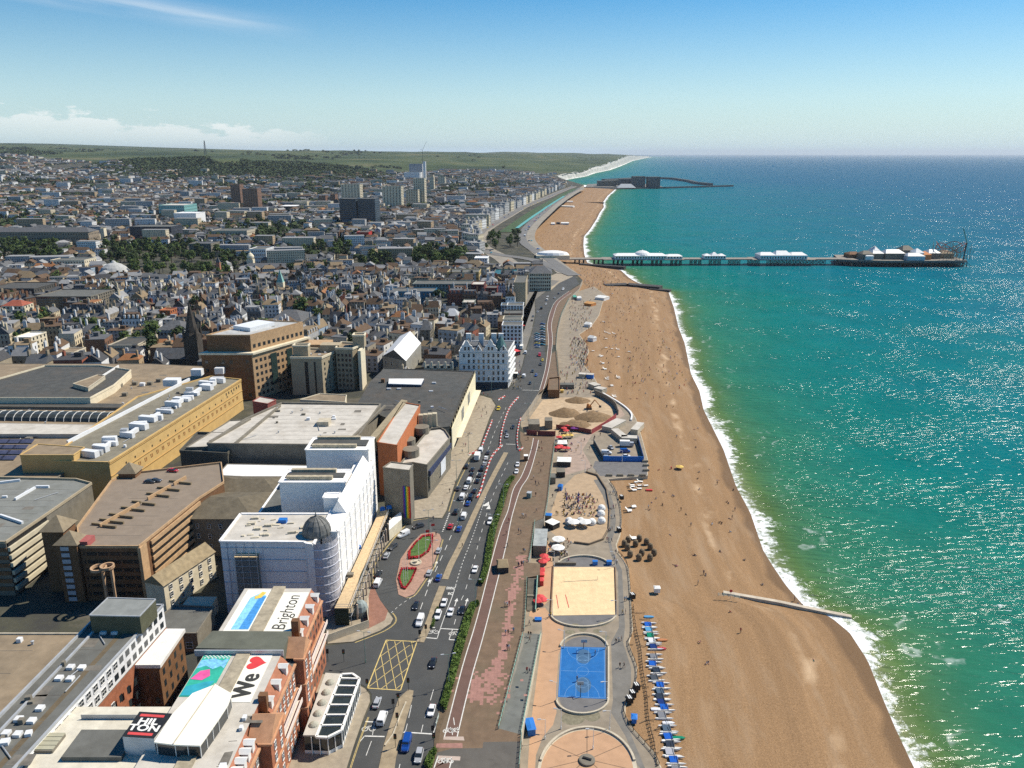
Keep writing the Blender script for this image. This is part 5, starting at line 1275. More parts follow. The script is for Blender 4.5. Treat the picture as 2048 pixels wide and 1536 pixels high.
for t in (.35, .62):
 p = a.lerp(b, t); s_ = MB(); s_.wall([p + Vector((.35, 0, 0)), p + (b - a).normalized() * 8 + Vector((.35, 0, 0))], 6, 6, .1); s_.build('poster', mat('poster_grey', (0.22, 0.22, 0.20), var=0.4, scale=0.6), od)
q = [P(a_, b_, 18) for a_, b_ in ((777,772),(778,762),(848,762),(842,774))]
s_ = MB(); s_.prism([(p.x, p.y) for p in q], 14, 19, top=False); s_.build('roof_house', mat('navy_wall', (0.03, 0.045, 0.075), var=0.2), od); s_ = MB(); s_.prism([(p.x, p.y) for p in q], 19, 19.4); s_.build('roof_house_top', WSTUC, od)
s_ = MB(); s_.box((P(766,768,17).x, P(766,768,17).y, 14), (1.8, 1.8, 6)); s_.build('chimney', BROWNB, od)
for px, py in ((868,768),(862,785),(798,780),(778,780)):
 c = P(px, py, 17); s_ = MB(); s_.box((c.x, c.y, 15), (2.2, 1.8, 3.0)); s_.build('roof_vent', METAL, od)
# ------------------------------------------------------------------ white gabled hotel
wh = bld('gabled_hotel', 'large white stucco hotel with shaped gables facing the cinema', 'hotel', (-22, 495, 0))
F0, F1_, FB, FC = P(922,776), P(1016,778), P(1030,700), P(945,690)
x0, x1, yf, yk = -32.5, -2.4, 476.5, 506
blk(wh, [(x0, yf), (x1, yf), (x1 + 4, yk), (x0 + 2, yk)], 0, 23, WSTUC, SLATE, .6, .4)
WSH = WSTUC
for gx, gw, gh in ((-27.6, 8.6, 7.5), (-20.6, 4.2, 4.5), (-13.2, 8.6, 8), (-5.2, 4.6, 4.5)):
 s_ = MB(); pr = [(-.5, 0), (-.5, .25), (-.38, .35), (-.38, .5), (-.2, .62), (-.14, .8), (0, 1), (.14, .8), (.2, .62), (.38, .5), (.38, .35), (.5, .25), (.5, 0)]
 f = [(gx + u * gw, yf - .35, 23 + v * gh) for u, v in pr]; bk = [(p[0], yf + .6, p[2]) for p in f]
 s_.face(f[::-1] if False else f); s_.face(bk[::-1])
 for i in range(len(f) - 1): s_.face([f[i], f[i + 1], bk[i + 1], bk[i]][::-1])
 o = s_.build('shaped_gable', WSH, wh)
 s_ = MB(); s_.gable((gx, yf + 9, 23.02), (18, gw * .7), gh * .7, R(90), 0); s_.build('gable_roof', SLATE, wh)
 wins(wh, (gx - gw * .3, yf - .35), (gx + gw * .3, yf - .35), 2 if gw > 6 else 1, [24.3], 1.2, 2.0, pad=.4)
wins(wh, (x0 + 1, yf), (x1 - 1, yf), 9, [5, 8.7, 12.4, 16.1, 19.8], 1.3, 2.1, skip=lambda i, j: (i * 7 + j) % 11 == 3)
for z in (4.0, 11.6, 15.4, 22.4):
 s_ = MB(); s_.wall([(x0, yf - .15, 0), (x1, yf - .15, 0)], z, .35, .5); s_.build('string_course', WSTUC, wh)
rectpart('dark_ground_floor', x0, x1, yf - .3, yf + .1, 0.2, 3.8, mat('dark_shopfront', (0.05, 0.055, 0.065), var=0.3, scale=0.3), wh)
wins(wh, (x1, yf), (x1 + 4, yk), 8, [1, 5, 8.7, 12.4, 16.1, 19.8], 1.4, 2.2)
for z in (4.6, 8.2, 12.0, 15.7, 19.4):
 s_ = MB(); s_.wall([(x1 + .6, yf + 1, 0), (x1 + 4.2, yk - 1, 0)], z, .9, 1.2); s_.build('balcony', WSTUC, wh)
for x in (-29, -21, -13, -8.5): rectpart('chimney_stack', x, x + 3.2, yf + 16, yf + 18, 23, 31, WSTUC, wh)
s_ = MB(); s_.lathe((x1 - 4.5, yf + 4, 23.5), [(3.6, 0), (3.3, 3), (1.6, 6.5), (.05, 9)], 8); s_.build('turret_roof', mat('copper_green', (0.07, 0.15, 0.15), var=0.25), wh)
# pitched white roofed hall, ornate grey terrace, slate house with tall gable
ph = bld('white_roofed_hall', 'hall with broad white pitched roof and dark gable end', 'hall', (-85, 545, 0))
hq = [P(a, b, 12) for a, b in ((765,712),(812,722),(842,686),(800,672))]
blk(ph, [(p.x, p.y) for p in hq], 0, 12, mat('hall_grey', (0.30, 0.29, 0.25), var=0.2), ROOFG)
m0, m1 = hq[0].lerp(hq[1], .5) + Vector((0, -.6, 6)), hq[2].lerp(hq[3], .5) + Vector((0, .6, 6))
s_ = MB(); s_.face([hq[1], hq[2], m1, m0]); s_.face([hq[3], hq[0], m0, m1]); s_.build('roof', WSTUC, ph); s_ = MB(); s_.face([hq[0], hq[1], m0]); s_.face([hq[2], hq[3], m1]); s_.build('gable', mat('hall_dark', (0.09, 0.10, 0.10), var=0.2), ph)
wins(ph, (hq[0].x, hq[0].y), (hq[1].x, hq[1].y), 4, [2, 7], 1.4, 2.2)
og = bld('ornate_terrace', 'ornate grey terrace with round attic windows and finials behind the cinema', 'terrace', (-68, 500, 0))
gq = XY([(850,738),(905,738),(912,722),(855,722)], 14); blk(og, gq, 0, 14, mat('ornate_stone', (0.42, 0.39, 0.30), var=0.2), SLATE, .8, .5)
s_ = MB(); gc = sum((Vector((*p, 0)) for p in gq), Vector()) / 4; s_.gable((gc.x, gc.y, 14.02), (22, 9), 4, 0, .2, 2); s_.build('mansard', SLATE, og)
for i in range(4):
 p = Vector((*gq[0], 14)).lerp(Vector((*gq[1], 14)), (i + .5) / 4); s_ = MB(); s_.box((p.x, p.y - .3, 13.6), (2.4, 1.2, 3)); s_.build('attic_dormer', MATS['ornate_stone'], og)
 s_ = MB(); s_.tube((p.x, p.y - .95, 15.4), (p.x, p.y - .85, 15.4), .8, 10); s_.build('round_window', BLACKP, og)
for i in range(5):
 p = Vector((*gq[0], 14)).lerp(Vector((*gq[1], 14)), i / 4); s_ = MB(); s_.box((p.x, p.y, 14), (.9, .9, 4.5)); s_.build('finial', CREAM, og)
wins(og, gq[0], gq[1], 7, [6, 10], 1.2, 2.0)

# ---- seams, patches and small plant on the big flat roofs
rr = random.Random(41)
PATCH = mat('roof_patch', (.16, .145, .12), var=.3, scale=.5); SEAM = mat('roof_seam_dark', (.11, .10, .085), var=.3)
def roofwork(root, x0, x1, y0, y1, z, n, seams, step):
 s_ = MB()
 for i in range(seams):
  y = lerp(y0, y1, (i + .5) / seams); s_.ribbon([(x0, y, z + .015), (x1, y + rr.uniform(-.3, .3), z + .015)], .16)
 if seams: s_.build('roof_seams', SEAM, root)
 for i in range(n):
  x, y, k = rr.uniform(x0, x1), rr.uniform(y0, y1), rr.random(); s_ = MB()
  if k < .3: w, d = rr.uniform(1.5, 5), rr.uniform(1, 4); s_.face([(x, y, z + .02), (x + w, y, z + .02), (x + w * .9, y + d, z + .02), (x + .1, y + d * .9, z + .02)]); s_.build('roof_patch', PATCH, root)
  elif k < .65: s_.box((x, y, z), (rr.uniform(.6, 2), rr.uniform(.6, 1.6), rr.uniform(.5, 1.3)), rr.uniform(0, .3)); s_.build('roof_plant', HVAC if k < .45 else CONC, root)
  elif k < .85: s_.lathe((x, y, z), [(.3, 0), (.3, .8), (.45, .85), (.45, 1.0), (.02, 1.15)], 8); s_.build('roof_cowl', METAL, root)
  else: s_.tube((x, y, z + .3), (x + rr.uniform(-6, 6), y + rr.uniform(2, 7), z + .3), .13, 5); s_.build('roof_pipe', METAL, root)
roofwork(bc, -122, -72, 330, 380, 18.6, 26, 9, 0); roofwork(cb, -225, -166, 238, 280, 19.0, 12, 8, 0); roofwork(b0, -155, -120, 126, 178, 20.4, 16, 6, 0); roofwork(hw, -107, -99.5, 122, 182, 24.0, 18, 7, 0)
roofwork(sc, -330, -205, 330, 470, 12.5, 34, 0, 0); roofwork(yb, -180, -166, 318, 425, 17.4, 30, 12, 0); roofwork(od, -66, -30, 378, 392, 17.2, 6, 0, 0); roofwork(h, -58.2, -56.5, 120, 148, 24.0, 6, 4, 0); roofwork(bo_, -166, -146, 462, 486, 38, 10, 0, 0); roofwork(bh, -128, -112, 466, 482, 22.5, 8, 0, 0); roofwork(cp, -140, -122, 236, 280, 19.0, 0, 6, 0)
# ------------------------------------------------------------------ the town: blocks, houses, trees
def tinted(name, src, win=True, dark=0.55):
 """wall material: base colour from the object or a face attribute; shallow grid of dark window panes from the wall's own UV."""
 m = bpy.data.materials.new(name); nt, N = nodes(m)
 base = N('ShaderNodeObjectInfo').outputs['Color'] if src == 'object' else N('ShaderNodeAttribute', attribute_name='tint').outputs['Color']
 geo = N('ShaderNodeNewGeometry')
 nz_ = N('ShaderNodeTexNoise', {'Vector': geo.outputs['Position'], 'Scale': 0.4, 'Detail': 5.0, 'Roughness': 0.7})
 mr = N('ShaderNodeMapRange', {'Value': nz_.outputs[0], 'From Min': 0.3, 'From Max': 0.7, 'To Min': 0.8, 'To Max': 1.15})
 vm = N('ShaderNodeVectorMath', {0: base}, operation='SCALE'); nt.links.new(mr.outputs[0], vm.inputs['Scale'])
 out = vm.outputs[0]; rough = 0.85
 if win:
  uv = N('ShaderNodeSeparateXYZ', {0: N('ShaderNodeUVMap', uv_map='wall').outputs[0]})
  def mm(op, a, b=0.0, cl=False):
   n = N('ShaderNodeMath', operation=op, use_clamp=cl)
   for i, v in enumerate((a, b)):
    if isinstance(v, (int, float)): n.inputs[i].default_value = v
    else: nt.links.new(v, n.inputs[i])
   return n.outputs[0]
  fu = mm('FRACT', mm('DIVIDE', uv.outputs[0], 2.7)); fv = mm('FRACT', mm('DIVIDE', uv.outputs[1], 3.1))
  a = mm('MULTIPLY', mm('GREATER_THAN', fu, .3), mm('LESS_THAN', fu, .72)); b = mm('MULTIPLY', mm('GREATER_THAN', fv, .32), mm('LESS_THAN', fv, .86))
  w = mm('MULTIPLY', a, b)
  mx = N('ShaderNodeMix', {0: mm('MULTIPLY', w, 0.88), 6: out, 7: (0.035, 0.04, 0.045, 1)}, data_type='RGBA'); out = mx.outputs[2]
 b_ = N('ShaderNodeBsdfPrincipled', {'Base Color': out, 'Roughness': rough, 'Specular IOR Level': 0.3}); N('ShaderNodeOutputMaterial', {'Surface': b_.outputs[0]})
 return m
WALL_O, WALL_P, ROOF_O = tinted('house_wall', 'object'), tinted('house_wall_plain', 'object', False), tinted('house_roof', 'object', False)
WALL_A, ROOF_A = tinted('far_wall', 'face'), tinted('far_roof', 'face', False)
def wall_uv(me):
 uv = me.uv_layers.new(name='wall')
 for p in me.polygons:
  n = p.normal; t = Vector((-n.y, n.x, 0)) if abs(n.z) < .5 else Vector((0, 0, 0))
  vs = [me.vertices[i].co for i in p.vertices]; zm = min(v.z for v in vs); um = min(v.dot(t) for v in vs)
  for li, v in zip(p.loop_indices, vs): uv.data[li].uv = (v.dot(t) - um + .35, v.z - zm) if t.length > .1 else (0, 0)
 return me
def paint(o, c): o.color = c4(c); return o
WALLC = [('white', (0.72, 0.72, 0.70)), ('cream', (0.62, 0.54, 0.38)), ('pale grey', (0.42, 0.42, 0.41)), ('buff', (0.42, 0.31, 0.19)), ('brown brick', (0.20, 0.105, 0.06)), ('red brick', (0.30, 0.10, 0.06)), ('dark grey', (0.13, 0.13, 0.135)), ('stone coloured', (0.33, 0.28, 0.2)), ('pale blue', (0.35, 0.44, 0.52))]
WALLW = [25, 16, 13, 10, 11, 4, 7, 12, 2]
ROOFC = [('grey slate', (0.115, 0.118, 0.12)), ('brown tiled', (0.115, 0.072, 0.042)), ('orange tiled', (0.28, 0.125, 0.05)), ('lead grey', (0.27, 0.27, 0.265)), ('tan', (0.23, 0.17, 0.10)), ('charcoal', (0.06, 0.06, 0.062))]
ROOFW_ = [30, 22, 7, 14, 12, 14]
HP = {}
def house_proto(kind, windows):
 k = (kind, windows)
 if k in HP: return HP[k]
 r = bpy.data.objects.new('house' if kind != 'flat' else 'shop', None); COL.objects.link(r); r.empty_display_size = .5
 W_, D_, H_ = {'gable': (11, 10, 9), 'cross': (9, 13, 10), 'hip': (13, 11, 10), 'flat': (14, 13, 11.5), 'mansard': (15, 11, 10.5), 'terrace': (21, 10, 9.5)}[kind]
 w = MB(); w.box((0, 0, 0), (W_, D_, H_), bottom=False)
 if kind == 'gable': w.face([(W_ / 2, -D_ / 2, H_), (W_ / 2, D_ / 2, H_), (W_ / 2, 0, H_ + 4)]); w.face([(-W_ / 2, D_ / 2, H_), (-W_ / 2, -D_ / 2, H_), (-W_ / 2, 0, H_ + 4)])
 if kind == 'cross': w.face([(-W_ / 2, -D_ / 2, H_), (W_ / 2, -D_ / 2, H_), (0, -D_ / 2, H_ + 4)]); w.face([(W_ / 2, D_ / 2, H_), (-W_ / 2, D_ / 2, H_), (0, D_ / 2, H_ + 4)])
 link('wall', wall_uv(w.mesh('wall', WALL_P if windows else WALL_O)), r)
 f = MB()
 if kind == 'gable': f.gable((0, 0, H_), (W_, D_), 4.1, 0, .25)
 elif kind == 'cross': f.gable((0, 0, H_), (D_, W_), 4.1, R(90), .25)
 elif kind == 'hip': f.gable((0, 0, H_), (W_, D_), 3.6, 0, .4, 4.5)
 elif kind == 'flat': f.box((0, 0, H_), (W_, D_, .35)); f.box((W_ * .2, D_ * .15, H_ + .35), (3.6, 3.2, 2.4))
 elif kind == 'mansard':
  a, b = (W_ / 2, D_ / 2), (W_ / 2 - 1.5, D_ / 2 - 1.5); q = lambda s, z: [(-s[0], -s[1], z), (s[0], -s[1], z), (s[0], s[1], z), (-s[0], s[1], z)]
  l, t = q(a, H_), q(b, H_ + 3)
  for i in range(4): f.face([l[i], l[(i + 1) % 4], t[(i + 1) % 4], t[i]])
  f.face(t)
 else:
  f.gable((0, 0, H_), (W_, D_), 3.6, 0, .25)
 link('roof', f.mesh('roof', ROOF_O), r)
 cw = {'gable': [(-5, 0), (5, 0)], 'cross': [(-2.2, 4), (2.2, -3)], 'hip': [(-4.5, 3), (5, -2)], 'flat': [(-5.5, 5)], 'mansard': [(-6.8, 0), (6.8, 0)], 'terrace': [(-10, 0), (-3.5, 0), (3.5, 0), (10, 0)]}[kind]
 for x, y in cw:
  c = MB(); z0 = H_ - .2; c.box((x, y, z0), (1.1, 2.4, 6.2 if kind != 'flat' else 3));
  for dy in (-.7, 0, .7): c.tube((x, y + dy, z0 + (6.2 if kind != 'flat' else 3)), (x, y + dy, z0 + (7.0 if kind != 'flat' else 3.7)), .22, 5)
  link('chimney', c.mesh('chimney', WALL_P), r)
 if kind == 'mansard':
  for i in range(4):
   d = MB(); d.box((-5.2 + i * 3.5, -D_ / 2 + .7, H_ + .3), (1.5, 1.3, 2.1)); link('dormer', d.mesh('dormer', WALL_P), r)
 if windows:
  me, fr = window_mesh(1.3, 1.8, FRAMEW, GLASS, -1)
  n = max(2, int(W_ / 3.4))
  for z in [1.3 + 3.2 * i for i in range(int((H_ - 1) / 3.2))]:
   for i in range(n): link('window', me, r, (-W_ / 2 + W_ * (i + .5) / n, -D_ / 2, z))
   for i in range(2):
    o = link('window', me, r, (W_ / 2, -D_ / 4 + D_ / 2 * i, z)); o.rotation_euler = (0, 0, R(90))
 HP[k] = r
 return r
LAND = []          # (phrase, x, y) of findable landmarks
NTH = ['', 'second ', 'third ', 'fourth ', 'fifth ', 'sixth ', 'seventh ', 'eighth ', 'ninth ', 'tenth ', 'eleventh ', 'twelfth ', 'thirteenth ', 'fourteenth ', 'fifteenth ', 'sixteenth ', 'seventeenth ', 'eighteenth ', 'nineteenth ', 'twentieth ']
def relate(items):
 """items: dicts with x, y, what; returns labels that single each out by nearest landmark, side and order of distance."""
 keyed = {}
 for it in items:
  l = min(LAND, key=lambda q: (q[1] - it['x']) ** 2 + (q[2] - it['y']) ** 2)
  dx, dy = it['x'] - l[1], it['y'] - l[2]
  side = ('behind' if dy > 0 else 'before') if abs(dy) > abs(dx) else ('right of' if dx > 0 else 'left of')
  keyed.setdefault((it['what'], side, l[0]), []).append((dx * dx + dy * dy, it))
 for (what, side, l), v in keyed.items():
  v.sort(key=lambda q: q[0])
  for i, (d, it) in enumerate(v):
   order = '' if len(v) == 1 else ((NTH[i] if i < 20 else 'far ') + 'nearest ')
   it['label'] = f"{what}, {order}{side} {l}" if order else f"{what} {side} {l}"
def G(px, py):
 """ground point under a photo pixel on the rising terrain."""
 a, b = (px - 1024) / FPX, (768 - py) / FPX
 dy, dz = CT + b * ST, -ST + b * CT
 t = 300.0
 while t < 30000:
  x, y, z = a * t, dy * t, CAM_H + dz * t
  if z <= terr_z(x, y): break
  t += 4 + t * .002
 return Vector((a * t, dy * t, terr_z(a * t, dy * t)))
OCC = []
def blockers():
 for o in list(COL.objects):
  if o.type == 'MESH' and o.parent is not None and o.name.split('.')[0] in ('wall', 'roof', 'sheeted_wall', 'stage_house_wall', 'foyer_wall', 'low_block', 'rear_wall', 'side_wall', 'red_block', 'flag_tower', 'stair_block', 'side_wing', 'deck', 'bay', 'stair_tower') and o.data.vertices:
   off = Vector(WLOC.get(o.name, (0, 0, 0))); v = [q.co + off for q in o.data.vertices]
   OCC.append((min(q.x for q in v), max(q.x for q in v), min(q.y for q in v), max(q.y for q in v)))
blockers()
def free(x, y, r):
 for a, b, c, d in OCC:
  if a - r < x < b + r and c - r < y < d + r: return False
 return True
road_left = sorted([(p.y, p.x) for p in W3(ROAD_L[:3] + ROAD_L[28:], 0)])
RLY, RLX = [q[0] for q in road_left], [q[1] for q in road_left]
def city_right(y): return interp(RLY, RLX, y) - 9
# larger blocks, each from the pixels of its front foot: left, right, foot, top, depth in metres
def block(name, label, cat, pl, pr, py, top, depth, wm, rm, cols=0, rows=0, par=.8, side=True, land=None, group=None, wsz=(1.5, 1.9), hip=0, dz=0.0, fm=None):
 a, b = G(pl, py), G(pr, py)
 y = (a.y + b.y) / 2; z0 = min(a.z, b.z) - .3
 h_ = CAM_H + y * KZ(top)
 r = bld(name, label, cat, ((a.x + b.x) / 2, y, z0), group)
 poly = [(a.x, y), (b.x, y), (b.x + depth * .06, y + depth), (a.x + depth * .06, y + depth)]
 blk(r, poly, z0, h_, wm, rm, 0 if hip else par, .5)
 if hip:
  s_ = MB(); s_.gable(((a.x + b.x) / 2 + depth * .03, y + depth / 2, h_ + .02), (b.x - a.x, depth), hip, 0, .4, min(depth, (b.x - a.x)) * .35); s_.build('pitched_roof', rm, r)
 hh = h_ - z0
 if cols:
  zs = [z0 + hh * (j + .32) / rows for j in range(rows)]
  wins(r, poly[0], poly[1], cols, zs, wsz[0], min(wsz[1], hh / rows * .6), fm or FRAMED, bars=-1)
  if side: wins(r, poly[1], poly[2], max(2, int(depth / 4)), zs, wsz[0], min(wsz[1], hh / rows * .6), fm or FRAMED, bars=-1)
 OCC.append((min(a.x, b.x), max(a.x, b.x) + depth * .06, y, y + depth))
 if land: LAND.append((land, (a.x + b.x) / 2, y + depth / 2))
 return r, poly, z0, h_
TEAL = mat('teal_paint', (0.02, 0.14, 0.24), var=0.25, scale=0.4); GREENG = mat('green_grey_wall', (0.22, 0.25, 0.22), var=0.15); MAROON = mat('maroon_brick', (0.15, 0.035, 0.03), var=0.25)
TURQ = mat('turquoise_cladding', (0.20, 0.42, 0.40), rough=0.3, var=0.15); NAVYT = mat('blue_grey_cladding', (0.055, 0.085, 0.115), rough=0.5, var=0.15); CREAMT = mat('cream_tower', (0.62, 0.55, 0.40), var=0.1); BROWNT = mat('brown_tower', (0.26, 0.15, 0.10), var=0.15); RED_ = mat('red_cladding', (0.42, 0.04, 0.03), var=0.12)
GREENGL = mat('green_glass_roof', (0.03, 0.11, 0.10), rough=0.3, var=0.25, scale=0.2)
YEL2 = mat('yellow_ochre_wall', (0.52, 0.39, 0.17), var=0.15)
LAND += [('the brown office block', -150, 475), ('the beige hotel towers', -112, 476), ('the white gabled hotel', -27, 490), ('the white roofed hall', -85, 545), ('the yellow shopping block', -168, 400), ('the cinema block', -50, 440), ('the shopping centre roofs', -260, 430)]
block('painted_block', 'long teal blue painted block with flat roof deep in the old town', 'building', 776, 868, 612, 584, 22, TEAL, ROOFG, 12, 3, land='the teal blue block')
block('office_slab', 'long green grey office slab behind the teal blue block', 'offices', 826, 943, 597, 569, 24, GREENG, ROOFG, 18, 4, land='the green grey office slab')
block('brick_block', 'tall dark maroon brick block with blank walls near the front', 'building', 943, 968, 604, 570, 20, MAROON, ROOFW, 3, 4)
block('brick_block', 'lower maroon brick block joined to the right of the taller one', 'building', 971, 994, 606, 577, 16, mat('maroon_brick_two', (0.22, 0.05, 0.04), var=0.25), ROOFG, 3, 4)
block('hotel_slab', 'blank olive beige slab end of a seafront hotel', 'hotel', 1028, 1051, 612, 566, 46, BEIGE, ROOFG, 0, 0, land='the blank olive slab')
block('hall_block', 'yellow ochre walled block with blue windows behind the office slab', 'building', 895, 958, 570, 545, 24, YEL2, ROOFG, 10, 3)
block('market_hall', 'block roofed with green glass beside the ochre walled block', 'building', 986, 1032, 566, 549, 40, CONC, GREENGL, 8, 2, land='the green glass roof')
block('grand_hotel', 'cream seafront hotel with tall dormered roof and sunlit bowed front', 'hotel', 1058, 1102, 582, 547, 34, CREAM, SLATE, 10, 5, hip=6, land='the cream dormered hotel')
block('white_block', 'bright white stepped apartment block near the pier road', 'apartments', 949, 975, 540, 517, 22, WSTUC, WSTUC, 5, 4)
block('maroon_hall', 'maroon gabled hall with pale half roof among small houses', 'hall', 889, 915, 655, 632, 16, MAROON, METAL, 0, 0, hip=5, land='the maroon hall')
block('slate_house', 'tall slate grey gabled house beside the white roofed hall', 'house', 841, 861, 696, 660, 14, CONC, SLATE, 2, 5, hip=6, land='the tall slate house')
for i, (pl, pr, py, tp, c, t) in enumerate(((1020,1044,698,652,WSTUC,'white'),(1022,1043,676,640,CREAM,'cream'),(1024,1044,655,628,CONC,'grey'),(1030,1046,640,612,WSTUC,'tall white'))):
 block('seafront_terrace', f'{t} flat fronted seafront building with balconies, {["nearest to the white gabled hotel","second along from the gabled hotel","third along from the gabled hotel","next to the blank olive slab"][i]}', 'seafront building', pl - 16, pr, py, tp, 15, c, ROOFG, 5, 6, fm=FRAMEW)
block('flat_block', 'low white topped flat roofed block behind the maroon hall', 'building', 925, 948, 622, 606, 16, GREENG, ROOFW, 4, 3); block('flat_block', 'pale blue flat roofed block near the seafront road', 'building', 1002, 1032, 629, 612, 14, mat('pale_blue_wall', (0.33, 0.43, 0.52), var=0.12), ROOFG, 5, 3); block('flat_block', 'white flat roofed block above the maroon hall, with roof huts', 'building', 951, 985, 628, 610, 14, WSTUC, WSTUC, 5, 3)
block('civic_block', 'large grey civic block faced with rows of narrow windows', 'offices', 76, 186, 626, 594, 40, CONC, ROOFG, 30, 6, land='the grey civic block', fm=FRAMEW)
block('civic_block', 'long dark flat topped block left of the grey civic block', 'offices', -20, 72, 604, 578, 40, mat('dark_wall', (0.09, 0.085, 0.075), var=0.2), ROOFD, 16, 3)
block('villa', 'cream villa with red hipped roof at the town edge', 'villa', 8, 48, 640, 612, 16, CREAM, mat('red_roof', (0.30, 0.085, 0.05), var=0.2), 5, 3, hip=4, land='the red roofed cream villa')
block('art_deco_block', 'stepped white art deco block above the shopping centre', 'apartments', 34, 68, 712, 676, 18, CREAM, WSTUC, 5, 4, fm=FRAMEW, land='the white art deco block')
block('art_deco_block', 'cream rendered block with blank side near the shopping roofs', 'building', 118, 152, 730, 706, 14, CREAM, ROOFT, 4, 2)
block('colonnade_block', 'dark roofed block with arched cream windows and white end wall', 'building', 220, 275, 720, 692, 26, STONE, ROOFD, 10, 2, land='the arched window block')
block('brick_house', 'orange brick house with white window bands near the spire', 'house', 322, 344, 652, 622, 12, ORANGE, TILE, 3, 4, fm=FRAMEW)
block('grey_hall', 'pale grey hall with rows of windows left of the church spire', 'hall', 315, 366, 690, 660, 24, mat('hall_pale', (0.40, 0.42, 0.43), var=0.1), SLATE, 7, 2, hip=5)
block('round_hall', 'low round hall with dark conical roof and blue flags', 'hall', 534, 602, 662, 645, 40, CONC, SLATE, 0, 0, hip=7, land='the dark round hall')
for pl, pr, py, tp, dp, l in ((0,180,490,464,30,'curved terrace of pale stone houses with repeated bays on the hillside'),):
 block('crescent_terrace', l, 'terrace', pl - 30, pr, py, tp, dp, mat('crescent_stone', (0.27, 0.22, 0.16), var=0.2), SLATE, 40, 3, hip=6, land='the stone crescent')
block('tower_slab', 'narrow cream slab standing at the right end of the crescent', 'building', 203, 210, 480, 457, 8, CREAM, CREAM)
block('glass_office', 'turquoise glass office block with stepped top', 'offices', 318, 372, 436, 411, 60, TURQ, ROOFW, 12, 4, land='the turquoise office block')
r_, _, _, _ = block('white_panel_office', 'white panelled office front before the turquoise block', 'offices', 349, 396, 456, 427, 40, WSTUC, WSTUC, 0, 0)
block('dark_office', 'dark glazed office block left of the white panelled front', 'offices', 262, 345, 482, 454, 40, mat('dark_glass_wall', (0.05, 0.055, 0.07), rough=0.3, var=0.2), ROOFG, 14, 4)
block('banded_block', 'low banded cream office block right of the white panelled office', 'offices', 424, 495, 478, 462, 40, STONE, ROOFG, 12, 2)
for pl, pr, py, tp, dp, wm, l, cs, rs in (
 (681,714,452,398,40,NAVYT,'dark blue grey office tower, left half of a pair joined by a dark slot',11,13), (718,752,452,398,40,NAVYT,'dark blue grey office tower, right half of a pair joined by a dark slot',11,13),
 (683,722,414,369,30,CREAMT,'cream tower block half hidden behind the blue office towers',6,14), (766,804,418,373,30,CREAMT,'cream tower block with dark central slot, right of the blue offices',6,14),
 (828,850,412,357,30,CREAMT,'tallest cream tower block below the hospital',5,16), (812,837,413,380,30,CREAMT,'shorter cream tower attached to the tallest one',5,10),
 (463,484,413,369,24,BROWNT,'brown brick tower block, left of a pair',4,16), (488,518,424,378,24,BROWNT,'brown brick tower block, right and nearer of a pair',6,16),
 (638,652,413,392,24,BROWNT,'short brown tower left of the cream towers',3,8), (661,672,412,389,24,BROWNT,'short slim brown tower beside the blue offices',3,8), (876,890,373,354,24,CREAMT,'small cream tower right of the hospital',3,8), (860,868,380,355,24,CREAMT,'slim cream tower just right of the tallest cream tower',3,8)):
 block('tower_block', l, 'tower block', pl, pr, py, tp, dp, wm, ROOFG, cs, rs, wsz=(2.4, 2.2), group='tower blocks on the town skyline')
LAND += [('the blue office towers', -480, 1650), ('the brown twin towers', -1000, 2150), ('the cream tower blocks', -400, 2300)]
block('hospital_slab', 'banded white hospital slab on the hill below the downs', 'hospital', 818, 846, 360, 328, 50, mat('hospital_grey', (0.36, 0.37, 0.38), var=0.1), ROOFW, 6, 8); block('hospital_wing', 'pale lower hospital wing in front of the banded slab', 'hospital', 806, 842, 362, 345, 60, WSTUC, ROOFG, 8, 3)
block('lift_shaft', 'slim bright white shaft rising beside the hospital slab', 'shaft', 847, 852, 362, 323, 12, WSTUC, WSTUC)
block('red_block', 'small bright red clad block with white sail top', 'building', 714, 738, 482, 465, 24, RED_, ROOFG, 0, 0, land='the red clad block')
block('white_hall', 'dark hall with white roof left of the blue towers', 'hall', 555, 592, 424, 413, 60, mat('dark_hall_wall', (0.08, 0.075, 0.07), var=0.2), WSTUC)
block('long_white_block', 'white stucco seafront block with lit end beside trees', 'building', 500, 534, 528, 499, 30, WSTUC, ROOFG, 8, 4, fm=FRAMEW); block('stucco_terrace', 'white stucco terrace above the garden trees', 'terrace', 104, 172, 545, 521, 26, CREAM, ROOFG, 12, 3, fm=FRAMEW)
block('grey_terrace', 'long grey terrace with pale end facing the gardens', 'terrace', 380, 424, 512, 488, 30, CONC, SLATE, 10, 3); block('slate_terrace', 'dark slate range crowned by chimneys behind the gardens', 'terrace', 476, 580, 548, 536, 30, MAROON, SLATE, 16, 2, hip=4)
# church spire
q = P(393,745); sp = bld('church', 'dark stone church with tall pointed spire, left of the brown office block', 'church', (q.x, q.y, 0))
DST = mat('dark_church_stone', (0.06, 0.05, 0.04), var=0.3, scale=0.4)
s_ = MB(); s_.box((q.x, q.y, 0), (9, 9, 26)); s_.build('tower', DST, sp)
s_ = MB(); s_.lathe((q.x, q.y, 26), [(5.2, 0), (4.4, 1.5), (.08, 22)], 8); s_.build('spire', DST, sp)
for dx in (-4, 4):
 for dy in (-4, 4): s_ = MB(); s_.lathe((q.x + dx, q.y + dy, 26), [(1.0, -3), (1.0, 1.5), (.05, 6)], 6); s_.build('pinnacle', DST, sp)
s_ = MB(); s_.box((q.x - 16, q.y + 8, 0), (24, 13, 9)); s_.build('nave', DST, sp); s_ = MB(); s_.gable((q.x - 16, q.y + 8, 9), (24, 13), 6, 0, .3); s_.build('nave_roof', SLATE, sp)
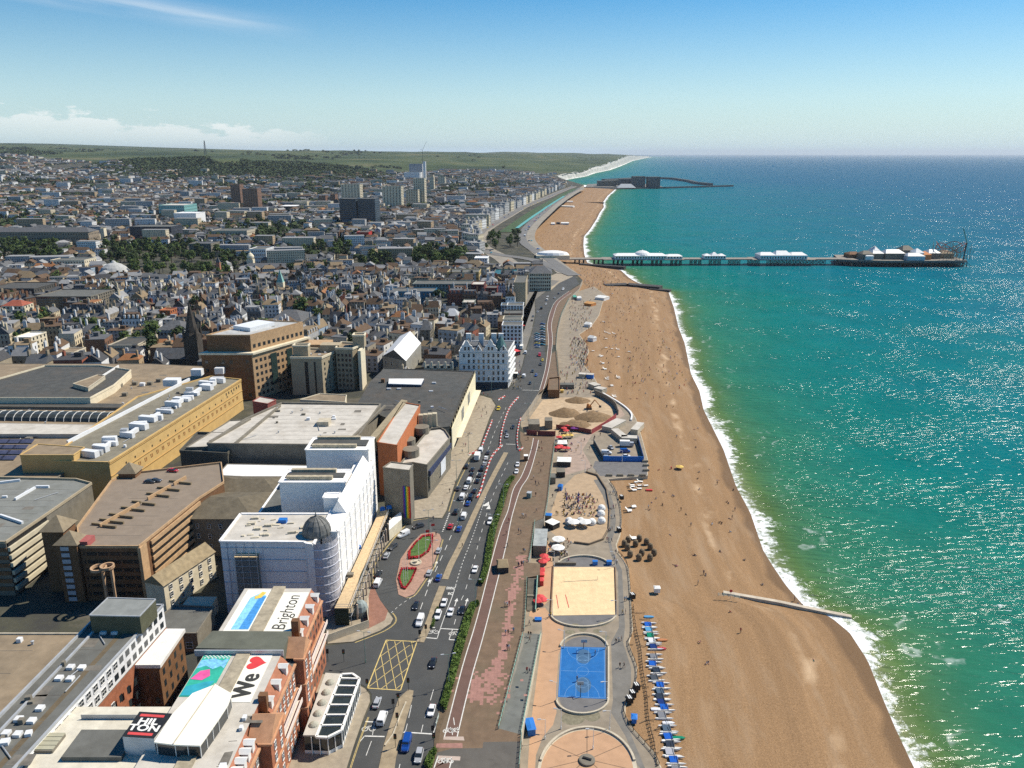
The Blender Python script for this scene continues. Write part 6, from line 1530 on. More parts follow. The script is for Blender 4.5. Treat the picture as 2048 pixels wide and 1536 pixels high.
OCC.append((q.x - 30, q.x + 6, q.y - 6, q.y + 18)); LAND.append(('the dark church spire', q.x, q.y))
q = G(563,590); s_ = MB(); s_.box((q.x, q.y, 0), (7, 7, 13)); sp2 = bld('green_spire_church', 'small church with pale green copper spire in the old town', 'church', (q.x, q.y, 0)); s_.build('tower', CREAM, sp2); s_ = MB(); s_.lathe((q.x, q.y, 13), [(4.6, 0), (.06, 13)], 4, R(45), R(405)); s_.build('spire', mat('verdigris', (0.22, 0.40, 0.36), var=0.15), sp2); LAND.append(('the green copper spire', q.x, q.y)); OCC.append((q.x - 6, q.x + 6, q.y - 6, q.y + 6))
q = G(440,560); s_ = MB(); ct = bld('clock_tower', 'slim red brick clock tower with pointed cap', 'clock tower', (q.x, q.y, 0)); s_.box((q.x, q.y, 0), (4, 4, 20)); s_.build('shaft', mat('tower_pink_brick', (0.4, 0.17, 0.1), var=0.2), ct); s_ = MB(); s_.lathe((q.x, q.y, 20), [(3, 0), (.05, 7)], 4, R(45), R(405)); s_.build('cap', SLATE, ct)
q = G(231,555); dmh = bld('domed_hall', 'pale ribbed domed concert hall among the garden trees', 'domed hall', (q.x, q.y, 0)); s_ = MB(); s_.lathe((q.x, q.y, 0), [(17, 0), (17, 6), (16, 8), (13, 12), (8, 15.5), (3, 17.3), (2, 19), (.05, 20)], 20); s_.build('dome', mat('dome_grey', (0.40, 0.40, 0.38), var=0.2), dmh); LAND.append(('the pale dome', q.x, q.y)); OCC.append((q.x - 20, q.x + 20, q.y - 20, q.y + 20))
q = G(503,538); odm = bld('onion_domed_gate', 'cream gatehouse crowned with a small onion dome', 'gatehouse', (q.x, q.y, 0)); s_ = MB(); s_.box((q.x, q.y, 0), (8, 8, 12)); s_.build('wall', CREAM, odm); s_ = MB(); s_.lathe((q.x, q.y, 12), [(3.2, 0), (4.6, 2), (4.4, 4), (2.6, 6.5), (.8, 8), (.05, 11)], 14); s_.build('onion_dome', CREAM, odm)
# ---- houses of the old town
rr = random.Random(21)
items = []
GARDENS = [(205,430,492,562), (0,120,488,530), (820,935,508,536), (430,520,515,535), (600,700,500,520), (700,790,520,545), (380,470,545,560)]
def in_garden(px, py): return any(a < px < b and c < py < d for a, b, c, d in GARDENS)
y = 470.0
while y < 1000:
 xr = city_right(y); xl = -0.66 * y - 15
 x = xr - 8
 ph0 = rr.random() * 10
 while x > xl:
  w = rr.choice((11, 13, 15, 15, 17, 21)); px, py = 0, 0
  jx, jy = x - w / 2, y + rr.uniform(-4, 4)
  f = jy * CT + CAM_H * ST; px = 1024 + FPX * jx / f; py = 768 - FPX * (jy * ST - CAM_H * CT) / f
  x -= w + rr.choice((0, 0, .5, 1, 2, 7))
  if px < -40 or not free(jx, jy, 9) or in_garden(px, py) or rr.random() < .06: continue
  items.append({'x': jx, 'y': jy, 'px': px, 'w': w})
 y += rr.choice((15, 17, 21))
items.sort(key=lambda i: i['x'] ** 2 + i['y'] ** 2)
nh = {'house': 0, 'shop': 0}
far_items = []
for n, it in enumerate(items):
 kind = rr.choices(['gable', 'cross', 'hip', 'flat', 'mansard', 'terrace'], [20, 17, 16, 29, 9, 9])[0]
 it['kind'] = kind; nm = 'shop' if kind == 'flat' else 'house'
 it['wc'] = rr.choices(WALLC, WALLW)[0]; it['rc'] = rr.choices(ROOFC, ROOFW_)[0]
 if kind == 'flat' and it['rc'][0] == 'orange tiled': it['rc'] = ROOFC[3]
 rot = noise.noise(Vector((it['x'] * .006, it['y'] * .006, 3))) * .9; it['rz'] = rot + (R(90) if rr.random() < .3 else 0)
 it['sc'] = (rr.uniform(.8, 1.25), rr.uniform(.8, 1.2), rr.uniform(.75, 1.3))
 if nh[nm] >= (285 if nm == 'house' else 130): far_items.append(it); continue
 nh[nm] += 1; it['win'] = n < 110
 it['what'] = f"{it['wc'][0]} {'flat roofed shop' if nm == 'shop' else {'gable': 'gabled house', 'cross': 'gable fronted house', 'hip': 'hipped house', 'mansard': 'mansard house', 'terrace': 'terrace house'}[kind]}, {it['rc'][0]} roof"
 it['own'] = nm
own = [i for i in items if 'own' in i]
relate(own)
used = set()
def recol(o, it):
 for ch in o.children:
  k = ch.name.split('.')[0]
  paint(ch, it['rc'][1] if k == 'roof' else (tuple(c * .8 for c in it['wc'][1]) if k == 'chimney' else it['wc'][1]))
for it in own:
 pr = house_proto(it['kind'], it['win'])
 o = pr if id(pr) not in used else copy_tree(pr); used.add(id(pr))
 o.location = (it['x'], it['y'], -.15); o.rotation_euler = (0, 0, it['rz']); o.scale = it['sc']
 tag(o, it['label'], it['own'], 'houses of the old town' if it['own'] == 'house' else 'flat roofed shops and offices of the old town'); recol(o, it)
# ---- the rest of the town: one mass of houses climbing to the downs
mbF = MB(); tint = []
def addf(n0, col): tint.extend([col] * (len(mbF.f) - n0))
def far_house(x, y, z, w, d, h_, rz, wc, rc, flat, rise=3.6):
 n0 = len(mbF.f); mbF.mi = 0; mbF.box((x, y, z - 4), (w, d, h_ + 4), rz, False)
 addf(n0, wc); n0 = len(mbF.f); mbF.mi = 1
 if flat: mbF.box((x, y, z + h_), (w + .3, d + .3, .4), rz, False)
 else:
  mbF.gable((x, y, z + h_), (w, d), rise, rz, .3, 0 if rr.random() < .7 else w * .25)
  if rr.random() < .6:
   mbF.box((x + math.cos(rz) * w * .42, y + math.sin(rz) * w * .42, z + h_), (1.4, 2.2, rise + 1.6), rz, False)
 addf(n0, rc)
for it in far_items:
 far_house(it['x'], it['y'], 0, it['w'] * .95, 11, 9 * it['sc'][2], it['rz'], it['wc'][1], it['rc'][1], it['kind'] == 'flat')
y = 985.0
while y < 5000:
 xr = P(interp([370, 380, 395, 410, 430, 450, 470, 500, 530, 560], [1148, 1118, 1075, 1040, 1000, 966, 944, 944, 975, 1050], 768 - FPX * (y * ST - (CAM_H - 6) * CT) / (y * CT + (CAM_H - 6) * ST)), 768 - FPX * (y * ST - (CAM_H - 6) * CT) / (y * CT + (CAM_H - 6) * ST), 6).x if y < 3600 else edge_x(y) - 60; xl = -0.66 * y - 30; x = xr
 far = y > 1900
 while x > xl:
  w = rr.choice((10, 14, 18, 26)) * (1.0 if not far else 1.5)
  jx, jy = x - w / 2, y + rr.uniform(-6, 6) + 25 * math.sin(x * .004 + y * .002)
  x -= w + rr.choice((0, 1, 3, 8, 14)) * (1 if not far else 1.6)
  if rural(jx, jy) > .35: continue
  dens = noise.noise(Vector((jx * .0035, jy * .0035, 7)))
  if dens > (.30 if not far else .12) and rr.random() < .85: continue
  if not free(jx, jy, 10): continue
  z = terr_z(jx, jy); f = jy * CT + (CAM_H - z) * ST; px = 1024 + FPX * jx / f; py = 768 - FPX * (jy * ST - (CAM_H - z) * CT) / f
  if in_garden(px, py): continue
  wc = rr.choices(WALLC, [44, 22, 10, 8, 7, 2, 5, 6, 0])[0][1]; rc = rr.choices(ROOFC, [34, 30, 1, 16, 5, 14])[0][1]
  near_sea = xr - jx < 160
  if rr.random() < .05:
   far_house(jx, jy, z, rr.uniform(24, 48), rr.uniform(12, 18), rr.uniform(11, 22), rr.uniform(-.3, .3), rr.choice(WALLC[:4])[1], ROOFC[3][1], True); continue
  far_house(jx, jy, z, w, 10, rr.uniform(6, 9) * (1.5 if near_sea or rr.random() < .07 else 1), noise.noise(Vector((jx * .002, jy * .002, 3))) * 1.3 + (R(90) if rr.random() < .5 else 0), (0.66, 0.63, 0.56) if near_sea and rr.random() < .6 else wc, rc, rr.random() < (.3 if not far else .12))
 y += rr.choice((20, 24, 30)) * (1 if not far else 1.25)
me = mbF.mesh('town_houses', [WALL_A, ROOF_A]); wall_uv(me)
ca = me.color_attributes.new('tint', 'FLOAT_COLOR', 'CORNER')
buf = []
for p, c in zip(me.polygons, tint): buf.extend((c[0], c[1], c[2], 1.0) * p.loop_total)
ca.data.foreach_set('color', buf)
tag(link('town_houses', me), 'mass of small houses filling the town up to the downs', 'houses', kind='stuff')
# ------------------------------------------------------------------ trees
LEAF = mat('foliage', (0.075, 0.11, 0.03), var=0.55, scale=0.35, rough=0.8, spec=0.15, detail=3)
LEAF2 = mat('foliage_dark', (0.042, 0.062, 0.022), var=0.5, scale=0.3, rough=0.8, spec=0.15, detail=3)
BARK = mat('bark', (0.09, 0.065, 0.045), var=0.3)
def leaf_ball(m_, c, r, n, s, rn, sq=.8):
 for _ in range(n):
  d = Vector((rn.gauss(0, 1), rn.gauss(0, 1), rn.gauss(0, 1))).normalized() * r * (rn.random() ** .35)
  p = Vector(c) + Vector((d.x, d.y, d.z * sq)); nrm = (d.normalized() + Vector((rn.uniform(-.6, .6), rn.uniform(-.6, .6), rn.uniform(-.2, .8)))).normalized()
  a = nrm.orthogonal().normalized() * s * rn.uniform(.6, 1.3); b = nrm.cross(a).normalized() * s * rn.uniform(.5, 1.1)
  m_.face([p - a, p - b * .9, p + a, p + b])
def tree_proto(seed, h=11.0, leaf=LEAF):
 rn = random.Random(seed); r = bpy.data.objects.new('tree', None); COL.objects.link(r)
 t = MB(); t.tube((0, 0, -.2), (0, 0, h * .55), .35, 7, .16)
 cr_ = MB()
 for i in range(9):
  a = rn.random() * 6.28; rr_ = rn.uniform(.5, 2.9); z = h * rn.uniform(.42, .88)
  c = (math.cos(a) * rr_, math.sin(a) * rr_, z)
  t.tube((0, 0, h * .38), c, .12, 5, .04); leaf_ball(cr_, c, rn.uniform(1.5, 2.4), 34, .62, rn)
 link('trunk', t.mesh('trunk', BARK), r); link('crown', cr_.mesh('crown', leaf), r)
 r['category'] = 'tree'
 return r
TP_ = [tree_proto(s, 11, LEAF if s % 2 else LEAF2) for s in (1, 2, 3, 4)]
rr = random.Random(33); tits = []
def add_trees(a, b, c, d, n, what='round green tree'):
 for _ in range(n):
  px, py = rr.uniform(a, b), rr.uniform(c, d); q = G(px, py)
  if free(q.x, q.y, 2): tits.append({'x': q.x, 'y': q.y, 'z': q.z, 's': rr.uniform(1.1, 2.0), 'what': what})
for g, n in zip(GARDENS, (105, 40, 60, 16, 20, 16, 14)): add_trees(*g, n)
for g in ((480,560,440,500,12),(0,420,560,640,10),(430,760,600,660,14),(250,360,690,720,4),(690,740,690,720,3),(972,1040,472,504,16),(60,300,600,700,10),(20,900,560,725,38),(430,920,540,600,16)): add_trees(*g[:4], g[4], 'lone dark tree')
relate(tits)
for i, t in enumerate(tits):
 pr = TP_[i % 4]; o = pr if i < 4 else copy_tree(pr)
 o.location = (t['x'], t['y'], t['z'] - .2); o.rotation_euler = (0, 0, rr.random() * 6); o.scale = (t['s'],) * 3
 tag(o, t['label'], 'tree', 'trees of the town gardens')
mbW = MB(); rn = random.Random(9)
for _ in range(9000):       # far trees between houses and the wooded hill
 y = 1000 + 3300 * rn.random() ** .8; x = rn.uniform(-.66 * y, edge_x(y) - 100)
 dn = noise.noise(Vector((x * .0035, y * .0035, 7)))
 if rural(x, y) > .5 or dn < rn.uniform(-.35, .2): continue
 leaf_ball(mbW, (x, y, terr_z(x, y) + 5), rn.uniform(6, 11), 10, 4.2, rn, .6)
tag(mbW.build('distant_trees', LEAF2), 'scattered dark trees between the far houses', 'trees', kind='stuff')
mbW = MB()
for _ in range(5200):
 px = rn.uniform(185, 790); top = interp([185, 230, 300, 420, 520, 620, 720, 790], [330, 322, 319, 316, 318, 326, 338, 352], px); py = rn.uniform(top, interp([185, 400, 600, 790], [352, 366, 372, 372], px))
 q = G(px, py)
 if q.y > 5200 or noise.noise(Vector((q.x * .004, q.y * .004, 2))) > .32: continue
 leaf_ball(mbW, (q.x, q.y, q.z + 5), rn.uniform(7, 14), 9, 6, rn, .6)
for _ in range(3200):
 px = rn.uniform(0, 1060) * rn.uniform(.3, 1); py = rn.uniform(296, 345); q = G(px, py)
 if q.y < 3800 or q.y > 9000 or noise.noise(Vector((q.x * .0016, q.y * .0016, 5))) < .22: continue
 leaf_ball(mbW, (q.x, q.y, q.z + 5), rn.uniform(10, 22), 8, 11, rn, .45)
tag(mbW.build('woodland', LEAF2), 'dark woodland covering the hill above the town', 'woodland', kind='stuff')
# mast on the hill and the tower crane
q = G(411,309); zt = CAM_H + q.y * KZ(281)
mst = bld('radio_mast', 'lattice radio mast standing on the wooded hill', 'mast', tuple(q)); s_ = MB()
for dx, dy in ((-1, -1), (1, -1), (1, 1), (-1, 1)): s_.tube((q.x + dx * 7, q.y + dy * 7, q.z - 2), (q.x + dx * 1.5, q.y + dy * 1.5, zt), 1.1, 4)
for k in range(8):
 t0, t1 = k / 8, (k + 1) / 8; w0, w1 = lerp(7, 1.5, t0), lerp(7, 1.5, t1); z0, z1 = lerp(q.z, zt, t0), lerp(q.z, zt, t1)
 s_.tube((q.x - w0, q.y - w0, z0), (q.x + w1, q.y - w1, z1), .7, 4); s_.tube((q.x + w0, q.y - w0, z0), (q.x - w1, q.y - w1, z1), .7, 4)
s_.build('lattice', DKMET, mst)
q = G(846,345); cr = bld('tower_crane', 'slender tower crane with raised jib beside the hospital', 'crane', tuple(q)); zt = CAM_H + q.y * KZ(300); s_ = MB(); s_.tube((q.x, q.y, q.z), (q.x, q.y, zt), 1.0, 4); s_.build('mast', DKMET, cr); s_ = MB(); s_.tube((q.x, q.y, zt - 3), (q.x + 22, q.y, CAM_H + q.y * KZ(283)), .7, 4); s_.tube((q.x, q.y, zt), (q.x - 10, q.y, zt + 2), .9, 4); s_.build('jib', DKMET, cr)
# ------------------------------------------------------------------ seafront road furniture, hedges, vehicles, people
def along(pts, z, step):
 c = [Vector(p) for p in crv(W3(pts, z), 6)]; out = []; acc = 0.0
 for a, b in zip(c, c[1:]):
  L = (b - a).length
  while acc < L: out.append((a.lerp(b, acc / L), (b - a).normalized())); acc += step
  acc -= L
 return out
rn = random.Random(12)
HLEAF = mat('hedge_leaf', (0.11, 0.17, 0.035), var=0.5, scale=0.9, rough=0.75, spec=0.2, detail=3)
def hedge(left, right, label, h_=1.5, n=4200):
 L, Rt = crv(W3(left, 0), 6), crv(W3(right, 0), 6); m_ = MB()
 k = min(len(L), len(Rt)) - 1
 for _ in range(n):
  t = rn.random() * k; i = min(int(t), k - 1); f = t - i
  a = Vector(L[i]).lerp(Vector(L[i + 1]), f); b = Vector(Rt[i]).lerp(Vector(Rt[i + 1]), f)
  v = rn.random(); hh = h_ * (1 + .35 * noise.noise(Vector((a.x, a.y * .4, 1)))) * (1 - abs(v - .5) ** 2 * 1.6)
  p = a.lerp(b, v * .96 + .02); z = hh * (1 - rn.random() ** 2 * .55)
  d = Vector((rn.uniform(-1, 1), rn.uniform(-1, 1), rn.uniform(.1, 1.2))).normalized(); q = d.orthogonal().normalized() * rn.uniform(.18, .36); w = d.cross(q).normalized() * rn.uniform(.15, .3)
  p = Vector((p.x, p.y, z)); m_.face([p - q, p - w, p + q, p + w])
 m2 = MB()
 for i in range(k):
  a, b, c, d = [Vector(q) for q in (L[i], Rt[i], Rt[i + 1], L[i + 1])]
  m_.face([a + (b - a) * .1 + Vector((0, 0, h_ * .7)), b + (a - b) * .1 + Vector((0, 0, h_ * .7)), c + (d - c) * .1 + Vector((0, 0, h_ * .7)), d + (c - d) * .1 + Vector((0, 0, h_ * .7))])
  m_.face([Vector(L[i]), Vector(L[i]) + (b - a) * .1 + Vector((0, 0, h_ * .7)), d + (c - d) * .1 + Vector((0, 0, h_ * .7)), d])
 o = m_.build('hedge', HLEAF); tag(o, label, 'hedge', 'hedges along the seafront road')
hedge([(880,1412),(897,1353),(914,1282),(937,1216),(953,1207)], [(892,1424),(911,1358),(931,1285),(950,1222),(958,1212)], 'long clipped green hedge beside the cycle lane opposite the yellow box', n=9000)
hedge([(957,1168),(968,1128),(977,1069),(994,1018),(1008,972),(1021,955)], [(966,1172),(981,1128),(991,1069),(1006,1018),(1019,975),(1030,957)], 'long clipped green hedge further up the road towards the parked cars', n=9500)
hedge([(849,1534),(856,1514),(867,1502)], [(862,1545),(869,1520),(873,1506)], 'short rounded end of hedge beside the tarmac apron', n=1600)
hedge([(862,1255),(868,1235),(874,1216)], [(866,1257),(872,1236),(877,1217)], 'thin weedy hedge strip in the central reservation', 0.7, 500)
# garden beds in the oval island
REDF = mat('red_flowers', (0.42, 0.02, 0.03), var=0.5, scale=2.0); GRS = mat('bed_grass', (0.07, 0.13, 0.03), var=0.3, scale=1.2)
for pts, l in (([(866,1069),(846,1072),(830,1086),(817,1104),(816,1119),(840,1117),(858,1104),(866,1084)], 'long flower bed with red border and grass centre, farther of the two'), ([(834,1137),(803,1137),(797,1157),(803,1176),(811,1179),(823,1163)], 'rounded flower bed with red border and grass centre, nearer of the two')):
 w = [Vector(p) for p in W3(pts, .06)]; c = sum(w, Vector()) / len(w); r = thing('flower_bed', l, 'flower bed', tuple(c), 0, 'flower beds in the oval island'); WLOC[r.name] = tuple(c)
 s_ = MB(); s_.prism([(p.x, p.y) for p in w], .04, .25); s_.build('grass', GRS, r)
 s_ = MB()
 for i in range(len(w)):
  a, b = w[i], w[(i + 1) % len(w)]
  for k in range(150):
   p = a.lerp(b, rn.random()).lerp(c, rn.random() * .16); p.z = .3 + rn.random() * .3; d = Vector((rn.uniform(-1, 1), rn.uniform(-1, 1), 1)).normalized(); q = d.orthogonal().normalized() * .28; e = d.cross(q); s_.face([p - q, p - e, p + q, p + e])
 s_.build('red_border', REDF, r)
q = P(832,1126,.05); fq = thing('fountain', 'small round stone basin between the two flower beds', 'basin', tuple(q)); WLOC[fq.name] = tuple(q)
s_ = MB(); s_.lathe((q.x, q.y, .04), [(2.0, 0), (2.0, .5), (1.6, .5), (1.6, .3), (0.5, .3), (.4, .9), (.8, 1.1), (.05, 1.15)], 16); s_.build('basin', STONE, fq)
for i, (a, b) in enumerate(((863,1095),(852,1108),(838,1122),(812,1168),(816,1160),(808,1175))):
 q = P(a, b, .2); r = thing('flagpole', f'slim white flagpole in the oval island, {["first","second","third","sixth","fifth","last"][i]} from the far end', 'flagpole', tuple(q), 0, 'flagpoles of the oval island'); WLOC[r.name] = tuple(q)
 s_ = MB(); s_.tube(q, q + Vector((0, 0, 10)), .09, 6, .05); s_.build('pole', WHITE, r)
 if i < 2: s_ = MB(); s_.wall([q + Vector((.1, 0, 0)), q + Vector((1.4, .3, 0))], 8.8, .9, .03); s_.build('flag', mat('flag_red', (.5, .06, .06)), r)
# ---- lamps, signals, railings
def lamp_proto(name, h_, m_, double=False):
 r = bpy.data.objects.new(name, None); COL.objects.link(r); s_ = MB(); s_.tube((0, 0, 0), (0, 0, h_), .11, 7, .06); s_.tube((0, 0, 0), (0, 0, .9), .17, 7)
 for sx in ((-1, 1) if double else (-1,)): s_.tube((0, 0, h_ - .1), (sx * 1.3, 0, h_ + .15), .05, 5)
 link('post', s_.mesh('post', m_), r)
 for sx in ((-1, 1) if double else (-1,)):
  s_ = MB(); s_.box((sx * 1.6, 0, h_ + .05), (.9, .34, .18)); link('lamp_head', s_.mesh('lamp_head', METAL), r)
 r['category'] = 'street lamp'; return r
L1P, L2P = lamp_proto('street_lamp', 10, mat('lamp_green', (0.16, 0.26, 0.22), rough=.5), True), lamp_proto('street_lamp', 6.0, WHITE)
items = []
for a, b in ((898,1372),(951,1215),(988,1078),(1007,1014),(731,1325),(917,1050),(866,1132),(858,1068),(913,963),(937,905),(983,785),(1040,878),(1056,842),(1068,780),(1106,700),(1060,700),(1084,655)): items.append((a, b, 0, L1P, 'tall twin armed street lamp'))
for a, b in ((1128,1296),(1211,1298),(1122,1458),(1219,1460),(1113,1402),(1214,1400),(1090,1478),(1186,1498),(1105,1232),(1232,1233),(1108,1132),(1230,1134),(1244,924),(1162,908),(1170,945)): items.append((a, b, LOW_Z, L2P, 'white court side lamp post'))
LANDB = [('the yellow box junction', P(800,1330).x, P(800,1330).y), ('the oval flower island', P(840,1120).x, P(840,1120).y), ('the blue basketball court', P(1165,1345).x, P(1165,1345).y), ('the sand court', P(1168,1180).x, P(1168,1180).y), ('the round plaza', P(1174,1530).x, P(1174,1530).y), ('the cafe domes', P(1170,1040).x, P(1170,1040).y), ('the blue hoarded yard', P(1240,890).x, P(1240,890).y), ('the concrete flag tower', P(820,1000).x, P(820,1000).y), ('the works pit', P(1170,820).x, P(1170,820).y), ('the white gabled hotel', -10, 480), ('the wicker beach chairs', P(1275,1095).x, P(1275,1095).y), ('the long pale groyne', P(1560,1210).x, P(1560,1210).y), ('the row of catamarans', P(1320,1380).x, P(1320,1380).y), ('the orange roofed beach bar', P(1190,600).x, P(1190,600).y), ('the red seated terrace', P(1160,710).x, P(1160,710).y), ('the dark groyne', P(1270,575).x, P(1270,575).y), ('the lone white beach hut', P(1314,1178).x, P(1314,1178).y), ('the yellow beach umbrella', P(1360,935).x, P(1360,935).y), ('the brick hotel', -45, 160), ('the cinema block', -15, 400), ('the ramp', P(1030,1360).x, P(1030,1360).y)]
def relate2(its):
 global LAND
 keep, LAND = LAND, LANDB; relate(its); LAND = keep
its = []
for a, b, z, pr, w in items: q = P(a, b, z); its.append({'x': q.x, 'y': q.y, 'z': z, 'what': w, 'pr': pr})
relate2(its)
for it in its: put(it['pr'], (it['x'], it['y'], it['z']), rn.uniform(-.3, .3), it['label'], 'street lamps of the seafront' if it['pr'] is L1P else 'lamp posts round the courts')
def signal_proto():
 r = bpy.data.objects.new('traffic_light', None); COL.objects.link(r); s_ = MB(); s_.tube((0, 0, 0), (0, 0, 3.6), .07, 6); link('post', s_.mesh('post', DKMET), r)
 s_ = MB(); s_.box((0, 0, 2.5), (.75, .12, 1.5)); s_.box((0, .15, 2.65), (.36, .3, 1.15)); link('backing_board', s_.mesh('backing_board', BLACKP), r)
 for i, c in enumerate(((.4, .03, .02), (.4, .2, .02), (.03, .25, .08))): s_ = MB(); s_.tube((0, .3, 3.55 - i * .36), (0, .36, 3.55 - i * .36), .12, 8); link('lens', s_.mesh('lens', mat('lens_' + 'red amber green'.split()[i], c, rough=.3)), r)
 r['category'] = 'traffic light'; return r
TLP = signal_proto(); its = []
for a, b in ((840,1283),(817,1381),(797,1412),(787,1424),(795,1452),(791,1495),(866,1478),(852,1272),(688,1323),(656,1322),(735,1383),(868,1493),(1032,762)): q = P(a, b, 0); its.append({'x': q.x, 'y': q.y, 'what': 'dark traffic light on slim post'})
relate2(its)
for i, it in enumerate(its): put(TLP, (it['x'], it['y'], 0), R(180) if i % 3 else .2, it['label'], 'traffic lights at the junction')
RAILG = mat('railing_green', (0.25, 0.42, 0.34), rough=.5, var=.3, scale=2); RAILW = mat('railing_pale', (0.55, 0.62, 0.54), rough=.5, var=.2)
def railing(pts, z, label, m_=None, h_=1.1, step=1.8, world=None):
 pp = along(pts, z, step) if world is None else [(p, None) for p in world]; s_ = MB()
 for p, d in pp: s_.box((p.x, p.y, p.z), (.16, .16, h_ + .1))
 for (p, _), (q, _) in zip(pp, pp[1:]):
  for zz in (.35, .7, h_): s_.tube(p + Vector((0, 0, zz)), q + Vector((0, 0, zz)), .045, 4, cap=False)
 tag(s_.build('railing', m_ or RAILG), label, 'railing', 'seafront railings')
railing([(1038,1536),(1041,1500),(1043,1470)], 0, 'pale green railing along the bottom end of the upper promenade')
railing([(997,1458),(1012,1400),(1046,1268)], 0, 'green railing along the landward side of the sloping ramp')
rw = [P(1042,1468,0).lerp(P(1081,1270,LOW_Z), i / 30) for i in range(31)]
railing(None, 0, 'green railing along the seaward side of the sloping ramp', world=rw)
railing([(1048,1262),(1051,1222),(1054,1156)], 0, 'green railing beside the twin stair flights'); railing([(1057,1124),(1062,1100),(1070,1043)], 0, 'green railing beside the glass roofed lower kiosk'); railing([(1090,1034),(1096,998),(1102,941),(1110,884)], 0, 'green railing above the cafe terraces'); railing([(1117,752),(1115,728),(1112,695),(1115,660),(1123,628),(1138,598)], 0, 'green railing along the far upper promenade')
railing([(872,1453),(879,1430)], 0, 'short pale railing at the end of the hedge', RAILW)
railing([(1318,1530),(1306,1506),(1263,1458),(1249,1430),(1249,1412),(1270,1370),(1273,1335),(1256,1287),(1264,1259),(1256,1137),(1236,1106)], LOW_Z, 'dark wooden railing between the path and the shingle', mat('rail_dark', (0.06, 0.05, 0.04)), .9, 2.6); railing([(1240,1066),(1243,1040),(1240,1012),(1230,980),(1217,962)], LOW_Z, 'dark railing along the curve of path opposite the domes', mat('rail_dark', (0, 0, 0)), .9, 2.4)
# ramp and stairs
s_ = MB(); A, B, C, D = P(998,1457,-.01), P(1042,1469,-.01), P(1082,1268,LOW_Z + .02), P(1048,1266,LOW_Z + .02)
s_.face([A, B, C, D]); tag(s_.build('ramp', mat('ramp_concrete', (0.15, 0.155, 0.14), var=.25, scale=.4, detail=8, stain=.5, stscale=.2, stcol=(.09, .1, .085))), kind='structure')
if bpy.data.objects['ramp'].data.polygons[0].normal.z < 0: bpy.data.objects['ramp'].data.flip_normals()
s_ = MB(); s_.wall([B, C], None, .25, .35)
for i in range(10):
 a, b = B.lerp(C, i / 10), B.lerp(C, (i + 1) / 10); s_.face([(a.x + .15, a.y, LOW_Z), (b.x + .15, b.y, LOW_Z), (b.x + .15, b.y, b.z), (a.x + .15, a.y, a.z)])
tag(s_.build('ramp_wall', STONE), 'low stone wall carrying the seaward side of the ramp', 'wall')
st_ = bld('staircase', 'stone staircase of two flights down to the lower promenade', 'stairs', P(1060,1190,LOW_Z)); A, B, C, D = P(1056,1156,0), P(1075,1156,0), P(1071,1224,LOW_Z), P(1053,1223,LOW_Z)
s_ = MB(); n = 28
for i in range(n):
 t0, t1 = i / n, (i + 1) / n; z = lerp(0, LOW_Z, t1)
 if abs(t0 - .5) < .04: z = lerp(0, LOW_Z, .5)
 s_.prism([tuple(A.lerp(D, t0))[:2], tuple(B.lerp(C, t0))[:2], tuple(B.lerp(C, t1))[:2], tuple(A.lerp(D, t1))[:2]], LOW_Z, z)
s_.build('steps', CONC, st_); s_ = MB(); s_.wall([B, C], None, 1.1, .3); s_.build('balustrade', RAILG, st_)
sheet('stair_landing', [(1056,1125),(1080,1127),(1080,1150),(1054,1155)], .0, PROM, 4.5)
# ---- vehicles
CARP = bpy.data.materials.new('car_paint'); nt, N = nodes(CARP)
b = N('ShaderNodeBsdfPrincipled', {'Base Color': N('ShaderNodeObjectInfo').outputs['Color'], 'Roughness': .28, 'Specular IOR Level': .6, 'Coat Weight': .4}); N('ShaderNodeOutputMaterial', {'Surface': b.outputs[0]})
TYRE = mat('tyre', (0.018, 0.018, 0.018)); HUB = mat('wheel_hub', (0.4, 0.4, 0.42), rough=.35, metal=.6); HEADL = mat('headlight', (0.7, 0.72, 0.72), rough=.15, spec=.7); TAILL = mat('tail_light', (0.35, 0.02, 0.02), rough=.2)
def loft(m_, secs):
 """secs: (y, half width low, half width high, z low, z high)."""
 rings = []
 for y, w0, w1, z0, z1 in secs:
  n0 = len(m_.v); zm = lerp(z0, z1, .55)
  m_.v.extend([(-w0 * .92, y, z0), (w0 * .92, y, z0), (w0, y, lerp(z0, z1, .3)), (lerp(w0, w1, .6), y, zm + (z1 - zm) * .5), (w1 * .9, y, z1), (-w1 * .9, y, z1), (-lerp(w0, w1, .6), y, zm + (z1 - zm) * .5), (-w0, y, lerp(z0, z1, .3))]); rings.append(n0)
 for a, b in zip(rings, rings[1:]):
  for i in range(8): j = (i + 1) % 8; m_.f.append([a + i, b + i, b + j, a + j][::-1]); m_.m.append(m_.mi)
 m_.f.append([rings[0] + i for i in range(8)]); m_.m.append(m_.mi); m_.f.append([rings[-1] + i for i in range(8)][::-1]); m_.m.append(m_.mi)
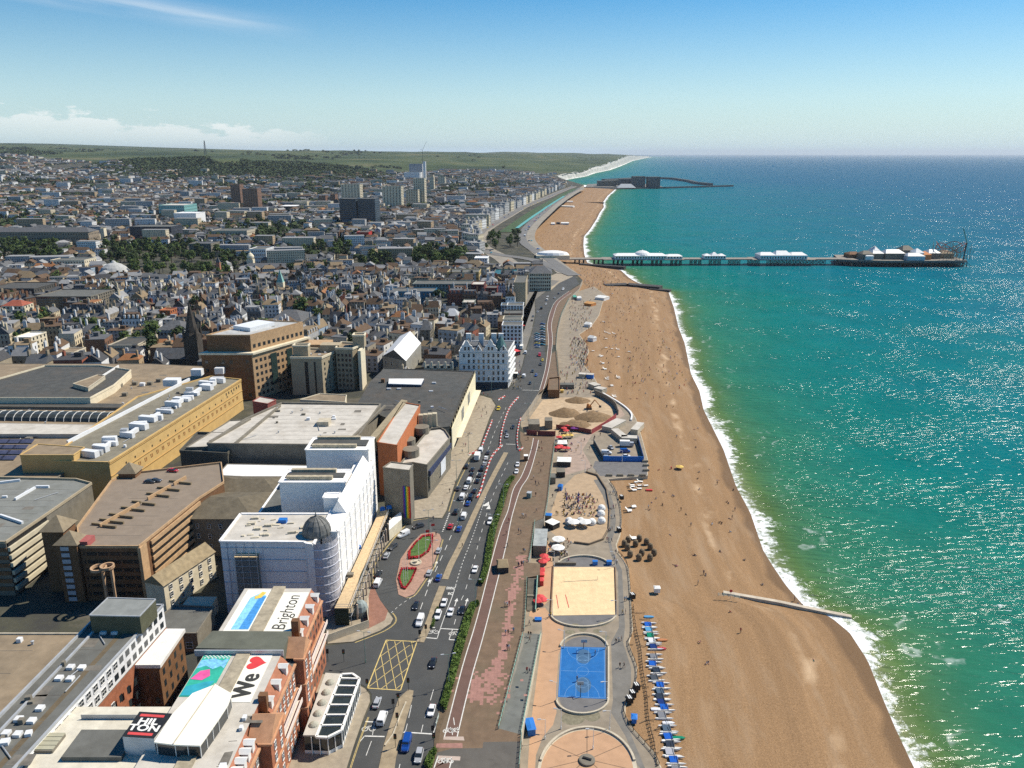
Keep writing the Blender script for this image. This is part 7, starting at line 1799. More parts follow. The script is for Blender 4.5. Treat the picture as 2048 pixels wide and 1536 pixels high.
def car_proto(kind):
 """front towards -y."""
 r = bpy.data.objects.new({'car': 'car', 'van': 'van', 'suv': 'car', 'truck': 'truck', 'sports': 'car'}[kind], None); COL.objects.link(r)
 L, Wd, Hh = {'car': (4.4, .9, 1.45), 'suv': (4.7, .95, 1.72), 'van': (5.2, 1.0, 2.1), 'truck': (7.2, 1.15, 3.1), 'sports': (4.3, .92, 1.28)}[kind]; h2 = L / 2; m_ = MB()
 if kind in ('car', 'suv', 'sports'):
  bz = .88 if kind != 'suv' else 1.0
  loft(m_, [(-h2, Wd * .72, Wd * .66, .38, .62), (-h2 + .25, Wd * .94, Wd * .88, .26, .74), (-h2 + 1.1, Wd, Wd * .93, .24, bz), (0, Wd, Wd * .96, .24, bz + .05), (h2 - .5, Wd, Wd * .93, .24, bz + .06), (h2 - .12, Wd * .93, Wd * .86, .3, bz), (h2, Wd * .8, Wd * .74, .42, bz - .15)])
  g0, g1 = -h2 + 1.15, h2 - .25 if kind == 'suv' else h2 - .55; gl = MB()
  loft(gl, [(g0, Wd * .84, Wd * .80, bz - .06, bz), (g0 + .75, Wd * .86, Wd * .72, bz - .06, Hh - .06), (lerp(g0, g1, .55), Wd * .87, Wd * .73, bz - .06, Hh - .04), (g1 - .45, Wd * .86, Wd * .70, bz - .06, Hh - .1), (g1, Wd * .82, Wd * .74, bz - .06, bz + .12)])
  ro = MB()
  loft(ro, [(g0 + .72, Wd * .70, Wd * .66, Hh - .12, Hh - .03), (g0 + 1.1, Wd * .74, Wd * .70, Hh - .1, Hh), (g1 - .7, Wd * .73, Wd * .69, Hh - .12, Hh - .01), (g1 - .4, Wd * .68, Wd * .64, Hh - .18, Hh - .08)])
  link('windows', gl.mesh('windows', GLASS), r); link('roof', ro.mesh('roof', CARP), r)
 elif kind == 'van':
  loft(m_, [(-h2, Wd * .75, Wd * .7, .4, .85), (-h2 + .3, Wd * .95, Wd * .88, .3, 1.05), (-h2 + .9, Wd, Wd * .9, .28, 1.25), (-h2 + 1.7, Wd, Wd * .86, .28, Hh), (h2 - .1, Wd, Wd * .88, .28, Hh), (h2, Wd * .96, Wd * .84, .34, Hh - .08)])
  gl = MB(); gl.face([(-Wd * .82, -h2 + .98, 1.3), (Wd * .82, -h2 + .98, 1.3), (Wd * .74, -h2 + 1.55, 1.98), (-Wd * .74, -h2 + 1.55, 1.98)])
  for s in (-1, 1): gl.box((s * Wd * .945, -h2 + 2.0, 1.35), (.06, .9, .5))
  gl.box((0, h2 - .02, 1.3), (Wd * 1.4, .05, .5)); link('windows', gl.mesh('windows', GLASS), r)
 else:
  m_.box((0, -h2 + 1.0, .5), (2.1, 1.9, 1.9)); gl = MB(); gl.box((0, -h2 + .06, 1.4), (1.8, .1, .8)); link('windows', gl.mesh('windows', GLASS), r)
  bx = MB(); bx.box((0, .95, .75), (2.35, 5.0, 2.5)); link('box_body', bx.mesh('box_body', WHITE), r)
 link('body', m_.mesh('body', CARP), r)
 for s in (-1, 1):
  for y in (-h2 + .85, h2 - .85):
   w = MB(); w.tube((s * (Wd - .2), y, .33), (s * (Wd + .02), y, .33), .33, 12); wo = link('wheel', w.mesh('wheel', TYRE), r)
   w = MB(); w.tube((s * (Wd + .02), y, .33), (s * (Wd + .04), y, .33), .2, 8); link('hub', w.mesh('hub', HUB), wo)
  w = MB(); w.box((s * Wd * .66, -h2 + .1, .62), (.34, .2, .16)); link('headlight', w.mesh('headlight', HEADL), r); w = MB(); w.box((s * Wd * .74, h2 - .06, .7), (.26, .12, .22)); link('tail_light', w.mesh('tail_light', TAILL), r)
 r['category'] = 'van' if kind == 'van' else ('truck' if kind == 'truck' else 'car'); return r
CPR = {k: car_proto(k) for k in ('car', 'suv', 'van', 'truck', 'sports')}
CC = {'black': (.012, .012, .014), 'white': (.75, .75, .74), 'silver': (.38, .39, .40), 'blue': (.01, .06, .28), 'red': (.42, .015, .015), 'dark grey': (.05, .052, .056), 'pale blue': (.22, .32, .42), 'yellow': (.65, .48, .02), 'teal': (.03, .2, .24)}
def road_dir(y):
 xs = [(p.y, p.x) for p in W3([(715,1570),(743,1482),(825,1257),(857,1174),(896,1086),(919,1032),(959,941),(985,870),(1010,812),(1050,745),(1066,690),(1080,640),(1100,600),(1135,572)], 0)]; xs.sort()
 yy, xx = [q[0] for q in xs], [q[1] for q in xs]; return math.atan2(interp(yy, xx, y + 4) - interp(yy, xx, y - 4), 8)
CARS = [(832,1214,'black','car',0),(840,1246,'white','van',0),(888,1208,'white','car',0),(876,1233,'white','suv',0),(901,1227,'white','sports',0),(924,1223,'black','car',0),(866,1329,'black','car',0),(754,1409,'silver','car',1),(765,1440,'white','van',1),(863,1424,'white','car',0),(813,1492,'blue','van',0),(838,1515,'silver','suv',0),(877,1104,'silver','car',1),(980,1045,'white','suv',0),(837,1055,'dark grey','suv',2),(807,1072,'white','van',3),(918,1060,'blue','car',1),(901,1055,'red','car',1),(928,1035,'white','van',1),(912,1026,'black','suv',1),(936,1009,'blue','car',1),(925,996,'white','van',1),(942,998,'black','van',1),(949,984,'black','car',1),(932,977,'white','car',1),(916,979,'dark grey','car',1),(939,964,'white','van',1),(955,964,'black','car',1),(960,952,'dark grey','car',1),(943,951,'black','car',1),(964,940,'black','suv',1),(969,930,'silver','car',1),(945,941,'black','car',1),(955,918,'white','truck',1),(972,918,'white','car',1),(933,935,'black','suv',1),(962,903,'white','van',1),(976,907,'dark grey','car',1),(1014,874,'silver','car',0),(1026,856,'black','car',0),(1012,866,'dark grey','car',0),(1035,931,'white','car',0),(1033,945,'white','car',0),(997,819,'yellow','suv',0),(1048,754,'white','van',1),(1072,752,'blue','car',0),(1065,744,'black','car',0),(1060,768,'black','car',0),(773,1114,'silver','car',1),(757,1151,'black','car',1),(756,1169,'white','van',1),(858,1149,'silver','car',1),(877,1158,'blue','car',1),(786,1096,'dark grey','suv',4),(950,1141,'white','sports',0),(1051,707,'white','van',1),(1085,721,'yellow','car',0),(1081,730,'black','car',0),(1079,712,'red','van',0),(1043,698,'white','truck',1),(1042,685,'silver','van',1),(1064,642,'black','car',1),(1066,634,'dark grey','car',0),(1095,594,'white','car',0),(1094,601,'white','van',1),(1092,609,'white','car',0),(1109,597,'silver','car',1),(1126,580,'white','van',0),(1117,588,'dark grey','car',1),(1075,625,'silver','car',0),(1083,618,'black','van',1)]
for i in range(8): CARS.append((1074 + (i % 2) * .6, 669 + i * 3.8, ('teal','silver','pale blue','white','dark grey','yellow','blue','silver')[i], 'car', 5))
for i in range(9): CARS.append((1085, 649 + i * 5.2, ('blue','white','teal','silver','dark grey','pale blue','white','black','teal')[i], 'car', 5))
its = []
for a, b, c, k, d in CARS:
 q = P(a, b, -.07); its.append({'x': q.x, 'y': q.y, 'what': f"{c} {dict(suv='estate car', sports='sports car').get(k, k)}", 'k': k, 'c': c, 'd': d})
relate2(its)
for it in its:
 ang = -road_dir(it['y']); d = it['d']; rz = {0: ang, 1: ang + math.pi, 2: R(-55), 3: R(-40), 4: R(-25), 5: R(90) + ang}[d]
 o = put(CPR[it['k']], (it['x'], it['y'], -.075), rz, it['label'], 'vehicles on the seafront road', CC[it['c']])
its = []
q = P(346,943,19.1)
o = copy_tree(CPR['car']); o.location = (q.x, q.y, 19.02); o.rotation_euler = (0, 0, R(80)); o['label'] = 'red car parked alone on the open car park deck'; o['group'] = 'cars on the car park roof'
for ch in o.children: ch.color = c4(CC['red'])
for a, b, l in ((300,965,'dark car parked in the shade on the car park deck, left one'),(312,963,'dark car parked in the shade on the car park deck, right one')):
 q = P(a, b, 19.1); o = copy_tree(CPR['car']); o.location = (q.x, q.y, 19.02); o.rotation_euler = (0, 0, R(85)); o['label'] = l; o['group'] = 'cars on the car park roof'
 for ch in o.children: ch.color = c4(CC['dark grey'])
# red and white barriers along the road works
BR, BWt = mat('barrier_red', (0.62, 0.07, 0.045), rough=.5), mat('barrier_white', (0.75, 0.73, 0.7), rough=.5)
bp = MB(); bp.mtl(0).box((0, 0, 0), (.5, 2.0, .25)); bp.box((0, 0, .25), (.3, 2.0, .45)); bp.mtl(1).box((0, 0, .7), (.26, 1.0, .35)); BARM = bp.mesh('barrier', [BR, BWt]); BARM2 = bp.mesh('barrier', [BWt, BR]); its = []
for ln, ph in (([(1036,796),(1020,815),(1009,842),(1002,872),(1000,893)], 'in the curving line dividing the road'), ([(1003,893),(985,912),(972,945),(960,985),(953,997)], 'in the slanting line beside the queue'), ([(1036,898),(1034,880),(1036,858),(1041,838)], 'along the seaward kerb by the works pit'), ([(1044,898),(1038,902)], 'at the gap by the works pit'), ([(964,893),(985,840)], 'along the pavement by the square'), ([(940,910),(963,899)], 'across the pavement end'), ([(998,800),(1012,792)], 'at the square corner')):
 for i, (p, d) in enumerate(along(ln, -.07, 2.3)):
  o = link('barrier', BARM if i % 2 else BARM2, None, p); o.rotation_euler = (0, 0, math.atan2(-d.x, d.y))
  tag(o, f"{'red' if i % 2 else 'white'} plastic road barrier {ph}", 'barrier', 'red and white barriers ' + ph)
# ---- people
SKIN = mat('skin', (0.46, 0.26, 0.17), rough=.6, var=.05); HAIRM = mat('hair', (0.05, 0.03, 0.02), var=.1); TROU = mat('trousers', (0.03, 0.035, 0.05), var=.1)
TOPM = bpy.data.materials.new('clothing_top'); nt, N = nodes(TOPM); b = N('ShaderNodeBsdfPrincipled', {'Base Color': N('ShaderNodeObjectInfo').outputs['Color'], 'Roughness': .85}); N('ShaderNodeOutputMaterial', {'Surface': b.outputs[0]})
def person_mesh(joints, edges, assign):
 me = bpy.data.meshes.new('person'); me.from_pydata([j[:3] for j in joints], edges, [])
 o = bpy.data.objects.new('person', me); COL.objects.link(o); md = o.modifiers.new('skin', 'SKIN'); md.use_smooth_shade = True
 for v, j in zip(me.skin_vertices[0].data, joints): v.radius = (j[3], j[3] if len(j) < 5 else j[4])
 me.skin_vertices[0].data[0].use_root = True
 sb_ = o.modifiers.new('sub', 'SUBSURF'); sb_.levels = sb_.render_levels = 1
 bpy.context.view_layer.update()
 m2 = bpy.data.meshes.new_from_object(o.evaluated_get(bpy.context.evaluated_depsgraph_get())); bpy.data.objects.remove(o)
 m2.materials.clear()
 for q in (SKIN, HAIRM, TROU, TOPM): m2.materials.append(q)
 for p in m2.polygons: p.material_index = assign(p.center)
 return m2
def pose(hip, chest, head, lk, lf, rk, rf_, lel, lha, rel, rha):
 J = [(*hip, .15, .11), (*Vector(hip).lerp(Vector(chest), .5), .14, .10), (*chest, .18, .11), (*Vector(chest).lerp(Vector(head), .45), .055), (*Vector(chest).lerp(Vector(head), .8), .10), (*head, .085)]
 E = [(0, 1), (1, 2), (2, 3), (3, 4), (4, 5)]
 def limb(root, side, k, f, r):
  h0 = Vector(J[root][:3]) + side; i = len(J); J.append((*h0, r[0])); J.append((*k, r[1])); J.append((*f, r[2])); E.extend([(root, i), (i, i + 1), (i + 1, i + 2)]); return i + 2
 X = Vector((.1, 0, -.04))
 a = limb(0, X, lk, lf, (.09, .065, .045)); c = limb(0, Vector((-.1, 0, -.04)), rk, rf_, (.09, .065, .045))
 for q in (a, c):
  f = Vector(J[q][:3]); J.append((f.x, f.y - .17, f.z - .02 if f.z > .06 else f.z, .035)); E.append((q, len(J) - 1))
 for s, e, h_ in ((1, lel, lha), (-1, rel, rha)):
  q = limb(2, Vector((s * .19, 0, .03)), e, h_, (.055, .045, .032)); d = (Vector(h_) - Vector(e)).normalized(); J.append((*(Vector(h_) + d * .13), .022)); E.append((q, len(J) - 1))
 return J, E
STAND = pose((0, 0, .95), (0, 0, 1.38), (0, -.02, 1.68), (.1, -.03, .5), (.1, 0, .07), (-.1, -.03, .5), (-.11, 0, .07), (.25, .03, 1.13), (.25, -.1, .9), (-.25, .03, 1.13), (-.25, -.08, .9))
WALK = pose((0, 0, .93), (0, -.03, 1.36), (0, -.06, 1.66), (.1, -.22, .52), (.1, -.36, .08), (-.1, .04, .5), (-.1, .36, .12), (.24, .16, 1.12), (.23, .1, .88), (-.24, -.12, 1.12), (-.23, -.34, .95))
SIT = pose((0, 0, .14), (0, .08, .58), (0, .03, .88), (.12, -.38, .42), (.13, -.62, .06), (-.12, -.36, .40), (-.14, -.66, .06), (.27, .12, .34), (.22, -.16, .32), (-.28, .22, .3), (-.3, .34, .06))
LIE = pose((0, 0, .13), (0, .45, .14), (0, .78, .16), (.1, -.42, .2), (.12, -.85, .06), (-.1, -.44, .13), (-.12, -.88, .06), (.3, .3, .08), (.34, 0, .06), (-.3, .32, .08), (-.3, .06, .06))
SEAT = pose((0, 0, .5), (0, .05, .95), (0, 0, 1.25), (.12, -.42, .52), (.12, -.42, .07), (-.12, -.42, .52), (-.12, -.44, .07), (.26, -.02, .72), (.2, -.28, .72), (-.26, -.02, .72), (-.2, -.28, .74))
def asg(zh, zs, zw, zk, axis=2, shorts=False):
 def f(c):
  v = c[axis]
  if v > zh: return 1 if (c[1] > -.02 or v > zh + .14) and axis == 2 else (1 if axis == 1 and v > zh + .08 else 0)
  if v > zs: return 0
  if abs(c[0]) > .235 and v < zs - .22: return 0
  if v > zw: return 3
  if shorts and v < zk: return 0
  return 2
 return f
PM = {'standing': [person_mesh(*STAND, asg(1.56, 1.46, .93, .5)), person_mesh(*STAND, asg(1.56, 1.46, .93, .55, shorts=True))], 'walking': [person_mesh(*WALK, asg(1.54, 1.44, .92, .5)), person_mesh(*WALK, asg(1.54, 1.44, .92, .55, shorts=True))],
   'sitting': [person_mesh(*SIT, asg(.76, .66, .2, .3)), person_mesh(*SIT, lambda c: 1 if c[2] > .8 and c[1] > 0 else (0 if c[2] > .64 or abs(c[0]) > .24 or c[1] < -.2 else (3 if c[2] > .22 else 2)))],
   'lying': [person_mesh(*LIE, lambda c: 1 if c[1] > .8 else (0 if c[1] > .56 or c[1] < -.2 or abs(c[0]) > .24 else (3 if c[1] > .15 else 2)))], 'seated': [person_mesh(*SEAT, asg(1.12, 1.02, .52, .3))]}
TOPS = [('white', (.7, .7, .68)), ('black', (.015, .015, .018)), ('navy', (.02, .03, .09)), ('red', (.42, .03, .03)), ('pale blue', (.25, .38, .5)), ('grey', (.2, .2, .21)), ('dark green', (.03, .08, .04)), ('pink', (.55, .22, .26)), ('yellow', (.6, .42, .06)), ('brown', (.1, .06, .035))]
ppl = []
def add_p(x, y, z, ps, rz=None, top=None): ppl.append({'x': x, 'y': y, 'z': z, 'ps': ps, 'rz': rn.random() * 6.28 if rz is None else rz, 'top': top or rn.choices(TOPS, [14, 22, 16, 8, 8, 12, 5, 5, 3, 8])[0]})
def pxs(o, s, L, z, ps, rz=None):
 for a, b in L:
  q = P(o[0] + a * s, o[1] + b * s, z)
  zz = z if z is not None else 0
  add_p(q.x, q.y, zz, rn.choice(ps), rz)
SC = .2838; wk = ['standing', 'walking', 'walking']
pxs((800, 1100), SC, [(740,398),(756,400),(770,395),(745,597),(762,597),(800,582),(755,700),(767,702),(835,120),(855,112),(869,106)], .005, wk)
pxs((800, 1100), SC, [(910,528),(1375,745),(1248,925),(1583,362),(1596,360),(1568,452),(1589,450),(1522,660),(1542,648),(1561,640),(1549,828),(1579,830),(1520,100),(1529,95),(1050,480),(1063,470)], LOW_Z + .02, wk)
for a, b, t in ((905,608,.93),(921,612,.92),(914,648,.86),(895,865,.6),(913,870,.6)):
 z = lerp(0, LOW_Z, t); q = P(800 + a * SC, 1100 + b * SC, z); add_p(q.x, q.y, z + .02, 'walking')
pxs((800, 700), SC, [(880,1430),(869,1425),(749,1300),(756,1388),(836,1285),(851,1295),(768,1215),(870,1180),(887,1182),(860,1175),(962,1140),(955,948),(977,952),(992,865),(940,910),(957,1030),(980,805),(1011,815),(980,705),(1000,710),(936,700),(996,662),(902,635),(840,1525),(860,1520)], .005, wk)
pxs((800, 700), SC, [(350,1005),(390,945),(300,1095),(446,675),(462,680),(480,605),(575,480),(556,415),(600,412),(582,435),(490,600),(440,725),(610,455),(540,390),(565,330),(590,320),(620,325),(545,320),(655,365),(235,1200),(255,1310),(440,1390)], .05, wk)
pxs((800, 700), SC, [(1486,1128),(1503,1118),(1521,1112),(1490,1185),(1511,1186),(1470,1285),(1481,1276),(1493,1268),(1458,1348),(1471,1350),(1490,1352),(1480,1018),(1501,1016),(1526,1022),(1320,858),(1346,832),(1381,868),(1366,636),(1371,627),(1276,650),(1300,645),(1411,605),(1085,1095),(1100,1160),(1112,1165),(1075,1040),(1150,1420),(1160,1460),(1175,1450),(1390,1075),(1365,1070),(1520,1440),(1512,1480),(1335,700),(1290,760),(1255,690),(1240,720),(1120,1000),(1165,1000)], LOW_Z + .02, wk)
BE = [(530,110),(538,118),(665,40),(730,175),(745,180),(690,245),(845,15),(1020,75),(1145,250),(915,440),(990,585),(705,655),(765,795),(750,805),(1505,780),(1370,360),(1395,385),(1425,395)]
def beachp(o, s, L, ps):
 for a, b in L:
  px, py = o[0] + a * s, o[1] + b * s; z = -5.0
  for _ in range(3): q = P(px, py, z); z = beach_z(q.x, q.y)
  add_p(q.x, q.y, z + .05, rn.choice(ps))
bps = ['sitting', 'sitting', 'lying', 'standing']
beachp((1200, 1100), SC, BE, bps)
beachp((1200, 700), SC, [(540,620),(670,635),(675,690),(665,560),(690,555),(470,410),(515,405),(700,415),(420,335),(450,325),(375,345),(260,345),(215,345),(320,310),(280,285),(250,235),(280,235),(475,205),(560,255),(490,260),(470,290),(520,310),(605,220),(580,160),(515,85),(540,40),(575,60),(270,175),(235,190),(300,205),(370,210),(440,240),(410,80),(320,150),(220,145),(200,125),(260,90),(235,50),(75,160),(150,260),(415,850),(690,910),(830,920),(825,950),(700,985),(450,1005),(510,1030),(520,1035),(395,1050),(365,1075),(440,1095),(570,1135),(605,1165),(640,1245),(790,1230),(845,1220),(858,1225),(930,1190),(915,1192),(950,1135),(895,1075),(905,1085),(915,1285),(495,1305),(940,990),(1000,930),(1020,930),(845,1425),(665,1450),(700,865),(770,845),(340,1120),(350,1130)], bps)
while len(ppl) < 288:
 py = 582 + 130 * rn.random(); pr_ = interp([580, 616, 655, 685, 742], [1320, 1335, 1345, 1355, 1370], py); pl_ = interp([580, 605, 650, 700, 740], [1225, 1225, 1200, 1195, 1215], py)
 beachp((0, 0), 1, [(rn.uniform(pl_, pr_), py)], bps)
for p in ppl: p['what'] = f"{p['ps']} person in {p['top'][0]} top"
relate2(ppl)
for p in ppl:
 o = link('person', rn.choice(PM[p['ps']]), None, (p['x'], p['y'], p['z'])); o.rotation_euler = (0, 0, p['rz']); paint(o, p['top'][1]); o.scale = (rn.uniform(1.1, 1.25),) * 3
 tag(o, p['label'], 'person', 'people on the beach and promenades')
CRM = [mat('crowd_' + n, c) for n, c in TOPS]
def crowd(name, label, pts, seated=True):
 """a far crowd as one mass of small figures: (x, y, z) points."""
 m_ = MB()
 for x, y, z in pts:
  i = rn.randrange(len(TOPS)); m_.mtl(i); hh = 1.0 if seated else 1.45
  a = rn.random() * 3; m_.tube((x, y, z + .35), (x, y, z + hh), .2, 6, .23); m_.mtl(len(TOPS)); m_.lathe((x, y, z + hh + .02), [(.05, 0), (.12, .1), (.11, .22), (.02, .3)], 6)
  m_.mtl(1); dx, dy = math.cos(a) * .12, math.sin(a) * .12
  for s in (-1, 1): m_.tube((x + s * dx, y + s * dy, z), (x + s * dx * .7, y + s * dy * .7, z + .55), .09, 5)
 tag(m_.build(name, CRM + [SKIN]), label, 'crowd', kind='stuff')
pts = []
for _ in range(150): q = P(rn.uniform(1125,1190), rn.uniform(990,1033), LOW_Z); pts.append(tuple(q))
for _ in range(60): q = P(rn.uniform(1110,1145), rn.uniform(855,905), LOW_Z); pts.append(tuple(q))
for _ in range(35): q = P(rn.uniform(1092,1142), rn.uniform(1080,1125), LOW_Z); pts.append(tuple(q))
crowd('crowd', 'crowd of customers seated at the cafe tables', pts)
pts = []
for _ in range(190): q = P(rn.uniform(1140,1176), rn.uniform(676,732), LOW_Z); pts.append(tuple(q))
for _ in range(130): py = rn.uniform(600,668); q = P(rn.uniform(1140,1185) - (668 - py) * .05, py, LOW_Z); pts.append(tuple(q))
for _ in range(90): py = rn.uniform(735,790); q = P(rn.uniform(1120,1190), py, LOW_Z); pts.append(tuple(q))
for _ in range(70): py = rn.uniform(690,760); q = P(rn.uniform(1022,1042), py + 20, 0); pts.append(tuple(q))
for _ in range(160): py = rn.uniform(535,582); q = P(rn.uniform(1160,1240), py, LOW_Z); pts.append((q.x, q.y, max(beach_z(q.x, q.y), LOW_Z if q.x < edge_x(q.y) + 30 else -9)))
for _ in range(140): py = rn.uniform(455,525); q = P(rn.uniform(1085,1160), py, -5); pts.append((q.x, q.y, beach_z(q.x, q.y)))
for _ in range(170): py = 560 + 210 * rn.random() ** .8; q = P(rn.uniform(interp([560, 600, 650, 740, 770], [1200, 1225, 1195, 1210, 1250], py), interp([560, 584, 655, 748, 770], [1260, 1322, 1345, 1370, 1385], py)), py, -5.5); pts.append((q.x, q.y, beach_z(q.x, q.y) - .3))
crowd('crowd', 'far crowd on the terraces and beach towards the pier', pts, False)
# ------------------------------------------------------------------ pier
YP = P(1400,529,SEA_Z).y; xp = lambda px: (px - 1024) / FPX * (YP * CT + 139 * ST); zp = lambda py: CAM_H + YP * KZ(py)
pr_ = bld('pier', 'long iron pier with white pavilions reaching out over the sea', 'pier', (xp(1400), YP, SEA_Z))
PD = mat('pier_deck', (0.25, 0.22, 0.18), var=.3, scale=.3); PIR = mat('pier_iron', (0.035, 0.06, 0.065), rough=.6)
rectpart('deck', xp(1128), xp(1700), YP - 9, YP + 9, -1.6, -.4, PD, pr_); rectpart('deck', xp(1205), xp(1365), YP - 14, YP + 14, -1.5, -.35, PD, pr_); rectpart('deck', xp(1500), xp(1625), YP - 15, YP + 15, -1.5, -.35, PD, pr_)
s_ = MB(); hd = [(xp(1672), YP - 10), (xp(1700), YP - 18), (xp(1755), YP - 26), (xp(1905), YP - 26), (xp(1920), YP - 18), (xp(1920), YP + 40), (xp(1690), YP + 40)]; s_.prism(hd, -1.8, -.3, bottom=True); s_.build('deck', PD, pr_)
s_ = MB(); s_.wall([(*q, 0) for q in hd], -3.6, 1.9, .5, True); s_.build('deck_fascia', mat('fascia_dark', (.09, .10, .10)), pr_)
ni = 0; x = xp(1150)
while x < xp(1690):
 for dx in (0, 6, 12):
  s_ = MB()
  for dy in (-8, -3, 3, 8): s_.tube((x + dx, YP + dy, -12), (x + dx, YP + dy, -1.6), .42, 6)
  s_.tube((x + dx, YP - 8, -9), (x + dx, YP + 8, -2), .22, 4); s_.tube((x + dx, YP + 8, -9), (x + dx, YP - 8, -2), .22, 4)
  if dx < 12: s_.tube((x + dx, YP - 8, -8.5), (x + dx + 6, YP - 8, -2), .2, 4); s_.tube((x + dx + 6, YP - 8, -8.5), (x + dx, YP - 8, -2), .2, 4)
  s_.build('pile_trestle', PIR, pr_)
 x += 27 if x < xp(1500) or x > xp(1620) else 16
for i in range(27):
 x = lerp(xp(1692), xp(1916), i / 26); s_ = MB()
 for dy in range(-24, 41, 8): s_.tube((x, YP + dy, -12), (x, YP + dy, -1.8), .6, 5)
 for dy in range(-24, 33, 8): s_.tube((x, YP + dy, -9), (x, YP + dy + 9, -2), .25, 4)
 s_.tube((x, YP - 25, -3.2), (x + 6, YP - 25, -8), .3, 4); s_.build('pile_trestle', PIR, pr_)
def pav2(px0, px1, top, d, label, dome=None, tent=False):
 x0, x1 = xp(px0), xp(px1); zt = zp(top); s_ = MB(); s_.box(((x0 + x1) / 2, YP, -.4), (x1 - x0, d, zt * .62 + .4)); r = bld('pavilion', label, 'pavilion', ((x0 + x1) / 2, YP, -.4)); s_.build('wall', WSTUC, r)
 s_ = MB()
 if tent:
  n = 3
  for i in range(n): s_.gable((lerp(x0, x1, (i + .5) / n), YP, zt * .62), ((x1 - x0) / n, d), zt * .38 + (2 if i == 1 else 0), 0, .2, 4)
 else: s_.gable(((x0 + x1) / 2, YP, zt * .62), (x1 - x0, d), zt * .38, 0, .4, 5)
 s_.build('roof', WSTUC, r)
 wins(r, (x0, YP - d / 2), (x1, YP - d / 2), max(4, int((x1 - x0) / 3.6)), [.8], 1.6, 2.6, bars=-1)
 if dome: s_ = MB(); s_.lathe((xp(dome), YP, zt * .5), [(12, 0), (11.5, 2), (9, 4.5), (5, 6.4), (1, 7.2), (.05, 8.5)], 18); s_.build('dome', WSTUC, r)
pav2(1228, 1330, 506, 24, 'long white pavilion with shallow dome near the shore end of the pier', 1284); pav2(1331, 1362, 508, 20, 'grey ended pavilion annexe joined to the domed pavilion'); pav2(1406, 1449, 507, 16, 'small white roofed kiosk halfway along the pier', tent=True); pav2(1515, 1608, 504, 26, 'white tented pavilion near the pier head', tent=True)
rn = random.Random(77)
fc = [(1700,1725,506,'dark stall'),(1738,1760,500,'grey ride shed'),(1762,1800,499,'long grey roofed arcade'),(1798,1832,504,'pale blank walled arcade'),(1806,1830,494,'round topped helter stall'),(1834,1850,502,'orange canopy stall'),(1852,1876,500,'low brown stall'),(1745,1756,494,'white lookout kiosk'),(1880,1905,502,'tan ride shed'),(1715,1738,501,'brown game stall'),(1770,1790,505,'dark low snack stall'),(1835,1856,505,'brown ride cabin'),(1858,1880,505,'dark machine shed'),(1720,1735,505,'white ticket hut'),(1890,1908,505,'brown arcade'),(1820,1836,497,'white lookout dome')]
for a, b, t, w in fc:
 x0, x1 = xp(a), xp(b); zt = zp(t); wm = {'p': mat('pale_arcade', (.5, .52, .55)), 'o': mat('canopy_orange', (.55, .22, .08)), 'd': BROWNB, 'w': WSTUC, 't': ROOFT}.get(w[0], CONC); yy = YP + rn.uniform(-10, 18) if 'pale' not in w else YP - 15
 r = bld('amusement_stall', w + ' on the crowded pier head', 'stall', ((x0 + x1) / 2, yy, -.3), 'stalls on the pier head'); s_ = MB(); s_.box(((x0 + x1) / 2, yy, -.3), (x1 - x0, 20, zt * .7)); s_.build('wall', wm, r); s_ = MB(); s_.gable(((x0 + x1) / 2, yy, zt * .7 - .3), (x1 - x0, 20), zt * .3 + 1, 0, .4, 5); s_.build('roof', METAL if w[0] in 'lgp' else wm, r)
r = bld('roller_coaster', 'tangled lattice roller coaster on the seaward end of the pier', 'roller coaster', (xp(1896), YP, 0)); s_ = MB(); zt = zp(484)
for i in range(34):
 a, b = rn.uniform(xp(1872), xp(1924)), rn.uniform(-25, 25); s_.tube((a, YP + b, -.3), (a, YP + b, zt * rn.uniform(.5, .95)), .28, 4); s_.tube((a, YP + b, 1), (a + 6, YP + b, zt * .7), .22, 4)
s_.build('frame', mat('coaster_tan', (.34, .29, .2)), r); s_ = MB()
lp = [Vector((lerp(xp(1898), xp(1898) + 17, math.cos(t)), YP + 22 * math.sin(t), zt * (.72 + .25 * math.sin(2.3 * t)))) for t in [i * .25 for i in range(51)]]
for p, q in zip(lp, lp[1:]): s_.tube(p, q, .5, 5)
s_.build('track', mat('track_red', (.35, .12, .08)), r)
r = bld('booster_ride', 'tall booster ride tower with green swinging arm at the pier end', 'ride', (xp(1912), YP - 20, 0)); s_ = MB(); s_.tube((xp(1911), YP - 20, -.3), (xp(1913), YP - 20, zp(483)), 1.0, 6); s_.build('tower', PIR, r); s_ = MB(); s_.tube((xp(1914), YP - 20, zp(485)), (xp(1902), YP - 20, zp(454)), .8, 5); s_.build('arm', mat('ride_green', (.12, .32, .28)), r)
q = P(1118,520,0); r = bld('pier_entrance', 'long white roofed entrance building at the landward end of the pier', 'building', (xp(1105), YP, -1)); s_ = MB(); s_.box((xp(1105), YP, -1), (46, 26, 6)); s_.build('wall', CREAM, r); s_ = MB(); s_.lathe((xp(1105), YP, 5), [(23, 0), (20, 3), (10, 5), (.1, 5.6)], 16, sy=.6); s_.build('roof', WSTUC, r)
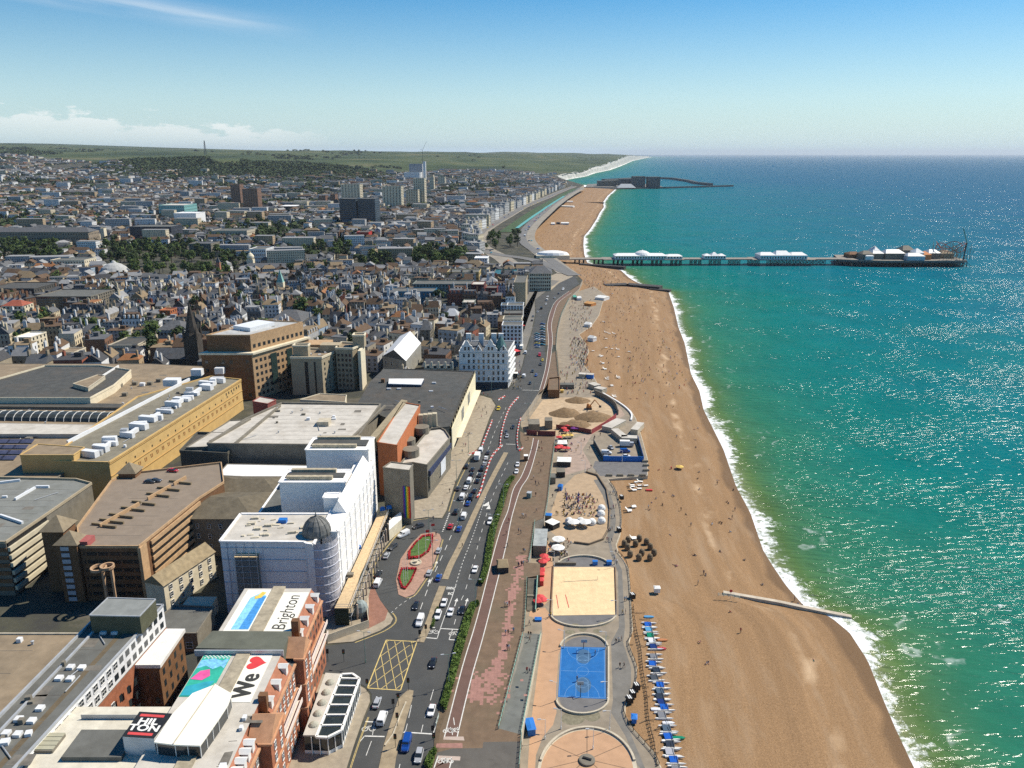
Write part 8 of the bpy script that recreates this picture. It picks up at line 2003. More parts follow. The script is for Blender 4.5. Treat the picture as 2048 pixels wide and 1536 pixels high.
# ------------------------------------------------------------------ groynes and marina
def wallthing(name, label, cat, pts, z, top, w, m_, **k): s_ = MB(); s_.wall(W3(pts, z), -11, top + 11, w); return tag(s_.build(name, m_), label, cat)
DARKG = mat('groyne_dark', (.06, .055, .05), var=.3); PALEG = mat('groyne_pale', (.5, .43, .33), var=.2)
wallthing('groyne', 'dark concrete groyne jutting out just before the pier', 'groyne', [(1210,570),(1255,568),(1322,573)], -5, -4.6, 13, DARKG); wallthing('groyne', 'low dark stub of groyne lapped by surf', 'groyne', [(1300,577),(1341,580)], -7, -6.8, 8, DARKG)
wallthing('groyne', 'dark timber groyne right under the pier start', 'groyne', [(1160,527),(1250,533)], -5, -5, 8, DARKG)
s_ = MB(); s_.wall([P(1446,1193,-8.0), P(1550,1211,-9.0), P(1640,1230,-9.9), P(1702,1242,-10.3)], None, 1.9, 1.6); tag(s_.build('groyne', PALEG), 'long pale concrete groyne crossing the beach into the surf', 'groyne'); railing([(1436,1192),(1462,1194),(1490,1200)], -5.6, 'pale handrail at the landward end of the long groyne', RAILW)
q = P(1461,1194,-6); r = bld('warning_sign', 'round red warning sign on a post by the long groyne', 'sign', tuple(q)); s_ = MB(); s_.tube((q.x, q.y, -7), (q.x, q.y, -4), .06, 6); s_.build('post', METAL, r); s_ = MB(); s_.tube((q.x, q.y - .03, -3.7), (q.x, q.y + .03, -3.7), .55, 16); s_.build('disc', PRED, r)
wallthing('groyne', 'thin dark groyne on the far beach', 'groyne', [(1145,405),(1208,406)], -7, -5, 4, DARKG)
MW = mat('marina_wall', (.07, .085, .09), var=.2)
ma = bld('harbour_wall', 'dark harbour walls of the marina with long western arm', 'harbour wall', tuple(P(1300,375,SEA_Z)))
for pts, w, t in (([(1165,377),(1232,378),(1330,377),(1465,373)], 14, -2), ([(1206,362),(1300,357),(1345,359),(1378,364),(1392,368),(1422,371)], 20, 2)): s_ = MB(); s_.wall(W3(pts, SEA_Z), -11, t + 11, w); s_.build('arm', MW, ma)
sheet('marina_quay', [(1170,376),(1235,377),(1330,375),(1310,368),(1240,366),(1175,368)], -5, GREYP, 6)
for a, b, py, t, w in ((1266,1290,376,353,'tall dark flats, left of the marina pair'),(1296,1320,376,354,'tall dark flats, right of the marina pair'),(1240,1264,374,358,'lower dark flats left of the tall marina pair'),(1196,1232,373,362,'low mixed sheds at the marina root'),(1212,1238,371,360,'brown store behind the marina sheds')):
 p, q = P(a, py, -6), P(b, py, -6); h_ = CAM_H + p.y * KZ(t); r = bld('marina_building', w, 'flats' if 'flats' in w else 'shed', ((p.x + q.x) / 2, p.y, -6)); blk(r, R4(p.x, q.x, p.y, p.y + 60), -6, h_, mat('marina_flat_wall', (.075, .09, .10), var=.2) if 'flats' in w else CONC, ROOFG, .5)
 wins(r, (p.x, p.y), (q.x, p.y), 8, [-3 + i * 5 for i in range(int((h_ + 5) / 5))], 3.4, 2, bars=-1)
p, q = P(1234,377,-6), P(1272,377,-6); s_ = MB(); s_.gable(((p.x + q.x) / 2, p.y + 20, -3), (q.x - p.x, 50), 16, 0, 0, 20); tag(s_.build('marina_shed', mat('shed_pale', (.4, .42, .43))), 'pale curved roofed shed in front of the marina flats', 'shed')
# ------------------------------------------------------------------ coast roads and terraces towards the marina
def gribbon(name, pts, w, m_, dz=.35):
 g = [G(a, b) + Vector((0, 0, dz)) for a, b in pts]; c = [Vector(v) for v in crv([tuple(v) for v in g], 14)]
 for v in c: v.z = max(terr_z(v.x, v.y), terr_z(v.x - w / 2, v.y)) + dz
 s_ = MB(); s_.ribbon(c, w); return structure(name, s_, m_)
PALER = mat('coast_road', (.16, .155, .145), var=.15, scale=.05); PAV2 = mat('coast_pavement', (.27, .24, .19), var=.2, scale=.08)
gribbon('pavement', [(1052,560),(1010,520),(962,492),(960,470),(985,450),(1022,428),(1062,408),(1110,388),(1148,373)], 26, PAV2, .25); gribbon('road', [(1150,552),(1070,522),(985,508),(950,490),(958,468),(985,450),(1022,428),(1062,408),(1110,388),(1148,373)], 17, PALER, .5)
gribbon('pavement', [(1135,548),(1100,520),(1062,490),(1056,470),(1070,448),(1100,420),(1138,392),(1165,377)], 24, PAV2, .3); gribbon('road', [(1135,545),(1096,518),(1050,488),(1046,468),(1062,446),(1092,420),(1130,392),(1160,376)], 14, PALER, .55)
gribbon('road', [(900,500),(860,470),(830,440),(800,410)], 14, PAV2, .4); gribbon('green_bank', [(1010,465),(1050,436),(1088,412),(1125,391),(1150,378)], 22, mat('bank_green', (.05, .085, .03), var=.4, scale=.1), .6); gribbon('terrace_walk', [(1034,458),(1062,437),(1095,414),(1128,393)], 7, mat('terrace_teal', (.10, .33, .32), var=.2), 1.2)
sheet('garden_lawn', [(968,500),(1000,478),(1040,478),(1050,500),(1010,512)], .6, mat('lawn', (.075, .085, .045), var=.3, scale=.1))
rr = random.Random(3); its = []
for _ in range(60):
 t = rr.random(); a, b = ((interp([370, 390, 430, 470, 508], [1150, 1106, 1019, 957, 985], 370 + 138 * t) + rr.uniform(-3, 3)), 370 + 138 * t) if rr.random() < .5 else (interp([376, 392, 420, 468, 520], [1160, 1130, 1092, 1046, 1098], 376 + 144 * t) + rr.uniform(-3, 4), 376 + 144 * t)
 q = G(a, b); c = rr.choice(list(CC)); its.append({'x': q.x, 'y': q.y, 'z': q.z + .6, 'c': c, 'what': c + ' car far along the coast road'})
LANDB += [('the pier entrance', 70, YP), ('the tall cream towers', -180, 2300), ('the marina', 300, 3600), ('the cream dormered hotel', 45, 880)]; relate2(its)
for it in its:
 s_ = CPR['car']; o = link('car', s_.children[[c.name.split('.')[0] for c in s_.children].index('body')].data, None, (it['x'], it['y'], it['z'])); o.rotation_euler = (0, 0, -.3); o.scale = (1.2, 1.2, 1.5); paint(o, CC[it['c']]); tag(o, it['label'], 'car', 'cars on the far coast roads')
its = []; rr = random.Random(6)
for i in range(46):
 t = i / 45; py = lerp(505, 372, t); px = interp([370, 388, 430, 470, 505], [1142, 1100, 1010, 950, 962], py) - 9 - 8 * (i % 2) * (1 - t); q = G(px, py); its.append({'x': q.x, 'y': q.y, 'z': q.z, 'what': rr.choice(['white', 'cream', 'pale grey']) + ' flat topped coast road terrace'})
relate2(its)
for it in its:
 o = copy_tree(house_proto('flat', False)); o.location = (it['x'], it['y'], it['z'] - .5); o.rotation_euler = (0, 0, -.35); o.scale = (1.3, 1.6, rr.uniform(1.2, 2.1)); tag(o, it['label'], 'terrace', 'terraces along the coast road'); recol(o, {'wc': next(c for c in WALLC if it['what'].startswith(c[0])), 'rc': ROOFC[3]})
# ------------------------------------------------------------------ court furniture
def ringwall(name, label, pts, z, h_, t, m_): s_ = MB(); s_.wall([Vector(p) for p in W3(pts, z)], z, h_, t); return tag(s_.build(name, m_), label, 'seat wall')
ringwall('seat_wall', 'curved stone seat wall on the near side of the blue basketball court', ring_px(1165,1400,52,29,180,360,20), LOW_Z, .6, .5, STONE); ringwall('seat_wall', 'curved stone seat wall on the far side of the blue basketball court', ring_px(1168,1298,48,29,8,172,20), LOW_Z, .6, .5, STONE)
ringwall('seat_wall', 'curved stone seat wall on the near side of the sand court', ring_px(1167,1228,66,27,190,350,20), LOW_Z, .6, .5, STONE); ringwall('seat_wall', 'curved stone seat wall on the far side of the sand court', ring_px(1167,1138,56,25,25,155,20), LOW_Z, .7, .6, STONE)
ringwall('seat_wall', 'raised stone rim along the far side of the round plaza', ring_px(1175,1545,97,89,15,165,36), LOW_Z, .5, .6, STONE); ringwall('seat_wall', 'curved brown wall enclosing the cafe terrace', [(1172,945),(1195,952),(1213,980),(1220,1020),(1218,1058),(1206,1080),(1178,1090),(1148,1086)], LOW_Z, .8, .45, mat('terrace_wall', (.2, .15, .1), var=.2))
ringwall('seat_wall', 'stone wall along the right side of the blue basketball court', [(1217,1295),(1217,1402)], LOW_Z, .5, .5, STONE); ringwall('court_board', 'low timber boards along both sides of the sand court', [(1230,1135),(1233,1230)], LOW_Z, .5, .25, BROWNB); ringwall('court_board', 'low timber board along the left side of the sand court', [(1106,1133),(1101,1232)], LOW_Z, .5, .25, BROWNB); ringwall('court_board', 'dark store wall at the far left of the sand court', [(1110,1130),(1152,1130)], LOW_Z, 1.1, .6, CONC)
for a, b, f, l in ((1167,1297,1,'far'),(1161,1394,-1,'near')):
 q = P(a, b, LOW_Z); r = bld('basketball_hoop', f'basketball hoop on a cranked post at the {l} end of the blue court', 'basketball hoop', tuple(q)); s_ = MB(); s_.tube(q, q + Vector((0, 0, 2.8)), .1, 6); s_.tube(q + Vector((0, 0, 2.8)), q + Vector((0, -f * 1.2, 3.2)), .09, 6); s_.build('post', DKMET, r)
 s_ = MB(); s_.box((q.x, q.y - f * 1.25, 2.9 + LOW_Z), (1.8, .08, 1.1)); s_.build('backboard', METAL, r); s_ = MB(); s_.wall([q + Vector((.23 * math.cos(t), -f * 1.55 + .23 * math.sin(t), 3.05)) for t in [i * .6 for i in range(11)]], 3.05 + LOW_Z, .05, .03); s_.build('ring', PRED, r)
for v in (((1128,1164),(1195,1160)), ((1113,1191),(1117,1217)), ((1131,1190),(1138,1216))):
 a, b = P(*v[0], LOW_Z), P(*v[1], LOW_Z); r = bld('sports_net', {1128: 'faint goal net across the far half of the sand court', 1113: 'red boundary tape at the near left of the sand court', 1131: 'second red boundary tape in the sand court'}[v[0][0]], 'net', tuple(a)); s_ = MB()
 for p in (a, b): s_.tube(p, p + Vector((0, 0, 1.6 if v[0][0] == 1128 else .5)), .05, 5)
 s_.build('post', METAL, r); s_ = MB(); s_.ribbon([a + Vector((0, 0, .12)), b + Vector((0, 0, .12))], .2); s_.build('tape', PRED if v[0][0] != 1128 else BUFF, r)
for a, b in ((1190,1129),(1218,1129)): q = P(a, b, LOW_Z); s_ = MB(); s_.box((q.x, q.y, LOW_Z), (1.8, 1.3, 1.4)); s_.box((q.x, q.y, LOW_Z + 1.4), (1.9, 1.4, .12)); tag(s_.build('blue_bin', PBLUE), f'large blue bin behind the sand court, {"left" if a < 1200 else "right"} one of two', 'bin')
q = P(1174,1522,LOW_Z); r = bld('plaza_sculpture', 'oval grey stone centrepiece with dark slot in the round plaza', 'sculpture', tuple(q)); s_ = MB(); s_.lathe(q, [(2.0, 0), (2.0, .5), (1.7, .6), (.05, .62)], 24); s_.build('drum', CONC, r); s_ = MB(); s_.box((q.x, q.y, LOW_Z + .6), (2.2, .5, .35), -.4); s_.build('slot', BLACKP, r)
# ------------------------------------------------------------------ parasols, domes, marquees
def parasol(rad, h_, m_, closed=False):
 r = bpy.data.objects.new('parasol', None); COL.objects.link(r); s_ = MB(); s_.tube((0, 0, 0), (0, 0, h_), .05, 6); s_.lathe((0, 0, 0), [(.35, 0), (.35, .1), (.05, .12)], 8); link('pole', s_.mesh('pole', METAL), r); s_ = MB()
 s_.lathe((0, 0, h_ - .7), [(.22, -1.4), (.26, -.4), (.05, .8)] if closed else [(rad, -.18), (rad, 0), (.05, .75)], 8); link('canopy', s_.mesh('canopy', m_), r); r['category'] = 'parasol'; return r
CLW, CLR, CLP, CLY, CLB = mat('canvas_white', (.76, .75, .7)), mat('canvas_red', (.62, .07, .07)), mat('canvas_purple', (.16, .03, .2)), mat('canvas_yellow', (.68, .46, .12)), mat('canvas_blue', (.02, .03, .22))
PPX = {'w': parasol(2.6, 2.9, CLW), 'r': parasol(1.7, 2.5, CLR), 'p': parasol(1.8, 2.5, CLP), 'y': parasol(1.5, 2.4, CLY), 'b': parasol(1, 4.2, CLB, True), 'o': parasol(2.0, 2.4, CLY)}; its = []
for a, b, k in ((1147,1053,'w'),(1170,1053,'w'),(1117,1088,'w'),(1116,1105,'w'),(1133,1010,'b'),(1156,1012,'b'),(1132,1000,'b'),(1157,1001,'b'),(1088,1120,'r'),(1091,1127,'r'),(1086,1131,'r'),(1080,1203,'r'),(1085,1208,'r'),(1076,1210,'r'),(1128,862,'r'),(1134,858,'r'),(1132,867,'r'),(1147,862,'p'),(1154,862,'p'),(1126,877,'y'),(1134,876,'y'),(1142,876,'y'),(1118,880,'r'),(1115,901,'r'),(1120,898,'r'),(1128,902,'r'),(1134,902,'r')): q = P(a, b, LOW_Z); its.append({'x': q.x, 'y': q.y, 'k': k, 'what': {'w': 'large white parasol', 'r': 'red parasol', 'p': 'purple parasol', 'y': 'yellow parasol', 'b': 'closed navy parasol'}[k]})
relate2(its)
for it in its: put(PPX[it['k']], (it['x'], it['y'], LOW_Z), rr.random(), it['label'], it['what'].split()[-2] + ' parasols of the cafes')
q = P(1359,936,-6.2); o = put(PPX['o'], (q.x, q.y, beach_z(q.x, q.y)), 0, 'yellow beach umbrella standing alone on the shingle'); s_ = MB(); s_.mtl(0).box((q.x - 4, q.y, beach_z(q.x, q.y)), (.5, .5, 1.6)); tag(s_.build('rescue_board', PRED), 'small upright red board left of the yellow beach umbrella', 'board')
its = []
for a, b in ((1138,1046),(1161,1046),(1184,1048),(1203,1045),(1202,1031),(1203,1020)): q = P(a, b, LOW_Z); its.append({'x': q.x, 'y': q.y, 'what': 'white igloo dome'})
for i, it in enumerate(its):
 s_ = MB(); s_.lathe((0, 0, 0), [(1.6, 0), (1.75, .7), (1.6, 1.4), (1.15, 2.05), (.5, 2.4), (.03, 2.48)], 12); tag(link('igloo_dome', s_.mesh('igloo_dome', CLW), None, (it['x'], it['y'], LOW_Z)), f'white igloo dome on the cafe terrace, {["leftmost of the front row","second from left in the front row","third from left in the front row","right end of the front row","second up the right side","farthest up the right side"][i]}', 'dome', 'igloo domes of the cafe')
def stall(px0, py0, px1, py1, z, h_, label, cat, wm, rm, depth=3.5, name='stall', rise=.9):
 a, b = P(px0, py0, z), P(px1, py1, z); c = (a + b) / 2; L = (b - a).length; rz = math.atan2(b.y - a.y, b.x - a.x); n = Vector((-math.sin(rz), math.cos(rz), 0)) * depth / 2; r = bld(name, label, cat, tuple(c)); s_ = MB(); s_.box((c.x + n.x, c.y + n.y, z), (L, depth, h_), rz); s_.build('wall', wm, r); s_ = MB()
 if rise: s_.gable((c.x + n.x, c.y + n.y, z + h_), (L, depth), rise, rz, .2, .6)
 else: s_.box((c.x + n.x, c.y + n.y, z + h_), (L + .2, depth + .2, .18), rz)
 s_.build('roof', rm, r); return r
Z = LOW_Z
stall(1115,896,1134,896,Z,2.2,'white marquee between the red parasols of the cafe','marquee',DKMET,CLW,5.5); stall(1114,933,1141,934,Z,2.6,'white topped marquee with dark open front','marquee',DKMET,CLW,6,rise=.5); stall(1114,955,1130,955,Z,2.6,'dark food kiosk with open top beside cafe','kiosk',BLACKP,CONC,5,rise=0); stall(1100,968,1111,968,Z,3,'grey kiosk built against the sea wall','kiosk',CONC,ROOFG,5,rise=0); stall(1115,981,1123,982,Z,2,'small bright blue kiosk by the cafe terrace','kiosk',PBLUE,PBLUE,2.5)
stall(1090,1054,1106,1061,Z,2.4,'white canopy beside the stairs to the kiosk roof','canopy',DKMET,CLW,4,rise=.3); stall(1090,1042,1102,1043,Z,2.6,'blue awning above the white canopy','awning',CONC,PBLUE,2.2,rise=.4); stall(1066,1112,1092,1113,Z,4.2,'kiosk building sunk below the promenade with pale glazed roof','kiosk',CONC,mat('glazed_roof', (.36, .37, .34), rough=.3, var=.3),14,rise=0)
for i, (a, b) in enumerate(((1082,1172),(1083,1160),(1084,1152))): stall(a - 4, b, a + 5, b, Z, 2.0, f'red awning stall beside the stairs, {["nearest","middle","farthest"][i]} of three', 'stall', PRED, CLR, 2.2, rise=.5)
stall(996,1147,1017,1146,0,2.2,'brown hipped roof seaside shelter on the promenade','shelter',DKMET,mat('shelter_roof', (.25, .19, .11), var=.2),6.0,'shelter',1.2); stall(1048,922,1056,922,0,2.4,'brown kiosk with white top beside the cycle lane','kiosk',BROWNB,WHITE,2.2,rise=0); stall(1053,996,1061,997,0,2.2,'grey green public toilet cabin on the promenade','cabin',mat('toilet_green', (.2, .24, .22)),METAL,2,rise=0); stall(1309,1186,1320,1186,-5.3,1.7,'lone white beach hut on the shingle','hut',WHITE,WHITE,1.8,'beach_hut',.4); stall(1263,1447,1273,1448,Z,1.5,'bright blue storage cabin beside the boat fence','cabin',PBLUE,PBLUE,2,rise=.3)
stall(1050,1450,1056,1473,Z,2,'blue recycling container below the promenade wall','container',PBLUE,PBLUE,2,rise=.2); stall(1070,1243,1083,1243,Z,.5,'flat blue platform on the tan paving','platform',PBLUE,PBLUE,1.5,rise=0)
# hoarded yard with cabins and vans
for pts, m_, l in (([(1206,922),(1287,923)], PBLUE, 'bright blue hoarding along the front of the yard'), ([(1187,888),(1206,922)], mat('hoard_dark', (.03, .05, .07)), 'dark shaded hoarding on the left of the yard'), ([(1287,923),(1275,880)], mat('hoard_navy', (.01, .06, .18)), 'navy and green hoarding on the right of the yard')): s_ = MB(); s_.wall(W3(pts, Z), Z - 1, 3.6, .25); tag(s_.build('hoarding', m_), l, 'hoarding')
for q in ((1223,866,1252,850,6,'long white cabin slanting across the yard'),(1222,868,1241,884,4,'short pale cabin at the yard corner'),(1243,886,1274,887,4.5,'white roofed cabin facing into the yard'),(1261,868,1275,870,13,'long ribbed white cabin on the beach side of the yard'),(1176,775,1189,780,5,'white roofed store cabin beside the works wall'),(1188,784,1204,788,5,'white cabin with blue front beside the works wall'),(1157,756,1170,757,4,'white stall on the far terrace'),(1172,757,1186,758,4,'navy stall with pale roof on the far terrace')): stall(*q[:4], Z, 2.7, q[5], 'cabin', STONE if 'navy' not in q[5] else PBLUE, ROOFW, q[4], 'site_cabin', 0)
its = []
for a, b, c, k, z in ((1253,893,'silver','truck',1.5),(1250,905,'blue','van',1.6),(1252,914,'white','car',1.6),(1213,908,'white','van',1.5),(1222,897,'silver','car',.3),(1214,917,'silver','suv',1.5)): q = P(a, b, Z); its.append({'x': q.x, 'y': q.y, 'what': f'{c} {k if k != "suv" else "estate car"}', 'k': k, 'c': c, 'rz': z})
relate2(its)
for it in its: put(CPR[it['k']], (it['x'], it['y'], Z + .02), it['rz'], it['label'], 'vehicles in the yard', CC[it['c']])
for i, (a, b) in enumerate(((1218,952),(1240,952),(1262,952),(1285,952),(1292,942),(1292,932),(1290,924))): q = P(a, b, Z); s_ = MB(); s_.box((0, 0, 0), (3, 1.2, .7)); s_.box((0, 0, .7), (2.6, .8, .25)); tag(link('stone_block', s_.mesh('stone_block', CONC), None, q), f'rough stone block edging the grey apron, {["first","second","third","fourth","fifth","sixth","last"][i]} round from the left', 'block', 'stone blocks round the grey apron')
# works pit
sheet('pit_floor', [(1055,868),(1112,872),(1180,866),(1230,832),(1232,822),(1195,795),(1120,795),(1085,800),(1060,835)], Z + .02, mat('pit_sand', (.47, .35, .22), var=.2, scale=.4, stain=.4, stscale=.15, stcol=(.28, .2, .12)))
HO = mat('hoarding_maroon', (.20, .055, .05), var=.3)
for pts, z, l in (([(1053,869),(1074,871)], 0, 'brown red hoarding at the road end of the works'), ([(1075,871),(1111,872)], 0, 'maroon hoarding across the promenade end'), ([(1112,858),(1150,862),(1182,868)], Z, 'dull purple hoarding behind the red parasols'), ([(1183,868),(1210,852),(1232,836)], Z, 'bright red printed hoarding curving beside the path')): s_ = MB(); s_.wall(W3(pts, z), z, 2.6, .2); tag(s_.build('hoarding', HO if 'bright' not in l else mat('hoarding_bright_red', (.34, .07, .07), var=.3)), l, 'hoarding')
s_ = MB(); s_.wall(W3(crv([(1190,790),(1212,800),(1230,814),(1236,830)], 6), Z), Z, 3.2, .5); tag(s_.build('sheet_piling', mat('pile_grey', (.22, .19, .15), var=.4, scale=1)), 'grey sheet pile wall curving round the works pit', 'wall')
s_ = MB(); s_.wall(W3(crv([(1206,788),(1232,803),(1252,817),(1263,830),(1262,842)], 6), Z), Z - 1.5, 2.4, .9); tag(s_.build('curved_wall', WSTUC), 'white curved wall between the works path and the beach', 'wall')
SOIL = mat('soil_heap_earth', (.20, .13, .065), var=.4, scale=.8, detail=8)
for i, (a, b, w, h_) in enumerate(((1131,828,10,3.2),(1185,836,11,3.4),(1150,850,9,2.0),(1155,802,8,2.2))):
 q = P(a, b, Z); s_ = MB(); s_.lathe(q, [(w, 0), (w * .7, h_ * .4), (w * .35, h_ * .85), (.1, h_)], 16, sy=.75); o = s_.build('soil_heap', SOIL, smooth=True)
 for v in o.data.vertices: v.co += Vector((1, 1, .8)) * noise.noise(v.co * .35) * 1.2
 tag(o, ['green brown soil heap left of the digger','dark soil heap in front of the digger','low rubble heap behind the hoarding','soil heap at the far wall of the pit'][i], 'soil heap', 'soil heaps in the works pit')
q = P(1178,818,Z); ex = bld('excavator', 'orange brown excavator with raised boom among the soil heaps', 'excavator', tuple(q)); s_ = MB()
for dx in (-1.2, 1.2): s_.box((q.x + dx, q.y, Z), (.7, 3.6, .9))
s_.build('tracks', DKMET, ex); s_ = MB(); s_.box((q.x, q.y + .4, Z + 1), (2.6, 3.4, 1.2)); s_.box((q.x - .8, q.y - .8, Z + 2.2), (1, 1.4, 1.3)); s_.build('body', mat('digger_orange', (.4, .17, .05), var=.2), ex); s_ = MB(); s_.tube((q.x + .4, q.y - .6, Z + 2), (q.x + 3, q.y - 2.4, Z + 6.4), .3, 6); s_.tube((q.x + 3, q.y - 2.4, Z + 6.4), (q.x + 6, q.y - 3.2, Z + 3), .25, 6); s_.build('boom', MATS['digger_orange'], ex); s_ = MB(); s_.box((q.x + 6.1, q.y - 3.2, Z + 2), (1.2, 1, 1.1), .3); s_.build('bucket', DKMET, ex)
q = P(1068,842,0); s_ = MB(); s_.box((q.x, q.y, Z), (6, 9, 4.2)); s_.box((q.x + 8, q.y + 2, Z), (4, 6, 5)); tag(s_.build('works_platform', CONC), 'broken grey concrete arches beside the works pit', 'ruin')
r = bld('brick_arch_block', 'brown paved arch block bridging to the works pit', 'building', tuple(P(1107,785,0))); blk(r, XY([(1096,782),(1119,782),(1119,756),(1098,758)], 0), Z, .05, BROWNB, PROM, .9, .4); stall(1120,778,1148,778,Z,2.6,'grey roofed arch shop behind the works pit','shop',CONC,ROOFG,5,rise=0); stall(1121,786,1127,786,Z,1.8,'small yellow dumper beside the arch shop','dumper',CLY,CLY,2,rise=.3)
# ------------------------------------------------------------------ beach things
def bz(px, py):
 z = -5.0
 for _ in range(4): q = P(px, py, z); z = beach_z(q.x, q.y)
 return Vector((q.x, q.y, z))
WK = mat('wicker', (.17, .125, .075), var=.35, scale=3); s_ = MB(); s_.lathe((0, 0, 0), [(.75, 0), (.95, .5), (.95, 1.3), (.7, 2.1), (.2, 2.4), (.02, 2.42)], 12, R(150), R(390)); s_.lathe((0, 0, 0), [(.85, .5), (.02, .52)], 12); s_.lathe((0, 0, 0), [(.75, 0), (.86, .5)], 12, R(30), R(150)); WKM = s_.mesh('wicker_chair', WK); its = []
for a, b in ((1525,1112),(1570,1165),(1690,1112),(1745,1035),(1850,1085),(1905,1158),(1610,1268),(1780,1245),(1960,1245),(1740,1318),(1900,1318),(1580,1058)): q = bz(1040 + a * .1367, 940 + b * .1367); its.append({'x': q.x, 'y': q.y, 'z': q.z, 'what': 'hooded brown wicker beach chair'})
relate2(its)
for it in its: o = link('wicker_chair', WKM, None, (it['x'], it['y'], it['z'] - .05)); o.rotation_euler = (0, 0, rr.uniform(-.5, .4)); o.scale = (1.15,) * 3; tag(o, it['label'], 'beach chair', 'wicker beach chairs on the shingle')
s_ = MB(); s_.box((0, -.2, .3), (.7, 1.3, .12)); s_.face([(-.35, .45, .42), (.35, .45, .42), (.35, 1.0, 1.0), (-.35, 1.0, 1.0)]); s_.face([(-.35, 1.0, 1.05), (.35, 1.0, 1.05), (.35, .45, .47), (-.35, .45, .47)])
for x in (-.3, .3):
 for y in (-.75, .35): s_.box((x, y, 0), (.06, .06, .3))
LNG = s_.mesh('sun_lounger', WHITE); its = []
for a, b in [(1040 + x * .1367, 940 + y * .1367) for x, y in ((1635,235),(1640,258),(1655,300),(1668,308),(1655,540),(1660,555),(1590,595),(1595,615),(1655,1000),(1660,1020),(1690,190),(1755,180),(1745,240),(1740,285),(1835,240))] + [(1200 + x * .2838, 700 + y * .2838) for x, y in ((18,95),(20,99),(30,136),(34,140),(50,198),(50,210),(128,192),(130,202),(78,252),(82,258),(98,325),(102,335),(12,45),(5,50))] + [(1100 + x * .2279, 400 + y * .2279) for x, y in ((545,825),(465,1070),(490,1165),(520,1175),(560,1175),(490,1222),(490,1300),(595,1315),(445,1370),(600,1380),(460,1435),(480,1485),(375,1328),(690,1335),(540,1310))]:
 q = bz(a, b); its.append({'x': q.x, 'y': q.y, 'z': q.z, 'what': 'white sun lounger'})
relate2(its)
for it in its: o = link('sun_lounger', LNG, None, (it['x'], it['y'], it['z'])); o.rotation_euler = (0, 0, rr.uniform(1.2, 2)); o.scale = (1.5,) * 3; tag(o, it['label'], 'sun lounger', 'white sun loungers on the shingle')
q = bz(1298,982); s_ = MB(); s_.box((0, 0, .15), (3, 1.1, .5)); s_.box((0, 0, .65), (2.8, .9, .1)); tag(link('rescue_raft', s_.mesh('rescue_raft', PRED), None, q), 'flat red rescue raft lying on the shingle', 'raft')
def cat_proto():
 r = bpy.data.objects.new('catamaran', None); COL.objects.link(r)
 for y in (-1.15, 1.15):
  m_ = MB(); loft(m_, [(-2.6, .02, .02, .35, .5), (-1.8, .16, .14, .12, .58), (0, .24, .2, .05, .6), (1.6, .22, .2, .08, .58), (2.3, .16, .15, .16, .56)]); m_.v = [(-b_ if True else a_, a_ + y, c_) for a_, b_, c_ in m_.v]; link('hull', m_.mesh('hull', WHITE), r)
 m_ = MB(); m_.box((-.35, 0, .6), (2.1, 2.2, .16)); link('cover', m_.mesh('cover', CARP), r); m_ = MB()
 for x in (-1.3, .7): m_.tube((x, -1.2, .62), (x, 1.2, .62), .05, 6)
 link('crossbeam', m_.mesh('crossbeam', METAL), r); m_ = MB(); m_.tube((.6, -2.6, .9), (.3, 3.2, .85), .05, 6); link('mast', m_.mesh('mast', DKMET), r); r['category'] = 'catamaran'; return r
CT_ = cat_proto(); cs = [('blue',(345,535)),('pale blue',(350,570)),('green',(362,612)),('white',(372,648)),('navy',(383,690)),('grey',(385,760)),('blue',(378,812)),('charcoal',(405,858)),('dark grey',(390,910)),('blue',(432,962)),('slate',(430,1005)),('charcoal',(430,1045)),('navy',(440,1078)),('blue',(460,1118)),('grey',(445,1175)),('slate',(478,1268)),('blue',(488,1325)),('charcoal',(502,1380)),('pale grey',(500,1435)),('blue',(528,1490)),('grey',(545,1560))]
CV = dict(blue=(.015, .1, .45), green=(.01, .22, .1), white=(.7, .7, .7), navy=(.015, .03, .14), grey=(.2, .2, .2), charcoal=(.03, .032, .035), slate=(.08, .11, .14)); CV.update({'pale blue': (.1, .3, .5), 'dark grey': (.07, .072, .07), 'pale grey': (.4, .4, .42)})
for i, (c, (a, b)) in enumerate(cs):
 q = bz(1200 + a * SC, 1100 + b * SC); put(CT_, (q.x, q.y, q.z), rr.uniform(-.12, .12), f'catamaran with {c} deck cover, {(NTH[i] if i < 20 else "twenty first ") or "first "}along the row from the far end', 'catamarans laid up on the shingle', CV[c])
for i, (a, b, c) in enumerate(((345,476,'pale blue'),(430,700,'red'),(400,1128,'white'),(482,1225,'white'),(555,1330,'green'),(440,640,'orange'))):
 q = bz(1200 + a * SC, 1100 + b * SC); m_ = MB(); loft(m_, [(-1.7, .05, .03, .2, .4), (-.9, .5, .45, .05, .5), (.6, .65, .6, .03, .5), (1.6, .5, .45, .08, .48)]); m_.v = [(-b_, a_, c_) for a_, b_, c_ in m_.v]; cv = {'red': (.5, .05, .05), 'orange': (.5, .2, .06)}.get(c) or CV[c]; o = link('dinghy', m_.mesh('dinghy', CARP), None, q); paint(o, cv); tag(o, f'{c} dinghy hull among the catamarans, ' + ['at the far end of the row','beside a navy cover','at the landward side halfway','lying between grey covers','at the nearer seaward side','behind the green cover'][i], 'dinghy', 'dinghies among the catamarans')
TIM = mat('old_timber', (.2, .14, .085), var=.3); pp = [bz(a, b) for a, b in ((1266,1215),(1272,1260),(1281,1300),(1285,1340),(1293,1390),(1297,1440),(1308,1490),(1314,1536))]; c = [Vector(v) for v in crv([tuple(v) for v in pp], 7)]; s_ = MB()
for v in c: s_.box((v.x, v.y, v.z - .2), (.2, .2, 1.5))
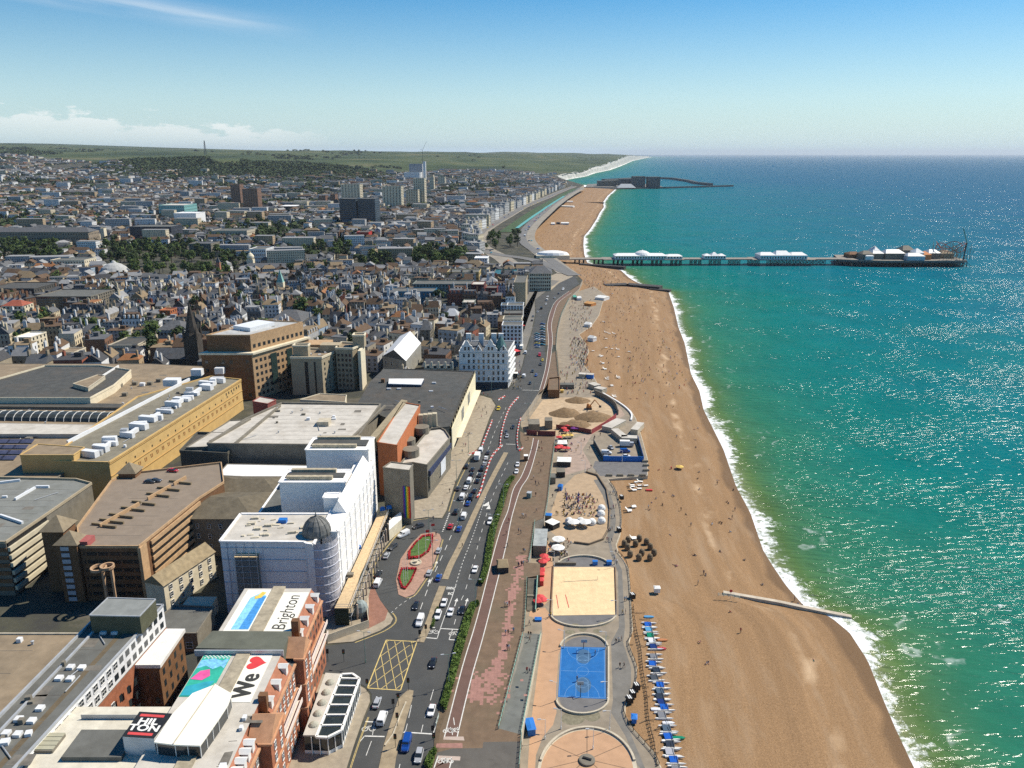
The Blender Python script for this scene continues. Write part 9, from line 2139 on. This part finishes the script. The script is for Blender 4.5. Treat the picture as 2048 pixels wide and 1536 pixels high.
for a, b in zip(c, c[1:]):
 for z in (.5, 1.0): s_.tube(a + Vector((0, 0, z)), b + Vector((0, 0, z)), .06, 4)
tag(s_.build('boat_fence', TIM), 'weathered timber post fence on the landward side of the catamarans', 'fence'); rr = random.Random(17)
for i in range(16):
 t = rr.random(); v = c[int(t * (len(c) - 1))]; z = v.z; a = v + Vector((rr.uniform(-4, 2), rr.uniform(-2, 2), .15)); d = Vector((rr.uniform(1.5, 3.2), rr.uniform(-1.2, 1.6), .1)); s_ = MB(); s_.tube(a, a + d, .1, 5); tag(s_.build('driftwood_spar', TIM), 'loose weathered spar lying by the boat fence', 'spar', 'loose spars by the boat fence')
for i, (a, b) in enumerate(((1265,1196),(1273,1378),(1265,1393),(1259,1404),(1243,998),(1238,1063))):
 q = P(a, b, Z); r = bld('litter_bin', ['black and white bin by the path near the sand court','farthest of three black and white bins on the path','middle of three black and white bins on the path','nearest of three black and white bins on the path','black and white bin opposite the domes','black and white bin at the bend above the wicker chairs'][i], 'bin', tuple(q), 'black and white bins beside the path'); s_ = MB(); s_.box(q, (1.5, 1.7, 1.7), .3); s_.build('box', BLACKP, r); s_ = MB()
 for k in (-.4, .15): s_.box((q.x + k, q.y, Z + 1.7), (.3, 1.6, .06), .3)
 s_.build('stripe', WHITE, r)
its = [(1190,600,1208,602,'round white beach bar with orange skirt','w',12),(1168,612,1182,614,'orange canopied beach bar','o',9),(1146,600,1153,600,'green canopy at the far terrace','g',6),(1154,602,1163,602,'pair of white canopies at the far terrace','w',6),(1102,450,1110,450,'white tent on the far beach','w',14),(1113,449,1120,449,'black stage box on the far beach','b',12),(1122,449,1138,449,'long white tent on the far beach','w',12),(1118,414,1146,415,'pale long hut row on the far beach','w',12),(1120,405,1146,405,'farther pale hut row on the far beach','w',12),(1175,682,1186,684,'white kiosk on the beach terrace','w',5),(1168,655,1180,656,'white topped stall beside the beach','w',6)]
for a, b, c_, d, l, k, dp in its: stall(a, b, c_, d, -5, 3, l, 'beach bar', {'w': WSTUC, 'o': mat('skirt_orange', (.5, .2, .06)), 'g': GREENG, 'b': BLACKP}[k], {'w': CLW, 'o': mat('top_orange', (.6, .32, .12)), 'g': mat('canopy_green', (.1, .4, .3)), 'b': BLACKP}[k], dp, 'beach_bar', 1.6)
for i, (a, b, w) in enumerate(((1046,660,4),(1036,712,5),(1041,672,4))): stall(a - 6, b, a + w, b - 2, .05, 3, f'{["red","red","white"][i]} awning over the seafront pavement, {["farther red one","nearer red one beside the gabled hotel","between the two red ones"][i]}', 'awning', DKMET, CLR if i < 2 else CLW, 8, rise=.6)
stall(1026,757,1035,757,.05,3.4,'white topped bus shelter beside the gabled hotel','shelter',DKMET,CLW,4,'bus_shelter',.2)
flush_windows()
# ------------------------------------------------------------------ haze
mb = MB()
mb.prism([(-40000, -400), (60000, -400), (60000, 89000), (-40000, 89000)], SEA_Z - 3, 420, bottom=True)
m = bpy.data.materials.new('sea_haze')
nt, N = nodes(m)
vol = N('ShaderNodeVolumePrincipled', {'Color': (0.80, 0.88, 0.97, 1), 'Density': 2.2e-5, 'Anisotropy': 0.2})
N('ShaderNodeOutputMaterial', {'Volume': vol.outputs[0]})
hz = mb.build('haze', m)
tag(hz, 'thin pale blue sea haze over the far coast', 'haze', kind='stuff')
